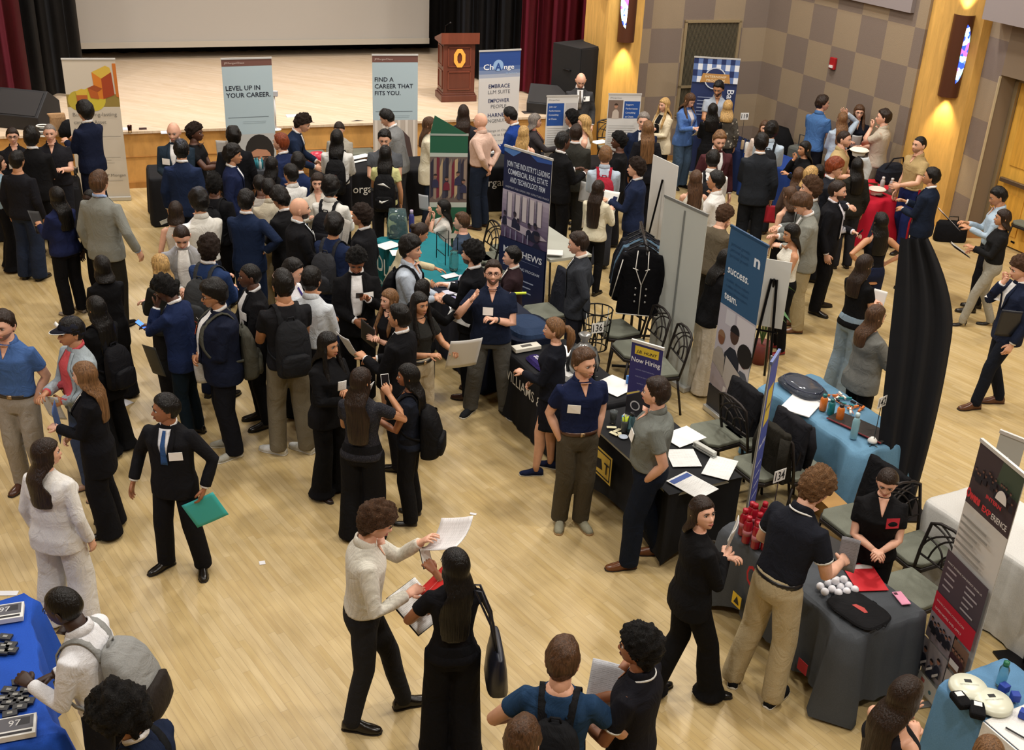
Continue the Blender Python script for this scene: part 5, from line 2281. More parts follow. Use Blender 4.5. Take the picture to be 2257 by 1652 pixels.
# small number signs on wire stands
def number_sign(px, py, z, num, label, base, rz=0, sz=.13):
    P = at(px, py, z)
    rt = thing('table_number_sign', label, 'sign', (P.x, P.y, base), rz)
    g = G()
    g.tube([(0, 0, .0), (0, 0, z - base)], .004, mat('metal', '6a6a66'), 6)
    g.tube([(-.05, 0, .004), (.05, 0, .004)], .004, mat('metal', '6a6a66'), 6)
    g.tube([(0, -.05, .004), (0, .05, .004)], .004, mat('metal', '6a6a66'), 6)
    g.obj('wire_stand', rt)
    g = G()
    g.box((0, -.004, z - base), (sz, .003, sz * .82), mat('print', 'e4e4e0'))
    g.obj('card', rt)
    g = G()
    text_into(g, num, mat('print', '15151a'), Matrix.Translation((0, -.0075, z - base - .035)) @ Matrix.Rotation(R(90), 4, 'X'), sz * .8, .075, 'C', .012)
    g.obj('lettering', rt)


number_sign(1317, 722, 1.30, '136', 'white card numbered 136 beside the balloon shaped bag', .75, .4)
number_sign(1718, 1047, 1.16, '134', 'white card numbered 134 at the foot of the blue edge-on banner', 0, .6)
number_sign(1944, 885, 1.20, '142', 'white card numbered 142 at the blue-grey table', .75, .7)
number_sign(1641, 256, 1.20, '119', 'white card numbered 119 against the checkered wall', .75, .2, .15)
# black feather flag
FT = at(2012, 505, 3.0)
rt = thing('feather_flag', 'tall plain black feather flag on the right, seen from behind', 'flag', at(1968, 1112, .1).xy.to_3d(), R(4))
g = G()
pl = []
Hf = 2.74
prof = []
for i in range(25):
    t = i / 24
    z = .16 + (Hf - .16) * t
    x0 = -.21 - .24 * t
    x1 = .21 + .07 * math.sin(PI * t) - .12 * t - .30 * max(0, (t - .66) / .34) ** 1.7
    prof.append((x0, max(x1, x0 + .01), z))
NXf = 14
vs_ = []
for k in (0, 1):
    for x0, x1, z in prof:
        for j in range(NXf + 1):
            x = x0 + (x1 - x0) * j / NXf
            vs_.append((x, .03 * math.sin(j * 1.4 + z * .5) * (1 - .3 * k) + .006 * k, z))
q = NXf + 1
n_ = len(prof)
fs = []
for k in (0, 1):
    for i in range(n_ - 1):
        for j in range(NXf):
            a = k * n_ * q + i * q + j
            f = (a, a + 1, a + q + 1, a + q)
            fs.append(f if k == 0 else f[::-1])
g.add(vs_, fs, mat('drape', '1b1d22'))
g.obj('flag_cloth', rt, True)
g = G()
g.tube([(.12, .05, 0), (.14, .05, 1.2), (.08, .05, 1.9), (-.08, .05, 2.3), (-.33, .04, Hf - .08)], [.012, .011, .009, .007, .005], mat('metal', '2a2a2e'), 8)
g.box((.12, .05, .01), (.4, .4, .02), mat('metal', '2a2a2e'))
g.obj('pole', rt)
rt = thing('feather_flag', 'black feather flag behind the internship banner, only its lower part showing', 'flag', at(2250, 1440, .2).xy.to_3d() + Vector((.12, .1, 0)), R(10))
g = G()
vs_ = []
for i in range(13):
    z = .42 + i * .14
    for j in range(8):
        vs_.append((-.10 + .09 * j, .03 * math.sin(j * 1.9), z))
g.add(vs_, [(i * 8 + j, i * 8 + j + 1, i * 8 + 9 + j, i * 8 + 8 + j) for i in range(12) for j in range(7)], mat('drape', '17181c'))
o = g.obj('flag_cloth', rt, True)
md = o.modifiers.new('t', 'SOLIDIFY')
md.thickness = .006
g = G()
g.tube([(0, 0.02, 0), (0, 0.02, 2.1)], .014, mat('metal', '2a2a2e'), 8)
g.box((0, 0, .01), (.35, .35, .02), mat('metal', '2a2a2e'))
g.obj('pole', rt)
# white foam board on black easel
A = at(1681, 566, 1.62)
B = at(1747, 577, 1.62)
ea = thing('display_easel', 'black tripod easel holding a blank white board', 'easel', ((A.x + B.x) / 2, (A.y + B.y) / 2, 0), math.atan2(B.y - A.y, B.x - A.x))
lm = mat('metal', '1b1b1e')
g = G()
W = (B - A).xy.length
for x in (-W * .36, W * .36):
    g.tube([(x * .25, -.03, 1.40), (x * 1.2, -.10, 0)], .016, lm, 6)
g.tube([(0, -.03, 1.40), (0, .50, 0)], .016, lm, 6)
g.tube([(-W * .4, -.06, .80), (W * .4, -.06, .80)], .012, lm, 6)
g.obj('frame', ea)
wb = tag(box_obj('foam_board', ((A.x + B.x) / 2, (A.y + B.y) / 2, 1.22), (W, .012, .78), mat('print', 'cfcfca'), None, math.atan2(B.y - A.y, B.x - A.x)), 'blank white board on the black easel beside the blue fabric banner', 'board')
# tilted white board near the clothes rack
wb2 = thing('foam_board', 'white board standing on edge behind the clothes rack', 'board', at(1452, 500, .6).xy.to_3d(), R(-62))
g = G()
g.box((0, 0, .95), (.62, .012, 1.25), mat('print', 'd4d4d0'))
g.obj('sheet', wb2)
g = G()
g.tube([(-.1, .02, 1.3), (-.25, .30, 0)], .014, lm, 6)
g.tube([(.1, .02, 1.3), (.25, .30, 0)], .014, lm, 6)
g.tube([(0, -.02, 1.3), (0, -.25, 0)], .014, lm, 6)
g.obj('stand', wb2)
# ---------------------------------------------------------------- the crowd
W_, K_, N_, G_ = 'e6e6e6', '17171a', '1b2340', '77787a'
SUITK = dict(shirt=W_, openj=.018)
P_ = person
# ---- nearest people
P_('plaid', 850, 1105, 1.800, -78, 'shirt', 'd9d6ca', 'slim', '26272b', 'curly', 'm', 'p', 'person in a pale striped shirt leafing through white sheets above a red folder', L=((-.10, .36, .02), (.5, -.2, -1), 1.2, .5), Rr=((-.02, .27, -.22), (.6, -.3, -1), 1.2, .7), hp=22, lean=4, lf=(-.07, .30, 12), rf=(.10, -.06, -18), topk=(('stripe', 14.0), ('amt', .12)))
P_('tote', 1004, 1205, 1.680, 8, 'tee', '16161a', 'wide', '131316', 'long', 'k', 'b', 'person with very long dark hair in black holding a folder and phone', L=((.07, .28, -.36), (.9, -.3, -.7), 1.2, .6), Rr=((-.26, .36, -.06), (.4, -.2, -1), 1.4, .8), fem=1, hy_=38, hairL=.52, lf=(-.11, .05, 20), shoe='heel')
P_('teal', 1245, 1400, 1.780, -8, 'tee', '233c5a', 'pants', '24262c', 'short', 'm', 'w', 'person in a dark teal shirt with black rucksack reading a sheet', L=((.02, .20, -.30), (1, -.4, -.5), 1.2, .6), Rr=((.06, .26, -.30), (1, -.4, -.5), 1.2, .6), hp=14)
P_('bpolo', 1415, 1378, 1.790, 62, 'polo', '1a1a20', 'pants', '22242a', 'curly', 'k', 'b', 'person in a black polo with white piping holding a green folder', L=((-.08, .30, -.27), (.6, -.3, -1), 1.2, .7), Rr=((-.10, .27, -.30), (.8, -.3, -1), 1.2, .7), hy_=5, trim='d8d8d4', watch=-1)
P_('lowhead', 1155, 1582, 1.750, -22, 'tee', '1d1e24', 'pants', '222228', 'short', 'm', 'w', 'person at the bottom edge with cropped brown hair and glasses', glasses=1)
P_('wback', 118, 1290, 1.800, 84, 'shirt', 'dfe0e4', 'slim', '1b1b20', 'buzz', 'k', 'k', 'person in a white shirt with a light grey rucksack by the blue table', L='hold', Rr='front', hp=12, lean=10)
P_('afro', 222, 1512, 1.740, 68, 'suit', '1a2338', 'pants', '1b1d26', 'afro', 'k', 't', 'person with a large black afro in a navy jacket at the bottom left', L='hold', Rr='front', hp=24, lean=8, hy_=14, glasses=1, **SUITK)
P_('suitbl', 362, 866, 1.660, 172, 'suit', K_, 'pants', '16161a', 'short', 'k', 'b', 'person in a black suit and blue tie holding a turquoise folder', L=((.12, .06, -.46), (.8, -.5, 0), 0, .5), Rr='out', hy_=-58, tie='3b5f96', badge=(-.10, 1.24), lf=(-.17, .0, 25), rf=(.16, .02, -30), **SUITK)
P_('wsuit', 95, 962, 1.660, -14, 'suit', 'dcdad6', 'wide', 'd8d6d2', 'long', 'b', 'w', 'person in a white trouser suit with long dark hair', fem=1, fat=.12, hy_=-42, hairL=.40, Rr=((.10, .04, -.52), (.5, -.8, 0), 0, .5), lf=(-.16, 0, 15), rf=(.16, 0, -15))
P_('aubur', 182, 793, 1.660, 100, 'cardigan', '141418', 'wide', '141418', 'long', 'l', 'p', 'person in a long black cardigan with auburn hair hugging a blue folder', L='front', Rr='clasp', fem=1, hairL=.44, shirt='c9c4bc', V=.26, badge=0, collar=False, hy_=-12)
P_('cap', 152, 697, 1.760, 138, 'suit', '99a4aa', 'jeans', '3f4c68', 'short', 'k', 't', 'person in a dark baseball cap, pale grey jacket and coral shirt', L='clasp', Rr='front', cap='20222c', shirt='c8555a', V=.44, openj=.06, hem=.88, hy_=-8, shoe='flat', shoec='b08a70')
P_('bluep', 2, 682, 1.800, 176, 'polo', '46659a', 'pants', '9c958a', 'short', 'b', 'p', 'person in a steel blue polo at the left edge of the hall', badge=(.10, 1.27), Rr='down', L='pocket', belt='2a2420', hem=.98, shoec='4a2c20', beard=.4)
P_('phoneL', 343, 607, 1.740, 80, 'suit', '1e2a4c', 'slim', '14202a', 'curly', 'k', 'd', 'person with a mop of black curls looking down at a lit blue phone', L='chin', Rr=((-.02, .36, -.22), (.4, -.4, -1), 1.3, .6), hp=32, lean=6, **SUITK)
P_('asian', 463, 614, 1.820, 112, 'suit', '161b2c', 'pants', '15161c', 'mess', 'k', 't', 'person with glasses, open dark jacket and an orange sticker, hands folded in front', L='clasp', Rr='clasp', fat=.26, glasses=3 and 1, hp=8, shirt=W_, V=.44, openj=.045, badge=(.12, 1.26), badgec='d0562c', shoe='sneak', shoec='aaa89c', lf=(-.13, 0, 20))
P_('blackm', 549, 577, 1.780, 118, 'suit', '18181b', 'slim', '141416', 'buzz', 'k', 'd', 'person in a black jacket and open white shirt holding red and white leaflets', L='front', Rr='hold', hy_=-12, badge=(-.10, 1.26), shirt='d9d9da', V=.44, openj=.05)
P_('tback', 622, 592, 1.930, 28, 'tee', '1c1c1f', 'pants', '746c5a', 'short', 'k', 't', 'person in a black t-shirt with a black rucksack and sunglasses pushed up', L='hold', Rr='front', hy_=0, shoe='sneak', shoec='d9d9d4', glasses=3, lf=(-.12, .05, 45), rf=(.12, -.02, 35))
P_('ltback', 686, 585, 1.811, -22, 'shirt', 'c6ccd2', 'pants', '1c1c20', 'short', 'k', 't', 'person from behind in a pale blue shirt with short black hair', L='front', Rr='front')
P_('tie', 652, 568, 1.747, -96, 'shirt', 'e2e2e6', 'pants', '1c1c20', 'short', 'k', 'w', 'person in profile with a white shirt and purple tie', L='front', Rr='front', tie='3a2c78', hp=14)
P_('lookp', 785, 552, 1.800, 190, 'suit', '131315', 'pants', '131315', 'curly', 'k', 'b', 'person in a black suit with wavy hair tapping at a phone', L='phone', Rr='clasp', hp=30, badge=(-.11, 1.26), shirt=W_, V=.40, openj=.035)
P_('wk1', 722, 728, 1.680, 232, 'suit', '141416', 'flare', '121214', 'longf', 'k', 't', 'person in a black trouser suit with long hair holding a white paper', L='chest', Rr='hold', fem=1, hairL=.46, hy_=8, shirt=None, V=.2, shoe='heel', shoec='2a1c18', fat=.08)
P_('wk2', 795, 806, 1.670, -8, 'tee', '26262c', 'wide', '141416', 'long', 'b', 't', 'person with waist length hair and clip in a sequinned black top', L='hold', Rr=((.04, .22, .02), (.7, -.4, -.8), 1.4, .8), fem=1, hairL=.56, hy_=-25, fat=.08, topk=(('dots', 160.0), ('dcol', '8a8a88'), ('dthr', .16)), shoe='flat', shoec='141416')
P_('wk3', 900, 798, 1.580, 84, 'tee', '1b1f2a', 'pants', '141417', 'long', 'k', 'b', 'person in a navy t-shirt with a black rucksack, hands around a phone', L='hold', Rr='front', fem=1, hairL=.36, hy_=6, fat=.06, shoe='flat')
P_('wbrown', 858, 633, 1.549, 140, 'dress', '151518', 'none', '151518', 'longf', 'l', 'p', 'person with long brown hair in a black dress hugging a dark folder', L='cross', Rr='chest', fem=1, hy_=-10)
P_('ksuit', 880, 668, 1.720, 70, 'suit', '141417', 'pants', '15151a', 'short', 'k', 't', 'person in a black suit facing the table with a hand held out', L='hold', Rr='front', **SUITK)
P_('wblk1', 932, 612, 1.520, -40, 'sweater', '121214', 'pants', '121214', 'long', 'k', 't', 'person hidden behind long black hair, holding a white sheet over the table', L='front', Rr='reach', fem=1, hairL=.5)
P_('wblk2', 925, 640, 1.666, 222, 'tee', '2a2a28', 'pants', 'b9ab90', 'longf', 'k', 't', 'person in a dark top and cream trousers holding large white papers', L=((.06, .30, -.24), (.6, -.3, -1), 1.2, .6), Rr='hold', fem=1, hairL=.44, belt='17171a', hem=.98)
P_('bluesh', 905, 517, 1.780, -100, 'shirt', 'b7c2d0', 'pants', '20222a', 'mess', 'k', 'w', 'person in a light blue shirt with a black rucksack facing the teal table', L='front', Rr='front')
P_('cream', 936, 488, 1.680, -70, 'suit', 'c9bd9c', 'pants', 'c9bd9c', 'bun', 'b', 't', 'person in a cream jacket leaning over the navy table', L='reach', Rr='table', fem=1, lean=22, hp=15)
P_('wave', 1088, 570, 1.760, 182, 'polo', '1a2236', 'pants', '4f4e4a', 'short', 'b', 'p', 'smiling person with glasses and navy polo raising one hand', L='chest', Rr=((.03, .20, .01), (.7, -.1, -1), 3.1, .05), fat=.17, glasses=2, beard=.7, badge=(.04, 1.27), smile=1, hp=-14, watch=-1, shoe='sneak', shoec='26282c', lf=(-.19, 0, 28), rf=(.19, -.02, -30))
P_('dkpro', 1042, 528, 1.799, 72, 'suit', '15161a', 'pants', '15161a', 'curly', 'k', 'w', 'bearded person in a black suit in profile behind the waving man', L='front', Rr='hold', beard=.8, **SUITK, shoec='3a221a')
P_('npolo', 1290, 765, 1.790, 196, 'polo', '1a2240', 'pants', '4a4438', 'short', 'm', 'w', 'smiling person in a navy polo with both hands in pockets', L='pocket', Rr='pocket', hy_=24, belt='4a2e20', badge=(.095, 1.25), hem=.99, beard=.2, smile=1, shoe='gum', shoec='8d8a76', lf=(-.09, .02, 12), rf=(.09, -.03, -20))
P_('dressw', 1224, 695, 1.673, 80, 'sweater', '181a22', 'skirt', '181a22', 'pony', 'l', 'w', 'person with a curly light brown ponytail and short navy dress', L='front', Rr='clasp', fem=1, hairL=.16, shoe='sneak', shoec='1d2440', hem=.90, lf=(-.08, .12, 15))
P_('gpolo', 1450, 830, 1.780, 82, 'polo', '6f736e', 'pants', '161c28', 'short', 'b', 'p', 'stout person in a grey polo with a hand in his trouser pocket', L='pocket', Rr='pocket', fat=.22, hy_=-16, hem=.98, shoe='dress', shoec='6e4226', badge=(-.10, 1.27), lf=(-.13, .12, 20), rf=(.13, -.12, 10))
P_('look', 1545, 1087, 1.700, -72, 'suit', '151517', 'flare', '131315', 'bob', 'b', 'p', 'person in a black trouser suit looking straight up at the camera', L='chest', Rr='chest', fem=1, hy_=-78, hp=-18, shoe='dress', shoec='121214', lf=(-.05, -.16, 10), rf=(.10, .24, -20), hairL=.22)
P_('kpolo', 1825, 1028, 1.890, -52, 'polo', '1d1f27', 'pants', 'b6a888', 'curly', 'l', 'p', 'person in a dark polo and khaki trousers leaning over the charcoal table', L=((-.02, .30, -.34), (.6, -.4, -.8), 1, .5), Rr=((.02, .34, -.24), (.5, -.4, -1), 1, .7), lean=14, hp=24, hy_=-6, belt='17171a', hem=1.0, trim='d8d8d4', shoe='sneak', shoec='1c1d20', lf=(-.17, -.05, 40), rf=(.13, .02, 10))
P_('kwom', 1962, 1034, 1.60, 168, 'polo', '161618', 'slim', '151517', 'tied', 'b', 'p', 'person in a black polo with both hands together behind the charcoal table', L='front', Rr='front', fem=1, fat=.15, hp=16, hy_=-8, badge=(-.09, 1.30), badgec='b02030')
P_('tankw', 2020, 1487, 1.660, -62, 'sless', '1d1d22', 'slim', '1c1c20', 'long', 'b', 'w', 'person with long wavy dark hair in a sleeveless top at the blue table', L='chin', Rr='chest', fem=1, hp=22, badge=(.05, 1.20), hairL=.50, fat=.1)
P_('bunhead', 2192, 1622, 1.660, -10, 'sweater', 'c4b8a4', 'pants', '30303a', 'bun', 'l', 'w', 'person with a curly blond bun at the bottom right corner', fem=1)
# ---- middle left
P_('greyb', 215, 373, 1.940, -14, 'suit', '82847e', 'pants', '26241f', 'short', 'm', 'w', 'tall person in a light grey blazer with his back to the camera', L='down', Rr='out', shirt='9ab0d8')
P_('navyw', 122, 408, 1.640, 58, 'sweater', '1d2446', 'pants', '121215', 'long', 'k', 't', 'person in a navy sweater with curly black hair holding a dark folder', L='hold', Rr='front', fem=1, fat=.1, hairL=.42, shoe='flat', shoec='8a827a')
P_('gl1', 196, 414, 1.60, 150, 'sweater', '141416', 'pants', '141416', 'buzz', 'k', 'k', 'person in black speaking into a phone behind the grey blazer', L='chin')
P_('blkbob', 222, 560, 1.620, 40, 'cardigan', '131315', 'wide', '131315', 'bob', 'k', 'b', 'person with a black bob and black coat in front of the grey blazer', fem=1, L='front', Rr='front')
P_('blkcoat', 208, 648, 1.660, 62, 'cardigan', '111113', 'flare', '111113', 'long', 'k', 't', 'person in long black clothes with straight black hair and a shoulder bag', fem=1, L='front', Rr='hold', hairL=.5)
P_('blond', 350, 556, 1.672, 58, 'sweater', '23231f', 'pants', '1c1c1e', 'bob', 'y', 'w', 'blond person in a dark top facing away beside the grey jacket', fem=1, L='front', Rr='front')
P_('gjack', 398, 500, 1.800, 196, 'suit', '8b8a88', 'pants', '3a3a3c', 'buzz', 'b', 'p', 'person in a grey jacket and white shirt looking down, name badge on his chest', L='front', Rr='front', hp=30, lean=5, badge=(-.12, 1.28), shirt='e8e6e0', V=.42, openj=.05)
P_('ncurl', 458, 515, 1.830, -22, 'suit', '22345a', 'pants', '1c2238', 'curly', 'b', 'p', 'person in a blue suit with thick dark curls and his back to us', L='hold', Rr='front', hy_=30, **SUITK)
P_('bobb', 385, 440, 1.620, 10, 'sless', 'cfcac4', 'pants', '23232a', 'bob', 'b', 'p', 'person with a dark brown bob and bare shoulders', fem=1, L='down', hairL=.3)
P_('wshirt1', 436, 414, 1.864, 40, 'shirt', 'd6d4cc', 'pants', '22242c', 'mess', 'k', 't', 'person in a loose white shirt with black hair facing the poster', L='front', Rr='front', glasses=1)
P_('nback', 541, 415, 1.800, -8, 'suit', '1c2842', 'pants', '1c2842', 'short', 'k', 't', 'person in a plain navy suit seen squarely from behind', L='hold', Rr='hip', **SUITK)
P_('khak', 590, 392, 1.700, 20, 'shirt', 'bcb4a0', 'pants', 'bfb396', 'short', 'k', 'b', 'person in stone coloured clothes bending over papers', L='front', Rr='front', hp=25, lean=12)
P_('kleft', 607, 410, 1.740, 62, 'suit', '1a1a1c', 'pants', '1a1a1c', 'mess', 'k', 't', 'person in black looking down to the left with a strap on the shoulder', L='front', Rr='front', hp=25, **SUITK)
P_('bald', 659, 436, 1.840, -72, 'suit', '17171a', 'pants', '17171a', 'bald', 'b', 'w', 'bald bearded person in a black suit with badge holding a newspaper', L='front', Rr='hold', beard=1, badge=(-.02, 1.30), fat=.1, shirt='dfe6ea', V=.42, openj=.03)
P_('nruck', 735, 467, 1.780, -24, 'suit', '1c2744', 'pants', '1c2744', 'mess', 'k', 't', 'person in a navy jacket with a grey rucksack between two black suits', L='front', Rr='front', hy_=30)
P_('kprof', 797, 447, 1.780, 78, 'suit', '1b1b1e', 'pants', '1b1b1e', 'curly', 'b', 't', 'person in profile with curly hair and white collar by the teal table', **SUITK, L='front')
P_('wstrap', 728, 384, 1.800, -14, 'shirt', 'd9d8d2', 'pants', '1d1d22', 'mess', 'k', 't', 'person in a white shirt with black rucksack straps crossing the back', L='front', Rr='hold')
P_('wface', 699, 378, 1.699, 188, 'shirt', 'd3cec2', 'pants', '1d1d22', 'long', 'b', 'p', 'person with dark hair in a cream blouse facing us, black laptop in hand', L='chest', Rr='up' if 0 else 'chest', fem=1)
P_('wshort', 640, 360, 1.700, 52, 'shirt', 'dcdcda', 'pants', '22252e', 'short', 'k', 't', 'person in a short white shirt turning left between navy suits', L='front', Rr='front')
P_('nb2', 656, 334, 1.734, 6, 'suit', '1c294c', 'pants', '1c294c', 'short', 'k', 't', 'person in a navy suit with neat black hair in front of the bank table', **SUITK)
P_('redh', 618, 291, 1.780, 72, 'suit', '1f294a', 'pants', '1c2440', 'short', 'r', 'p', 'red-haired person in a navy suit', **SUITK)
P_('lean', 676, 250, 1.800, -86, 'suit', '1e2940', 'pants', '1c2438', 'curly', 'b', 'w', 'person in a navy suit leaning over the bank table by a red bag', L='table', Rr='table', lean=14, hp=20, **SUITK)
P_('cardi', 746, 266, 1.660, 180, 'sweater', 'a39e92', 'pants', '2b2b30', 'tied', 'b', 'w', 'person in a beige cardigan standing behind the bank table', fem=1, L='front', Rr='front', hp=15)
P_('osu', 742, 282, 1.720, 0, 'shirt', 'd7d7d4', 'pants', '16161a', 'long', 'k', 't', 'person in a white shirt with long black hair and a black crested rucksack', L='hold', Rr='hold', hairL=.26)
P_('gblaz', 843, 240, 1.780, 78, 'suit', '7d7f80', 'pants', '3a3a3e', 'short', 'k', 'w', 'person in a mid grey jacket bending beside the FITS YOU banner', hp=25, lean=12, L='table', Rr='table', **SUITK)
P_('gtee', 847, 285, 1.780, 182, 'tee', '515459', 'pants', '2c2c34', 'short', 'k', 'w', 'person in a slate grey t-shirt facing us behind the bank table', fat=.15, L='front', Rr='front', hp=12)
P_('nike', 849, 317, 1.686, 2, 'tee', 'c9c98e', 'slim', '131315', 'long', 'k', 't', 'person with long black hair and a black sports rucksack', fem=1, L='hold', Rr='down', hairL=.3)
P_('creamw', 946, 255, 1.700, -86, 'suit', 'd6cfb8', 'slim', '1b2230', 'long', 'm', 'w', 'person in a long cream blazer beside the green display', fem=1, L='front', Rr='front', hairL=.34, hem=.70)
P_('pink', 1060, 249, 1.800, 62, 'shirt', 'd3b4a4', 'pants', '1e2636', 'bald', 'b', 'p', 'bald person in a pale pink shirt with hands behind his back', L='back', Rr='back', fat=.08, hem=.99, belt='5a3020', shoec='3a2018')
P_('dkh', 1022, 228, 1.785, 4, 'sweater', '2a2a30', 'pants', '1c1c20', 'long', 'b', 't', 'person with thick dark hair behind the green display', fem=1, fat=.1, hairL=.46)
P_('roys', 1117, 235, 1.779, 66, 'suit', '1f3c84', 'pants', '1c3068', 'short', 'k', 't', 'person in a bright royal blue jacket bending over leaflets', L='hold', Rr='front', hp=25, lean=6, **SUITK)
P_('greyw', 1180, 247, 1.680, -88, 'suit', '3a3638', 'pants', '2a2a2e', 'bob', 'g', 'p', 'grey-haired person in a dark waistcoat and coral top pointing right', fem=1, L='hold', Rr='reach', shirt='c97a6c', V=.3, openj=.04, sleeve=0, fat=.08)
P_('blb', 1155, 274, 1.660, -14, 'sless', 'd8d4c8', 'pants', '2a2a30', 'long', 'y', 'p', 'person with long wavy blond hair seen from behind at the navy banner', fem=1, hairL=.40)
P_('boss', 1282, 164, 1.840, 184, 'suit', '3a3a3c', 'pants', '333336', 'bald', 'b', 'p', 'bald person in a charcoal suit and tie standing before the tall loudspeaker', hp=28, tie='6a625a', badge=(-.11, 1.32), beard=.4, **SUITK)
P_('kc1', 1262, 240, 1.760, 60, 'suit', '2e2e2c', 'pants', '262628', 'curly', 'k', 't', 'person with spiky black hair in front of the left poster board', L='front', **SUITK)
P_('kc2', 1271, 272, 1.800, -8, 'suit', '33332f', 'pants', '2a2a28', 'short', 'b', 'w', 'person in a dark olive grey suit seen from behind', L='front', Rr='front', **SUITK)
P_('blw', 1289, 250, 1.797, 92, 'sless', 'dcd8cc', 'pants', 'd4d0c4', 'long', 'y', 'p', 'blond person in a sleeveless cream dress in profile', fem=1, hairL=.28, L='front')
P_('afs', 1242, 289, 1.840, -58, 'suit', '141416', 'pants', '141416', 'short', 'k', 'd', 'tall person in a black suit with white collar turned to the right', L='hold', Rr='hold', **SUITK)
P_('smil', 1366, 289, 1.720, 84, 'tee', '161618', 'pants', '1c1c20', 'curly', 'k', 'd', 'smiling person with short black curls and black t-shirt', smile=1, L='front', Rr='front', fat=.08)
P_('redpk', 1336, 320, 1.760, -2, 'shirt', 'aebccb', 'pants', '3a3c44', 'short', 'l', 'w', 'person with cropped fair hair and a red rucksack', L='front', Rr='front')
P_('ncb', 1405, 345, 1.800, 76, 'suit', '1e2740', 'pants', '1c2338', 'curly', 'b', 'w', 'person in a navy suit with brown waves beside the red rucksack', **SUITK, L='hold')
P_('creamsw', 1320, 394, 1.595, -26, 'sweater', 'd3ccb4', 'slim', '131315', 'long', 'b', 'w', 'person in a cream jumper with very long brown hair holding papers and phone', fem=1, L='hold', Rr=((-.02, .28, -.14), (.5, -.4, -1), 1.4, .7), hairL=.56)
P_('ghn', 1420, 246, 1.780, 170, 'suit', '1d2740', 'pants', '1c2338', 'short', 'g', 'p', 'grey-haired person in a navy suit facing us', **SUITK, L='front')
P_('brnpon', 1430, 263, 1.765, 4, 'suit', '1b1b20', 'pants', '1b1b20', 'long', 'l', 'b', 'person with a long golden brown ponytail and black jacket', fem=1, hairL=.50)
P_('blz', 1466, 213, 1.675, 128, 'suit', 'd8ccb0', 'slim', '151518', 'longf', 'y', 'p', 'blond person in a cream blazer and black trousers', fem=1, L='front', Rr='chest', shirt='1a1a1c', V=.42, openj=.03, collar=False, hem=.76)
P_('jeansw', 1528, 206, 1.700, -142, 'suit', '5274b0', 'jeans', '4a5f78', 'longf', 'm', 'p', 'person in a sky blue blazer and jeans writing on a pad', fem=1, L='front', Rr='hold', hp=26, fat=.08, shirt='c8c4c8', V=.3, openj=.03, collar=False)
P_('greysh', 1584, 178, 1.819, 172, 'polo', 'a2abb8', 'pants', '2b2c33', 'short', 'k', 't', 'person in a pale grey shirt with beard in front of the gingham banner', beard=1, hp=20, L='front', Rr='front', hy_=-15)
P_('abaya', 1573, 225, 1.640, 2, 'dress', '131315', 'wide', '131315', 'cover', 'k', 't', 'person in a black headscarf and loose black gown', fem=1, hairL=.36, hem=.30, L='front', Rr='front', sleeve=1.0)
P_('tanscarf', 1606, 218, 1.620, -6, 'sweater', '4a4640', 'wide', '24262c', 'cover', 'y', 't', 'person in a beige headscarf and dark patterned blouse', fem=1, hairL=.26, topk=(('dots', 14.0), ('dcol', 'a8a090'), ('dthr', .25)))
# ---- right side
P_('burg', 1590, 288, 1.860, 196, 'suit', '48262a', 'pants', '2a2226', 'short', 'l', 'p', 'bearded person in a burgundy suit facing us, white badge on his chest', beard=1, badge=(.0, 1.18), hp=14, hy_=-10, shirt=W_, openj=.02)
P_('kwback', 1574, 328, 1.800, -8, 'shirt', 'e0e0de', 'pants', '1b1b20', 'short', 'k', 't', 'person in a white shirt with black rucksack straps, facing the burgundy suit', L='front', Rr='front')
P_('lhb', 1536, 372, 1.680, 2, 'sless', 'd9d4c4', 'pants', '24242a', 'long', 'm', 'w', 'person with straight light brown hair and a white sleeveless top', fem=1, hairL=.46, L='front', Rr='front')
P_('wpro', 1581, 374, 1.793, 64, 'shirt', 'e2e0dc', 'pants', '1c1d24', 'short', 'k', 't', 'person in a crisp white shirt in profile with slick black hair', L='front', Rr='front')
P_('olive', 1606, 450, 1.660, -46, 'sweater', '5c5344', 'pants', '23211e', 'curly', 'm', 'w', 'person in an olive jacket reading a leaflet behind the blue fabric banner', L='chin', Rr='phone', hp=20, lean=10)
P_('redfold', 1681, 291, 1.900, -6, 'suit', '26292e', 'pants', '1e2024', 'short', 'k', 't', 'tall person in a dark grey suit from behind carrying a red folder', L='front', Rr='down', **SUITK)
P_('lbruck', 1703, 266, 1.760, -14, 'shirt', 'b3c4d4', 'pants', '24262c', 'mess', 'k', 't', 'person in a light blue shirt with a black rucksack beside the tall grey suit', L='front', Rr='front')
P_('wfar', 1688, 263, 1.640, 172, 'sweater', 'c8b8ac', 'pants', '2c2c30', 'long', 'm', 'p', 'person with light brown hair behind the royal blue table', fem=1, L='chin')
P_('bluetall', 1816, 208, 1.840, -50, 'polo', '456a9c', 'pants', '17171c', 'short', 'b', 'p', 'tall person in a blue polo looking over his shoulder at the wall', L='front', Rr='front', badge=(.09, 1.30), hy_=-32, lean=4)
P_('lbback', 1860, 244, 1.666, 2, 'sweater', 'a9b8c8', 'pants', '4a4c54', 'long', 'l', 'w', 'person with pale brown hair in a light blue blouse raising a hand', fem=1, hairL=.42, L='front', Rr='up')
P_('vneck', 1897, 228, 1.739, 172, 'shirt', '171a24', 'pants', '1b1b20', 'longf', 'm', 'p', 'person with glasses in a black v-neck top by the checkered wall', fem=1, glasses=1, fat=.14, L='front', Rr='hold')
P_('bpol', 1952, 238, 1.840, 62, 'polo', 'b5ab9a', 'pants', '6a6458', 'short', 'b', 'p', 'person in a beige polo with a hand at his mouth by the wall', L='chin', Rr='front', fat=.08, hy_=10)
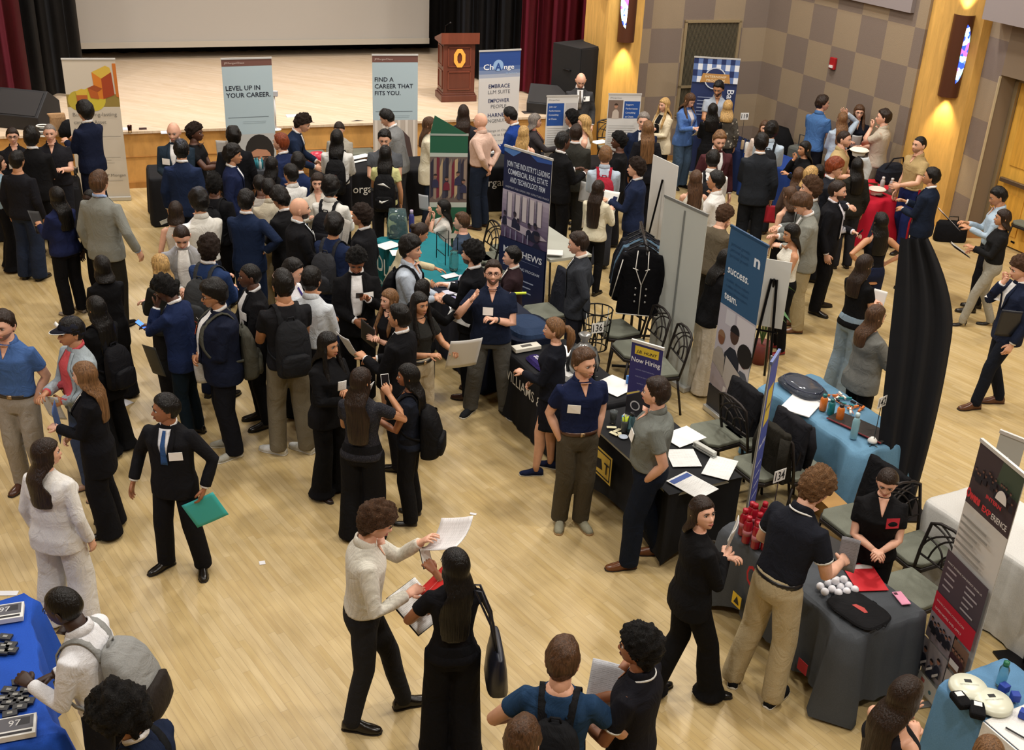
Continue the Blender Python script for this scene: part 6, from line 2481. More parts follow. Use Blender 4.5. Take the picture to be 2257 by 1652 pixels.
P_('mar', 2031, 297, 1.800, 112, 'polo', 'ab9468', 'pants', '1b2450', 'buzz', 'k', 'w', 'uniformed person in khaki shirt and blue trousers with a red stripe', L='table', Rr='down', beard=.1, hem=1.0, patch='redstripe', belt='c8b488', fat=.05, lf=(-.12, .10, 10), rf=(.10, -.12, -10))
P_('mar2', 1864, 285, 1.780, -120, 'polo', 'b19a6e', 'pants', '1b2450', 'buzz', 'b', 'p', 'uniformed person in a khaki shirt behind the red-haired man', L='front', Rr='front', fat=.05, beard=.1)
P_('armsup', 1776, 308, 1.660, 110, 'sweater', '141416', 'slim', '141416', 'long', 'k', 't', 'person with black hair and black top resting a hand on her shoulder', fem=1, L='chest', Rr='chin', hairL=.26)
P_('redh2', 1848, 346, 1.780, -104, 'suit', '23252c', 'pants', '1c1e26', 'mess', 'r', 'p', 'person with wavy auburn hair and a dark suit', L='front', Rr='front', hp=10, **SUITK)
P_('bearded', 1850, 395, 1.800, -112, 'suit', '18181c', 'pants', '17171a', 'slick', 'b', 'p', 'bearded person in a black suit and open white shirt crossing the floor', L='front', Rr='down', beard=1, badge=(-.06, 1.30), shirt='e4e2ea', V=.43, openj=.035, fat=.06, lf=(-.14, .04, 30), rf=(.14, .04, -20))
P_('capw', 1893, 345, 1.660, 8, 'sweater', '26241f', 'pants', '2a2a2e', 'long', 'k', 't', 'person with long dark hair in front of the white mannequin arm', fem=1, hairL=.40)
P_('bldr', 1791, 362, 1.770, -60, 'sweater', '3a3436', 'pants', '2a2a2e', 'bob', 'y', 'p', 'person with a blond bob among the brown-haired women', fem=1)
P_('brnr', 1764, 366, 1.608, -20, 'sweater', '4a3a32', 'pants', '2a2a2e', 'long', 'm', 'w', 'person with long chestnut hair beside the blond bob', fem=1, hairL=.3)
P_('dkr', 1808, 360, 1.556, 20, 'suit', '1d2230', 'pants', '2a2a2e', 'long', 'k', 't', 'person with a dark shaggy bob in front of the khaki uniform', fem=1, hairL=.2)
P_('gsuit', 1792, 386, 1.930, 78, 'suit', '6f7371', 'pants', '55564f', 'curly', 'm', 'w', 'person in a grey tweed suit with tousled hair in profile', L='front', Rr='front', **SUITK)
P_('gtank', 1745, 408, 1.660, 30, 'tank', '4c4a4a', 'slim', '151518', 'long', 'm', 'w', 'person in a charcoal tank top hidden behind the grey blazers', fem=1, L='down', hairL=.2)
P_('gbl2', 1755, 426, 1.820, 84, 'suit', '85867e', 'pants', 'a19474', 'mess', 'm', 'p', 'person in a pale grey blazer and khaki trousers looking down at a note', L='front', Rr='hold', hp=34, lean=6, shoe='dress', shoec='6e4a34', **SUITK)
P_('wsless', 1745, 490, 1.660, 104, 'sless', 'd8d4c8', 'slim', '131315', 'long', 'k', 't', 'person in a white sleeveless blouse with sleek black hair', fem=1, L='front', Rr='down', hairL=.40, hp=8, shoe='flat', shoec='8e1c28', hem=.98)
P_('hips', 1946, 465, 1.660, 10, 'sless', '15151a', 'pants', '1c2238', 'long', 'k', 't', 'person with long black hair, hands on hips, in front of the red table', fem=1, L='hip', Rr='hip', hairL=.42)
P_('nman', 2058, 367, 1.760, 52, 'suit', '1b2334', 'pants', '1b2030', 'short', 'k', 't', 'person in a dark navy suit facing the man in uniform', hy_=10, L='front', Rr='hold', **SUITK)
P_('jeans2', 1910, 557, 1.700, -58, 'tee', '121214', 'jeans', '7d8f9e', 'long', 'b', 'p', 'person in a black t-shirt and wide pale jeans', fem=1, L='front', Rr='front', hairL=.36, glasses=1)
P_('garm', 1936, 668, 1.680, -72, 'sweater', '72736f', 'slim', '151518', 'long', 'm', 'p', 'person in a grey long sleeved top with arms folded', fem=1, L='cross', Rr='cross', fat=.14, hairL=.32, hem=.80)
P_('wpant', 1606, 545, 1.720, -70, 'sweater', '151517', 'wide', 'd0c6b4', 'long', 'k', 't', 'person in a black top and wide cream trousers behind the blue banner', fem=1, L='front', Rr='reach', hairL=.3, lean=10)
P_('clip', 2196, 410, 1.740, 78, 'shirt', 'a9bccc', 'slim', '15151a', 'short', 'k', 't', 'person in a light blue shirt with a dark tie reading a clipboard', L='hold', Rr='hold', hp=22, lf=(-.1, .1, 10))
P_('heels', 2216, 458, 1.620, 80, 'sweater', '1b1b1c', 'slim', '9a978c', 'bob', 'b', 't', 'person in a black bomber jacket, pale trousers and high heels', fem=1, L='hold', Rr='front', lf=(-.06, .26, 10), rf=(.08, -.14, 0), shoe='heel', shoec='141416', hem=.98)
P_('edge', 2250, 562, 1.800, 92, 'suit', '1d2438', 'slim', '181c26', 'curly', 'm', 'p', 'person in a navy suit walking at the right edge with a hand at his chin', L='down', Rr='chin', hp=14, badge=(.10, 1.27), shoec='5a3826', lf=(-.08, .22, 12), rf=(.08, -.10, 0), **SUITK)
P_('char', 1272, 508, 1.780, 82, 'suit', '33363c', 'pants', '1f2128', 'short', 'b', 'p', 'person in a charcoal suit with a hand in his trouser pocket', L='pocket', Rr='pocket', hp=10, shirt='ece8e0', V=.43, openj=.03)
# ---- back left
P_('gw', 24, 277, 1.699, 204, 'shirt', '1a1a1e', 'jeans', '2c3548', 'bun', 'b', 'p', 'person with glasses and dark hair up, smiling at the far left', fem=1, fat=.16, glasses=1, badge=(.05, 1.22), smile=1, L='front', Rr='front')
P_('ks', 66, 277, 1.800, 0, 'suit', '161618', 'pants', '161618', 'mess', 'k', 't', 'person in a black suit from behind at the far left table', L='front', Rr='front', **SUITK)
P_('old', 107, 270, 1.725, 196, 'polo', '1f1f24', 'pants', '1f2026', 'buzz', 'g', 'p', 'older grey-haired person in a black polo holding a cup', fat=.2, badge=(.07, 1.27), L='hold', Rr='front')
P_('tallnavy', 184, 221, 1.860, 62, 'suit', '191f34', 'pants', '171b2c', 'mess', 'k', 'w', 'tall person in a dark navy suit in front of the cream banner', L='hold', Rr='hold', **SUITK)
P_('lblue', -8, 338, 1.588, -60, 'shirt', '8fa8b8', 'flare', '121215', 'long', 'b', 'w', 'person in a pale blue blouse and flared black trousers cut by the left edge', fem=1, L='front', Rr='front', shoe='flat', shoec='141416')
P_('jk', 34, 330, 1.720, -10, 'sweater', '1b1b20', 'jeans', '232c40', 'short', 'k', 't', 'person in a dark jacket and jeans between the two dark suits at the left')
P_('oldn', 380, 271, 1.840, 182, 'suit', '25323f', 'pants', '202a38', 'bald', 'g', 'p', 'balding person in a dark blue suit facing us behind the bank table', L='front', Rr='front', fat=.12, badge=(.10, 1.25), hp=10, beard=.4, **SUITK)
P_('npf', 398, 306, 1.840, 2, 'suit', '1c2740', 'pants', '1a2338', 'short', 'k', 't', 'person in a navy suit from behind holding pale portfolios at his side', L='down', Rr='down', **SUITK)
P_('curlp', 428, 268, 1.760, -96, 'tee', '1a1a1c', 'pants', '1a1a1c', 'curly', 'b', 'd', 'person with dark curls in a black t-shirt holding a resume', L='hold', Rr='reach')
P_('bowl', 513, 277, 1.760, 18, 'suit', '18191d', 'pants', '18191d', 'mess', 'k', 't', 'person in a black jacket with a bowl of black hair facing the poster face')
P_('nright', 511, 316, 1.780, -80, 'suit', '1c2442', 'pants', '1c2442', 'mess', 'k', 't', 'person in a navy jacket in profile facing the small box of teal bottles', **SUITK)
P_('lhb2', 598, 342, 1.615, -12, 'sweater', '151518', 'pants', '1b1b1f', 'long', 'k', 't', 'person with long straight black hair in front of the red-haired man', fem=1, hairL=.48)
P_('scarf', 568, 385, 1.620, 30, 'sweater', 'a8a29a', 'pants', '24242a', 'short', 'k', 'd', 'person looking down in a patterned grey scarf', hp=30, L='front')
P_('kblob', 470, 380, 1.720, -6, 'sweater', '131316', 'pants', '131316', 'curly', 'k', 'd', 'person in black with a black rucksack in front of the navy jacket')
# ---- seated
P_('seatw', 978, 437, 1.589, 96, 'polo', 'ccc9c2', 'pants', '24242a', 'long', 'k', 'w', 'laughing seated person in a white polo with hands raised to her face', fem=1, sit=1, L='chin', Rr='face', smile=1, hairL=.34)
P_('seatg', 1018, 466, 1.650, 84, 'tee', '3e4a5c', 'pants', '24262c', 'short', 'm', 'p', 'seated person in a slate blue t-shirt at the teal table', sit=1, L='table', Rr='table', smile=1)
P_('seatb', 1130, 541, 1.670, 88, 'suit', '2e2024', 'pants', '24242a', 'short', 'k', 'p', 'seated person in a burgundy tweed jacket beside the navy banner', sit=1, L='table', Rr='table', shirt='e6e4de', V=.4, openj=.03)
# ---------------------------------------------------------------- things people wear and hold
backpack('teal', 'black rucksack worn over the dark teal shirt', '1a1b1e')
backpack('wback', 'light grey rucksack on the white-shirted person at the lower left', '8d8e8c', pocket='2a2522', w_=.33, h_=.50, d_=.22)
backpack('afro', 'black rucksack on the person with the large afro', '17181a')
backpack('tback', 'black rucksack over the black t-shirt and khaki trousers', '1f2023', w_=.30, h_=.50)
backpack('wk3', 'black rucksack on the person in the navy t-shirt in the middle of the floor', '131315', w_=.32, h_=.52, d_=.2, z0=1.30)
backpack('blkcoat', 'black rucksack on the person in long black clothes', '141418', z0=1.25, both=1)
backpack('bluesh', 'black rucksack on the light blue shirt at the teal table', '15161a')
backpack('nruck', 'dark grey rucksack on the navy jacket', '2e2f33')
backpack('wstrap', 'black rucksack crossing the white shirt behind the bald man', '1a1a1e')
backpack('osu', 'black rucksack with a small red crest at the bank table', '151517', w_=.30, h_=.50)
backpack('nike', 'black sports rucksack with a white curved tick', '141416', w_=.32, h_=.54)
backpack('redpk', 'crimson rucksack on a pale blue shirt', '9c2434', w_=.30, h_=.46)
backpack('kwback', 'black rucksack on the white shirt facing the burgundy suit', '1a1a1d')
backpack('lbruck', 'black rucksack beside the tall grey suit', '17181b')
backpack('asian', 'olive grey rucksack hanging from one shoulder of the open dark jacket', '4a4a42', z0=1.28, both=1, h_=.5)
backpack('ncurl', 'charcoal rucksack on the blue suit with dark curls', '3a3c3e')
backpack('kblob', 'black rucksack in the dark crowd near the poster face', '161618')
for k_, lab, col in (('nike', 'tick', 'd8d8d4'), ('osu', 'crest', 'b03038')):
    b_ = [o for o in bpy.data.objects if o.type == 'EMPTY' and o.name.startswith('backpack') and (o.location - PEOPLE[k_]['loc']).length < .01][0]
    g = G()
    y = -.40
    if k_ == 'nike':
        g.prism([(-.06, 1.02), (-.02, 1.0), (.08, 1.06), (-.02, 1.03), (-.05, 1.05)], .385, .39, mat('print', col), Matrix.Rotation(R(90), 4, 'X'))
        g.prism([(-.08, 1.27), (.02, 1.25), (.10, 1.22), (.0, 1.29)], .345, .36, mat('print', col), Matrix.Rotation(R(90), 4, 'X'))
    else:
        g.prism([(-.03, 1.12), (.03, 1.12), (.035, 1.18), (-.035, 1.18)], .33, .37, mat('print', col), Matrix.Rotation(R(90), 4, 'X'))
    put(g.mesh('emblem'), 'emblem', b_)

held('plaid', -1, 'paper_sheets', 'white printed sheets held up by the person in the striped shirt', 'paper', .26, .34, 'e6e4e6', (.04, .13, .03), (28, 26, -40), .03)
h_ = held('plaid', 1, 'folder', 'bright red folder with a white letter below the white sheets', 'folder', .31, .25, 'd0201f', (.02, .15, .07), (20, 30, -60), .006, 'plastic')
g = G()
text_into(g, 'O', mat('print', 'f0eeea'), Matrix.Translation((-.07, -.03, .010)), .035, .05, 'C', .04)
text_into(g, 'THE OHIO STATE UNIVERSITY', mat('print', 'e8c8c4'), Matrix.Translation((.05, -.02, .012)), .13, None, 'C')
g.obj('lettering', h_)
held('tote', -1, 'padfolio', 'open padfolio with a printed page held by the person with very long hair', 'folder', .26, .34, 'e4e4e2', (-.04, .06, .02), (30, -10, 40), .008, back='121214')
phone('tote', 1, 'phone held up beside the very long dark hair', (0, .02, .03), (55, 0, 20), 'dcdcd4')
held('teal', 1, 'paper_sheets', 'grey lined sheet held by the person in the dark teal shirt', 'paper', .22, .29, 'c4c6cc', (.06, .10, .10), (62, 0, -10), .01)
held('bpolo', -1, 'folder', 'green folder held between the two persons at the bottom', 'folder', .24, .32, '12563a', (.0, .06, -.10), (70, 30, 30), .004, 'plastic')
held('suitbl', -1, 'folder', 'turquoise folder dangling from the hand of the person in the black suit', 'folder', .31, .25, '38b0ac', (-.03, .0, -.13), (88, 28, 10), .006, 'plastic')
held('aubur', -1, 'folder', 'slate blue folder hugged by the person with auburn hair', 'folder', .24, .32, '3c5482', (.08, -.03, .0), (84, 0, 6), .004, 'plastic')
held('cap', -1, 'paper_sheets', 'folded white sheet in the hands of the person in a cap', 'paper', .20, .26, 'c8ccd0', (.03, .02, -.06), (70, 0, 20), .02)
phone('phoneL', 1, 'phone with a lit blue screen held by the person with black curls', (0, .03, .01), (35, 0, 0), '4a7cf0', 1.6)
held('phoneL', -1, 'folder', 'dark green-grey folder below the lit blue phone', 'folder', .24, .32, '2b2d2a', (-.12, .05, -.62), (80, 10, 60), .004, 'plastic')
held('asian', -1, 'paper_sheets', 'loose white paper hanging from folded hands of the person with the orange sticker', 'paper', .16, .26, 'c8c6c2', (.10, .0, -.16), (85, 10, 30), .04)
held('blackm', 1, 'leaflets', 'red and white leaflets held low by the person in the open white shirt', 'leaflet', .26, .20, 'c9c4c0', (.0, .04, -.10), (50, 0, 20), .02, back='8c2c24')
held('wk1', 1, 'paper_sheets', 'white paper held by the person in the black trouser suit', 'paper', .22, .28, 'e2e2e2', (-.06, .06, .04), (64, 0, 10), .008)
held('ksuit', -1, 'paper_sheets', 'white sheets held out toward the person in black suit by the table', 'paper', .22, .28, 'dcdcdc', (.02, .14, .04), (60, 0, 60), .01)
phone('wk2', 1, 'white-cased phone held up by the person in the sequinned top', (0, .03, .03), (65, 0, 30), '1a1a1e', 0, 'e8e8e6')
phone('wk3', 1, 'phone held low by the person in the navy t-shirt', (.02, .02, .01), (30, 0, 0), 'c8d8e0')
held('wk3', -1, 'paper_sheets', 'curled grey magazine held by the person in the navy t-shirt', 'magazine', .20, .28, 'b4bac0', (.02, .06, .10), (75, 0, 40), .03)
held('wbrown', -1, 'folder', 'black folder with white pages hugged by the person with long brown hair', 'folder', .24, .31, '2a2624', (.05, -.02, .02), (76, -16, 0), .004, 'plastic')
held('wblk1', 1, 'paper_sheets', 'large white sheet over the navy table', 'paper', .30, .42, 'dededc', (.02, .06, .0), (32, 20, 30), .012, 'plastic')
held('wblk2', -1, 'paper_sheets', 'large white papers held against cream trousers', 'paper', .34, .42, 'e2e2e0', (-.10, .02, -.02), (64, 0, -20), .012, 'plastic')
phone('lookp', -1, 'phone in the hands of the person in the black suit looking down', (.04, .02, .03), (40, 0, 0), '22262c')
held('look', 1, 'paper_sheets', 'sheaf of white papers with a red edge held by the person looking up', 'paper', .20, .28, 'dcdcda', (-.02, .05, .06), (74, 10, -40), .02)
held('bald', -1, 'newspaper', 'open newspaper held up in front of the bald bearded person', 'newspaper', .26, .34, 'c8c4bc', (.0, .12, .20), (70, 0, 30), .03)
held('bald', 1, 'paper_sheets', 'rolled pale sheet in the lower hand of the bald bearded person', 'paper', .12, .30, 'b8b8b4', (.02, .04, .06), (70, 0, 0), .03)
held('npf', -1, 'portfolio', 'two pale slim portfolios carried at the side of the navy suit', 'folder', .05, .30, 'c8c8c0', (.0, .02, -.08), (70, 70, 0), .004, 'plastic')
held('redfold', 1, 'folder', 'crimson folder carried by the tall person in the grey suit', 'folder', .28, .24, 'b81c30', (.0, -.04, -.12), (86, 0, 0), .004, 'plastic')
held('creamsw', 1, 'paper_sheets', 'white sheet behind the navy phone of the person in the cream jumper', 'paper', .24, .32, 'dcdcd8', (-.05, .06, .05), (60, 0, 0), .008, 'plastic')
phone('creamsw', 1, 'navy-cased phone held by the person in the cream jumper', (.02, .03, .08), (60, 0, -20), '202a4c', 0, '202a4c')
held('creamsw', -1, 'paper_sheets', 'white papers held low by the person in the cream jumper', 'paper', .22, .28, 'dcdcd8', (.02, .12, .10), (50, 0, 10), .01, 'plastic')
held('afs', 1, 'paper_sheets', 'white papers at the hip of the tall person in the black suit', 'paper', .20, .28, 'd4d4d2', (.0, .0, -.30), (80, 0, 20), .01, 'plastic')
held('clip', 1, 'clipboard', 'white clipboard read by the person in the light blue shirt', 'clipboard', .24, .36, 'dcdce2', (-.06, .18, .04), (40, 0, 10), .004, 'plastic', back='1a1a1c')
held('heels', 1, 'notebook', 'open notebook held by the person in high heels', 'notebook', .20, .28, 'b4b4b0', (-.04, .12, .02), (30, 0, 10), .01, 'plastic', back='2a2a2c')
held('curlp', -1, 'paper_sheets', 'resume held up by the person in the black t-shirt', 'paper', .24, .32, 'dedcd8', (.05, .02, .18), (80, 0, -80), .01)
held('bearded', -1, 'padfolio', 'dark navy padfolio held in front of the bearded person', 'folder', .32, .38, '27303f', (.0, .16, .12), (78, -10, 10), .006, 'leather')
phone('bearded', -1, 'phone in the hand of the bearded person in the black suit', (0, .0, .02), (50, 0, 0))
held('navyw', 1, 'folder', 'black folder carried by the person in the navy sweater', 'folder', .24, .32, '1b1a1a', (-.02, .08, .08), (60, 20, 20), .004, 'plastic')
held('edge', -1, 'padfolio', 'dark padfolio under the arm of the person at the right edge', 'folder', .26, .32, '1d2028', (.02, .02, .30), (80, 0, 80), .004, 'leather')
held('kpolo', 1, 'magazine', 'folded magazine in the hand of the person in khaki trousers', 'magazine', .12, .24, '8c8c92', (.0, .03, .03), (80, 0, 30), .01)
held('jeansw', -1, 'notepad', 'white notepad held by the person in the sky blue blazer', 'notepad', .16, .22, 'e2e2de', (.03, .04, .02), (40, 0, 0), .004, 'plastic')
held('blz', -1, 'paper_sheets', 'white papers against the cream blazer', 'paper', .20, .28, 'e0dcd4', (.08, .0, .0), (80, 0, 0), .008, 'plastic')
held('vneck', -1, 'paper_sheets', 'crumpled pale papers held by the person in the black v-neck', 'paper', .16, .22, 'b8bab8', (.0, .06, .10), (70, 0, 0), .02)
held('seatw', 1, 'paper_sheets', 'grey sheet beside the face of the laughing seated person', 'paper', .16, .24, 'b4b6ba', (.02, .10, .10), (80, 0, 60), .008, 'plastic')
held('jeans2', 1, 'paper_sheets', 'white sheet in front of the person in wide jeans', 'paper', .16, .24, 'dadad6', (.0, .05, .0), (70, 0, 20), .008, 'plastic')
held('wk1', -1, 'name_card', 'small white name card pinned on the black trouser suit', 'badge', .08, .10, 'f0efec', (.06, .05, .12), (80, 0, -20), .002)

# tote bag of the long-haired person
P = PEOPLE['tote']
tb = thing('tote_bag', 'dark navy tote bag hanging from the shoulder of the person with very long hair', 'bag', P['loc'], P['rz'], None, P['s'])
g = G()
lm = mat('leather', '141826', rough=.4)
loft(g, [superring(w_, d_, .27 + .02, -.10, z, 20, 3.5) for z, w_, d_ in ((.72, .06, .15), (.74, .075, .19), (.90, .06, .20), (1.04, .03, .19), (1.05, .02, .18))], lm)
put(g.mesh('bag'), 'bag', tb)
for dy in (-.06, .06):
    g = G()
    g.tube([(.28, -.10 + dy * 1.6, 1.03), (.25, -.08 + dy, 1.25), (.17, -.04 + dy * .6, 1.46), (.13, -.03 + dy * .5, 1.46), (.24, -.04 + dy, 1.2), (.27, -.08 + dy * 1.6, 1.03)], .008, lm, 6)
    put(g.mesh('handle'), 'handle', tb)


# ---------------------------------------------------------------- small things
def small(name, label, cat, P, rz, build, group=None, bevel=0, smooth=False):
    g = G()
    build(g)
    o = g.obj(name, None, smooth, bevel)
    o.location = P
    o.rotation_euler = (0, 0, rz)
    return tag(o, label, cat, group)


AT0 = math.atan2(-D_.y, -D_.x)          # along the booth tables


def sheetp(px, py, label, w_=.22, h_=.28, rz=0, z=.762, col='e2e2e0', n=1, kind='paper', head=None, name='paper_sheets', cat='paper'):
    P = at(px, py, z + .004 * n)
    o = small(name, label, cat, (P.x, P.y, z), AT0 + R(rz), lambda g: g.box((0, 0, .002 * n), (w_, h_, .004 * n), mat(kind, col)))
    if head:
        g = G()
        g.box((0, h_ * .36, .004 * n + .001), (w_ * .9, h_ * .16, .001), mat('print', head))
        g.obj('header', o)
    return o


sheetp(1355, 849, 'white sheet lying on the black table above the hiring banner', .34, .34, 20, kind='plastic')
sheetp(1506, 961, 'white sheet farthest along the black table with the yellow crest', .26, .34, 10, kind='plastic')
sheetp(1506, 1008, 'white form in the middle of the black table with the yellow crest', .26, .30, 70)
sheetp(1587, 1029, 'white list at the back edge of the black table with the yellow crest', .24, .36, 40)
sheetp(1526, 1068, 'white flyer with a blue header at the near end of the black table', .26, .36, 105, head='24468c')
P = at(1553, 992, .78)
small('stapler', 'grey stapler on the black table in front of the chairs', 'stapler', (P.x, P.y, .762), AT0 + .2, lambda g: (g.box((0, 0, .008), (.26, .05, .016), mat('metal', 'a0a4a0', metal=.3)), g.box((0, 0, .04), (.25, .045, .035), mat('plastic', 'b8bab4')), g.box((-.1, 0, .025), (.04, .045, .05), mat('plastic', '8a8c88'))), bevel=.004)


def cup(px, py, label, z=.76, pens=0, col='c8d2d4'):
    P = at(px, py, z + .06)
    rt = thing('plastic_cup', label, 'cup', (P.x, P.y, z), 0)
    g = G()
    g.lathe([(.028, 0), (.036, .10), (.037, .12), (.034, .12), (.030, .01), (.001, .008)], mat('glass', col), 16)
    g.obj('cup', rt, True)
    if pens:
        for i in range(pens):
            g = G()
            a = i * 1.3
            g.tube([(.01 * math.cos(a), .01 * math.sin(a), .012), (.028 * math.cos(a), .028 * math.sin(a), .16)], .007, mat('plastic', ('d6e23a', 'c9dc40', '58a8c8')[i % 3]), 6)
            g.obj('highlighter', rt, True)


cup(1352, 918, 'clear plastic cup on the black table beside the waist of the grey polo')
cup(1376, 938, 'clear cup filled with yellow highlighters on the black table', pens=5)
cup(286, 284, 'cup of dark red drink on the stage edge beside the cream banner', STZ, 0, '6a2a20')
cup(1206, 238, 'white paper cup on the stage edge near the poster board', STZ, 0, 'e4dcd0')


def bottle(px, py, label, col, h_=.22, r=.034, z=.762, cap_='2a2a2e', kind='plastic', group=None, P=None, lab=None):
    P = P or at(px, py, z + h_ / 2)
    rt = thing('water_bottle', label, 'bottle', (P.x, P.y, z), 0, group)
    g = G()
    g.lathe([(r * .9, 0), (r, .006), (r, h_ * .70), (r * .75, h_ * .80), (r * .5, h_ * .86)], mat(kind, col, rough=.25) if kind != 'glass' else mat('glass', col), 16)
    g.obj('bottle', rt, True)
    g = G()
    g.lathe([(r * .62, h_ * .84), (r * .62, h_), (r * .4, h_ * 1.02)], mat('plastic', cap_, rough=.3), 14)
    g.obj('cap', rt, True)
    if lab:
        g = G()
        g.lathe([(r + .001, h_ * .3), (r + .001, h_ * .5)], mat('print', lab), 16)
        g.obj('label_band', rt, True)
    return rt


bottle(1392, 930, 'clear blue water bottle beside the highlighter cup', '8cc0cc', .20, .032, kind='glass')
k_ = 0
for i, (px, py) in enumerate(((1640, 1143), (1662, 1132), (1683, 1128), (1703, 1138), (1648, 1160), (1672, 1152), (1695, 1156), (1668, 1172), (1690, 1176), (1655, 1128))):
    bottle(px, py + 6, 'dark red sports bottle with a white band in the cluster on the charcoal table', '8e1022', .235, .036, cap_='a01226', group='red sports bottles', lab='a8646c')
for i in range(12):
    px, py = ((1808, 1292), (1826, 1285), (1845, 1279), (1818, 1304), (1834, 1298), (1852, 1293), (1870, 1290), (1848, 1306), (1866, 1303), (1884, 1299), (1840, 1288), (1858, 1284))[i]
    P = at(px, py, .79)
    small('stress_ball', 'white stress ball in the cluster on the charcoal table', 'ball', (P.x, P.y, .792 + (.03 if i > 9 else 0)), 0, lambda g: g.ell((0, 0, 0), (.030, .030, .030), mat('plastic', 'e6e6ec', rough=.3), 16, 12), 'stress balls on the charcoal table', smooth=True)  # stress balls, larger than golf balls
sheetp(1905, 1270, 'red and white folder behind the stress balls', .24, .34, 70, col='c8222c', kind='plastic', name='folder', cat='folder', head='e6e2e0')
# drawstring bag
P = at(1893, 1342, .78)
o = small('drawstring_bag', 'black drawstring bag with a red print at the near end of the charcoal table', 'bag', (P.x, P.y, .764), AT0 + R(8), lambda g: loft(g, [superring(w_, d_, 0, 0, z, 28, 4) for z, w_, d_ in ((0, .20, .155), (.012, .21, .165), (.024, .20, .155), (.028, .18, .14))], mat('cloth', '1c1c1e')))
g = G()
for i in range(14):
    a = i * .45
    g.tube([(.19 * math.cos(a) * 1.0, .15 * math.sin(a), .012), (.23 * math.cos(a + .15), .18 * math.sin(a + .1), .006), (.22 * math.cos(a + .3), .175 * math.sin(a + .3), .01)], .003, mat('cloth', '0f0f10'), 5)
g.obj('cord', o, True)
g = G()
g.prism([(-.05, -.02), (.06, -.015), (.07, .01), (.02, .03), (-.04, .012)], .029, .031, mat('print', 'b43a34'))
g.obj('print', o)
P = at(1987, 1317, .77)
o = small('mobile_phone', 'pink phone lying face down at the corner of the charcoal table', 'phone', (P.x, P.y, .768), AT0 + R(75), lambda g: g.box((0, 0, 0), (.075, .15, .009), mat('plastic', 'e89ab8', rough=.4)), bevel=.004)
g = G()
g.box((-.02, .05, .005), (.026, .026, .003), mat('plastic', '4a1a2c'))
g.obj('camera_lens', o)
P = at(1848, 1213, .78)
o = small('laptop', 'closed black laptop on the charcoal table', 'laptop', (P.x, P.y, .772), AT0 + R(15), lambda g: g.box((0, 0, 0), (.36, .25, .02), mat('plastic', '17171a', rough=.35)), bevel=.006)
sheetp(1716, 1225, 'small white card at the hip of the person in khaki trousers', .10, .07, 0, kind='plastic', name='name_card', cat='card')
# jackets and bags on chairs


def draped(i, label, col, w_=.46, rough=None, name='jacket', cat='jacket', drop=.50):
    c = CH[i]
    rt = thing(name, label, cat, c.location, c.rotation_euler[2])
    g = G()
    m = mat('cloth', col)
    rings = []
    for z, y0, y1 in ((.97, -.30, -.31), (.955, -.265, -.345), (.86, -.235, -.36), (.70, -.20, -.345), (.97 - drop, -.17, -.33), (.965 - drop - .02, -.20, -.31)):
        ring = []
        for k in range(28):
            a = 2 * PI * k / 28
            x = w_ / 2 * math.copysign(abs(math.cos(a)) ** .5, math.cos(a))
            y = (y0 + y1) / 2 + (y0 - y1) / 2 * math.copysign(abs(math.sin(a)) ** .6, math.sin(a))
            ring.append(Vector((x + .012 * math.sin(k * 2.1 + z * 9), y + .012 * math.sin(k * 1.7 + z * 14), z)))
        rings.append(ring)
    loft(g, rings, m)
    put(bake(g, name, .012, 2), 'cloth', rt)
    g = G()
    for sd in (-1, 1):
        g.tube([(sd * w_ * .42, -.33, .92), (sd * w_ * .5, -.36, .74), (sd * w_ * .46, -.35, .50)], [.05, .045, .035], m, 10)
    put(g.mesh('sleeve'), 'sleeves', rt)
    return rt


draped(0, 'black jacket over the chair nearest the blue banner post', '1d1d20')
draped(1, 'black jacket over the chair behind the stapler', '202024')
draped(3, 'black rucksack hung on the chair at the blue-grey table', '26241f', .36, name='backpack', cat='backpack')
draped(4, 'black jacket over the chair behind the charcoal table', '141416')
draped(10, 'dark coat over the chair of the man in the burgundy jacket', '22242c')
draped(13, 'dark brown bag strap bundle over the chair behind the teal table', '2e2622')
for i, (px, py) in enumerate(((1348, 941), (1360, 948), (1366, 957), (1353, 955))):
    P = at(px, py, .765)
    small('name_card', 'white and yellow card lying between the cups on the black table', 'card', (P.x, P.y, .763), i * .8, lambda g: g.box((0, 0, .002), (.09, .035, .004), mat('print', 'e2dcb8')), 'small cards on the black table')
P = at(1374, 962, .765)
small('coaster', 'round white badge near the front edge of the black table', 'badge', (P.x, P.y, .763), 0, lambda g: g.lathe([(.042, 0), (.042, .005), (.001, .0055)], mat('print', 'b8c4d4'), 20))
P = at(1232, 700, .25)
small('tote_bag', 'rust brown leather bag on the floor behind the light brown ponytail', 'bag', (P.x, P.y + .3, 0), .4, lambda g: loft(g, [superring(w_, d_, 0, 0, z, 18, 3) for z, w_, d_ in ((0, .22, .12), (.05, .24, .13), (.3, .20, .08), (.36, .1, .04))], mat('leather', '6a2c1c')), smooth=True)
P = at(1386, 838, .80)
small('sanitizer_bottle', 'small blue squeeze bottle beside the hiring banner', 'bottle', (P.x, P.y, .762), .3, lambda g: g.box((0, 0, .05), (.06, .035, .09), mat('plastic', '2c6ab0', rough=.3)), bevel=.01)
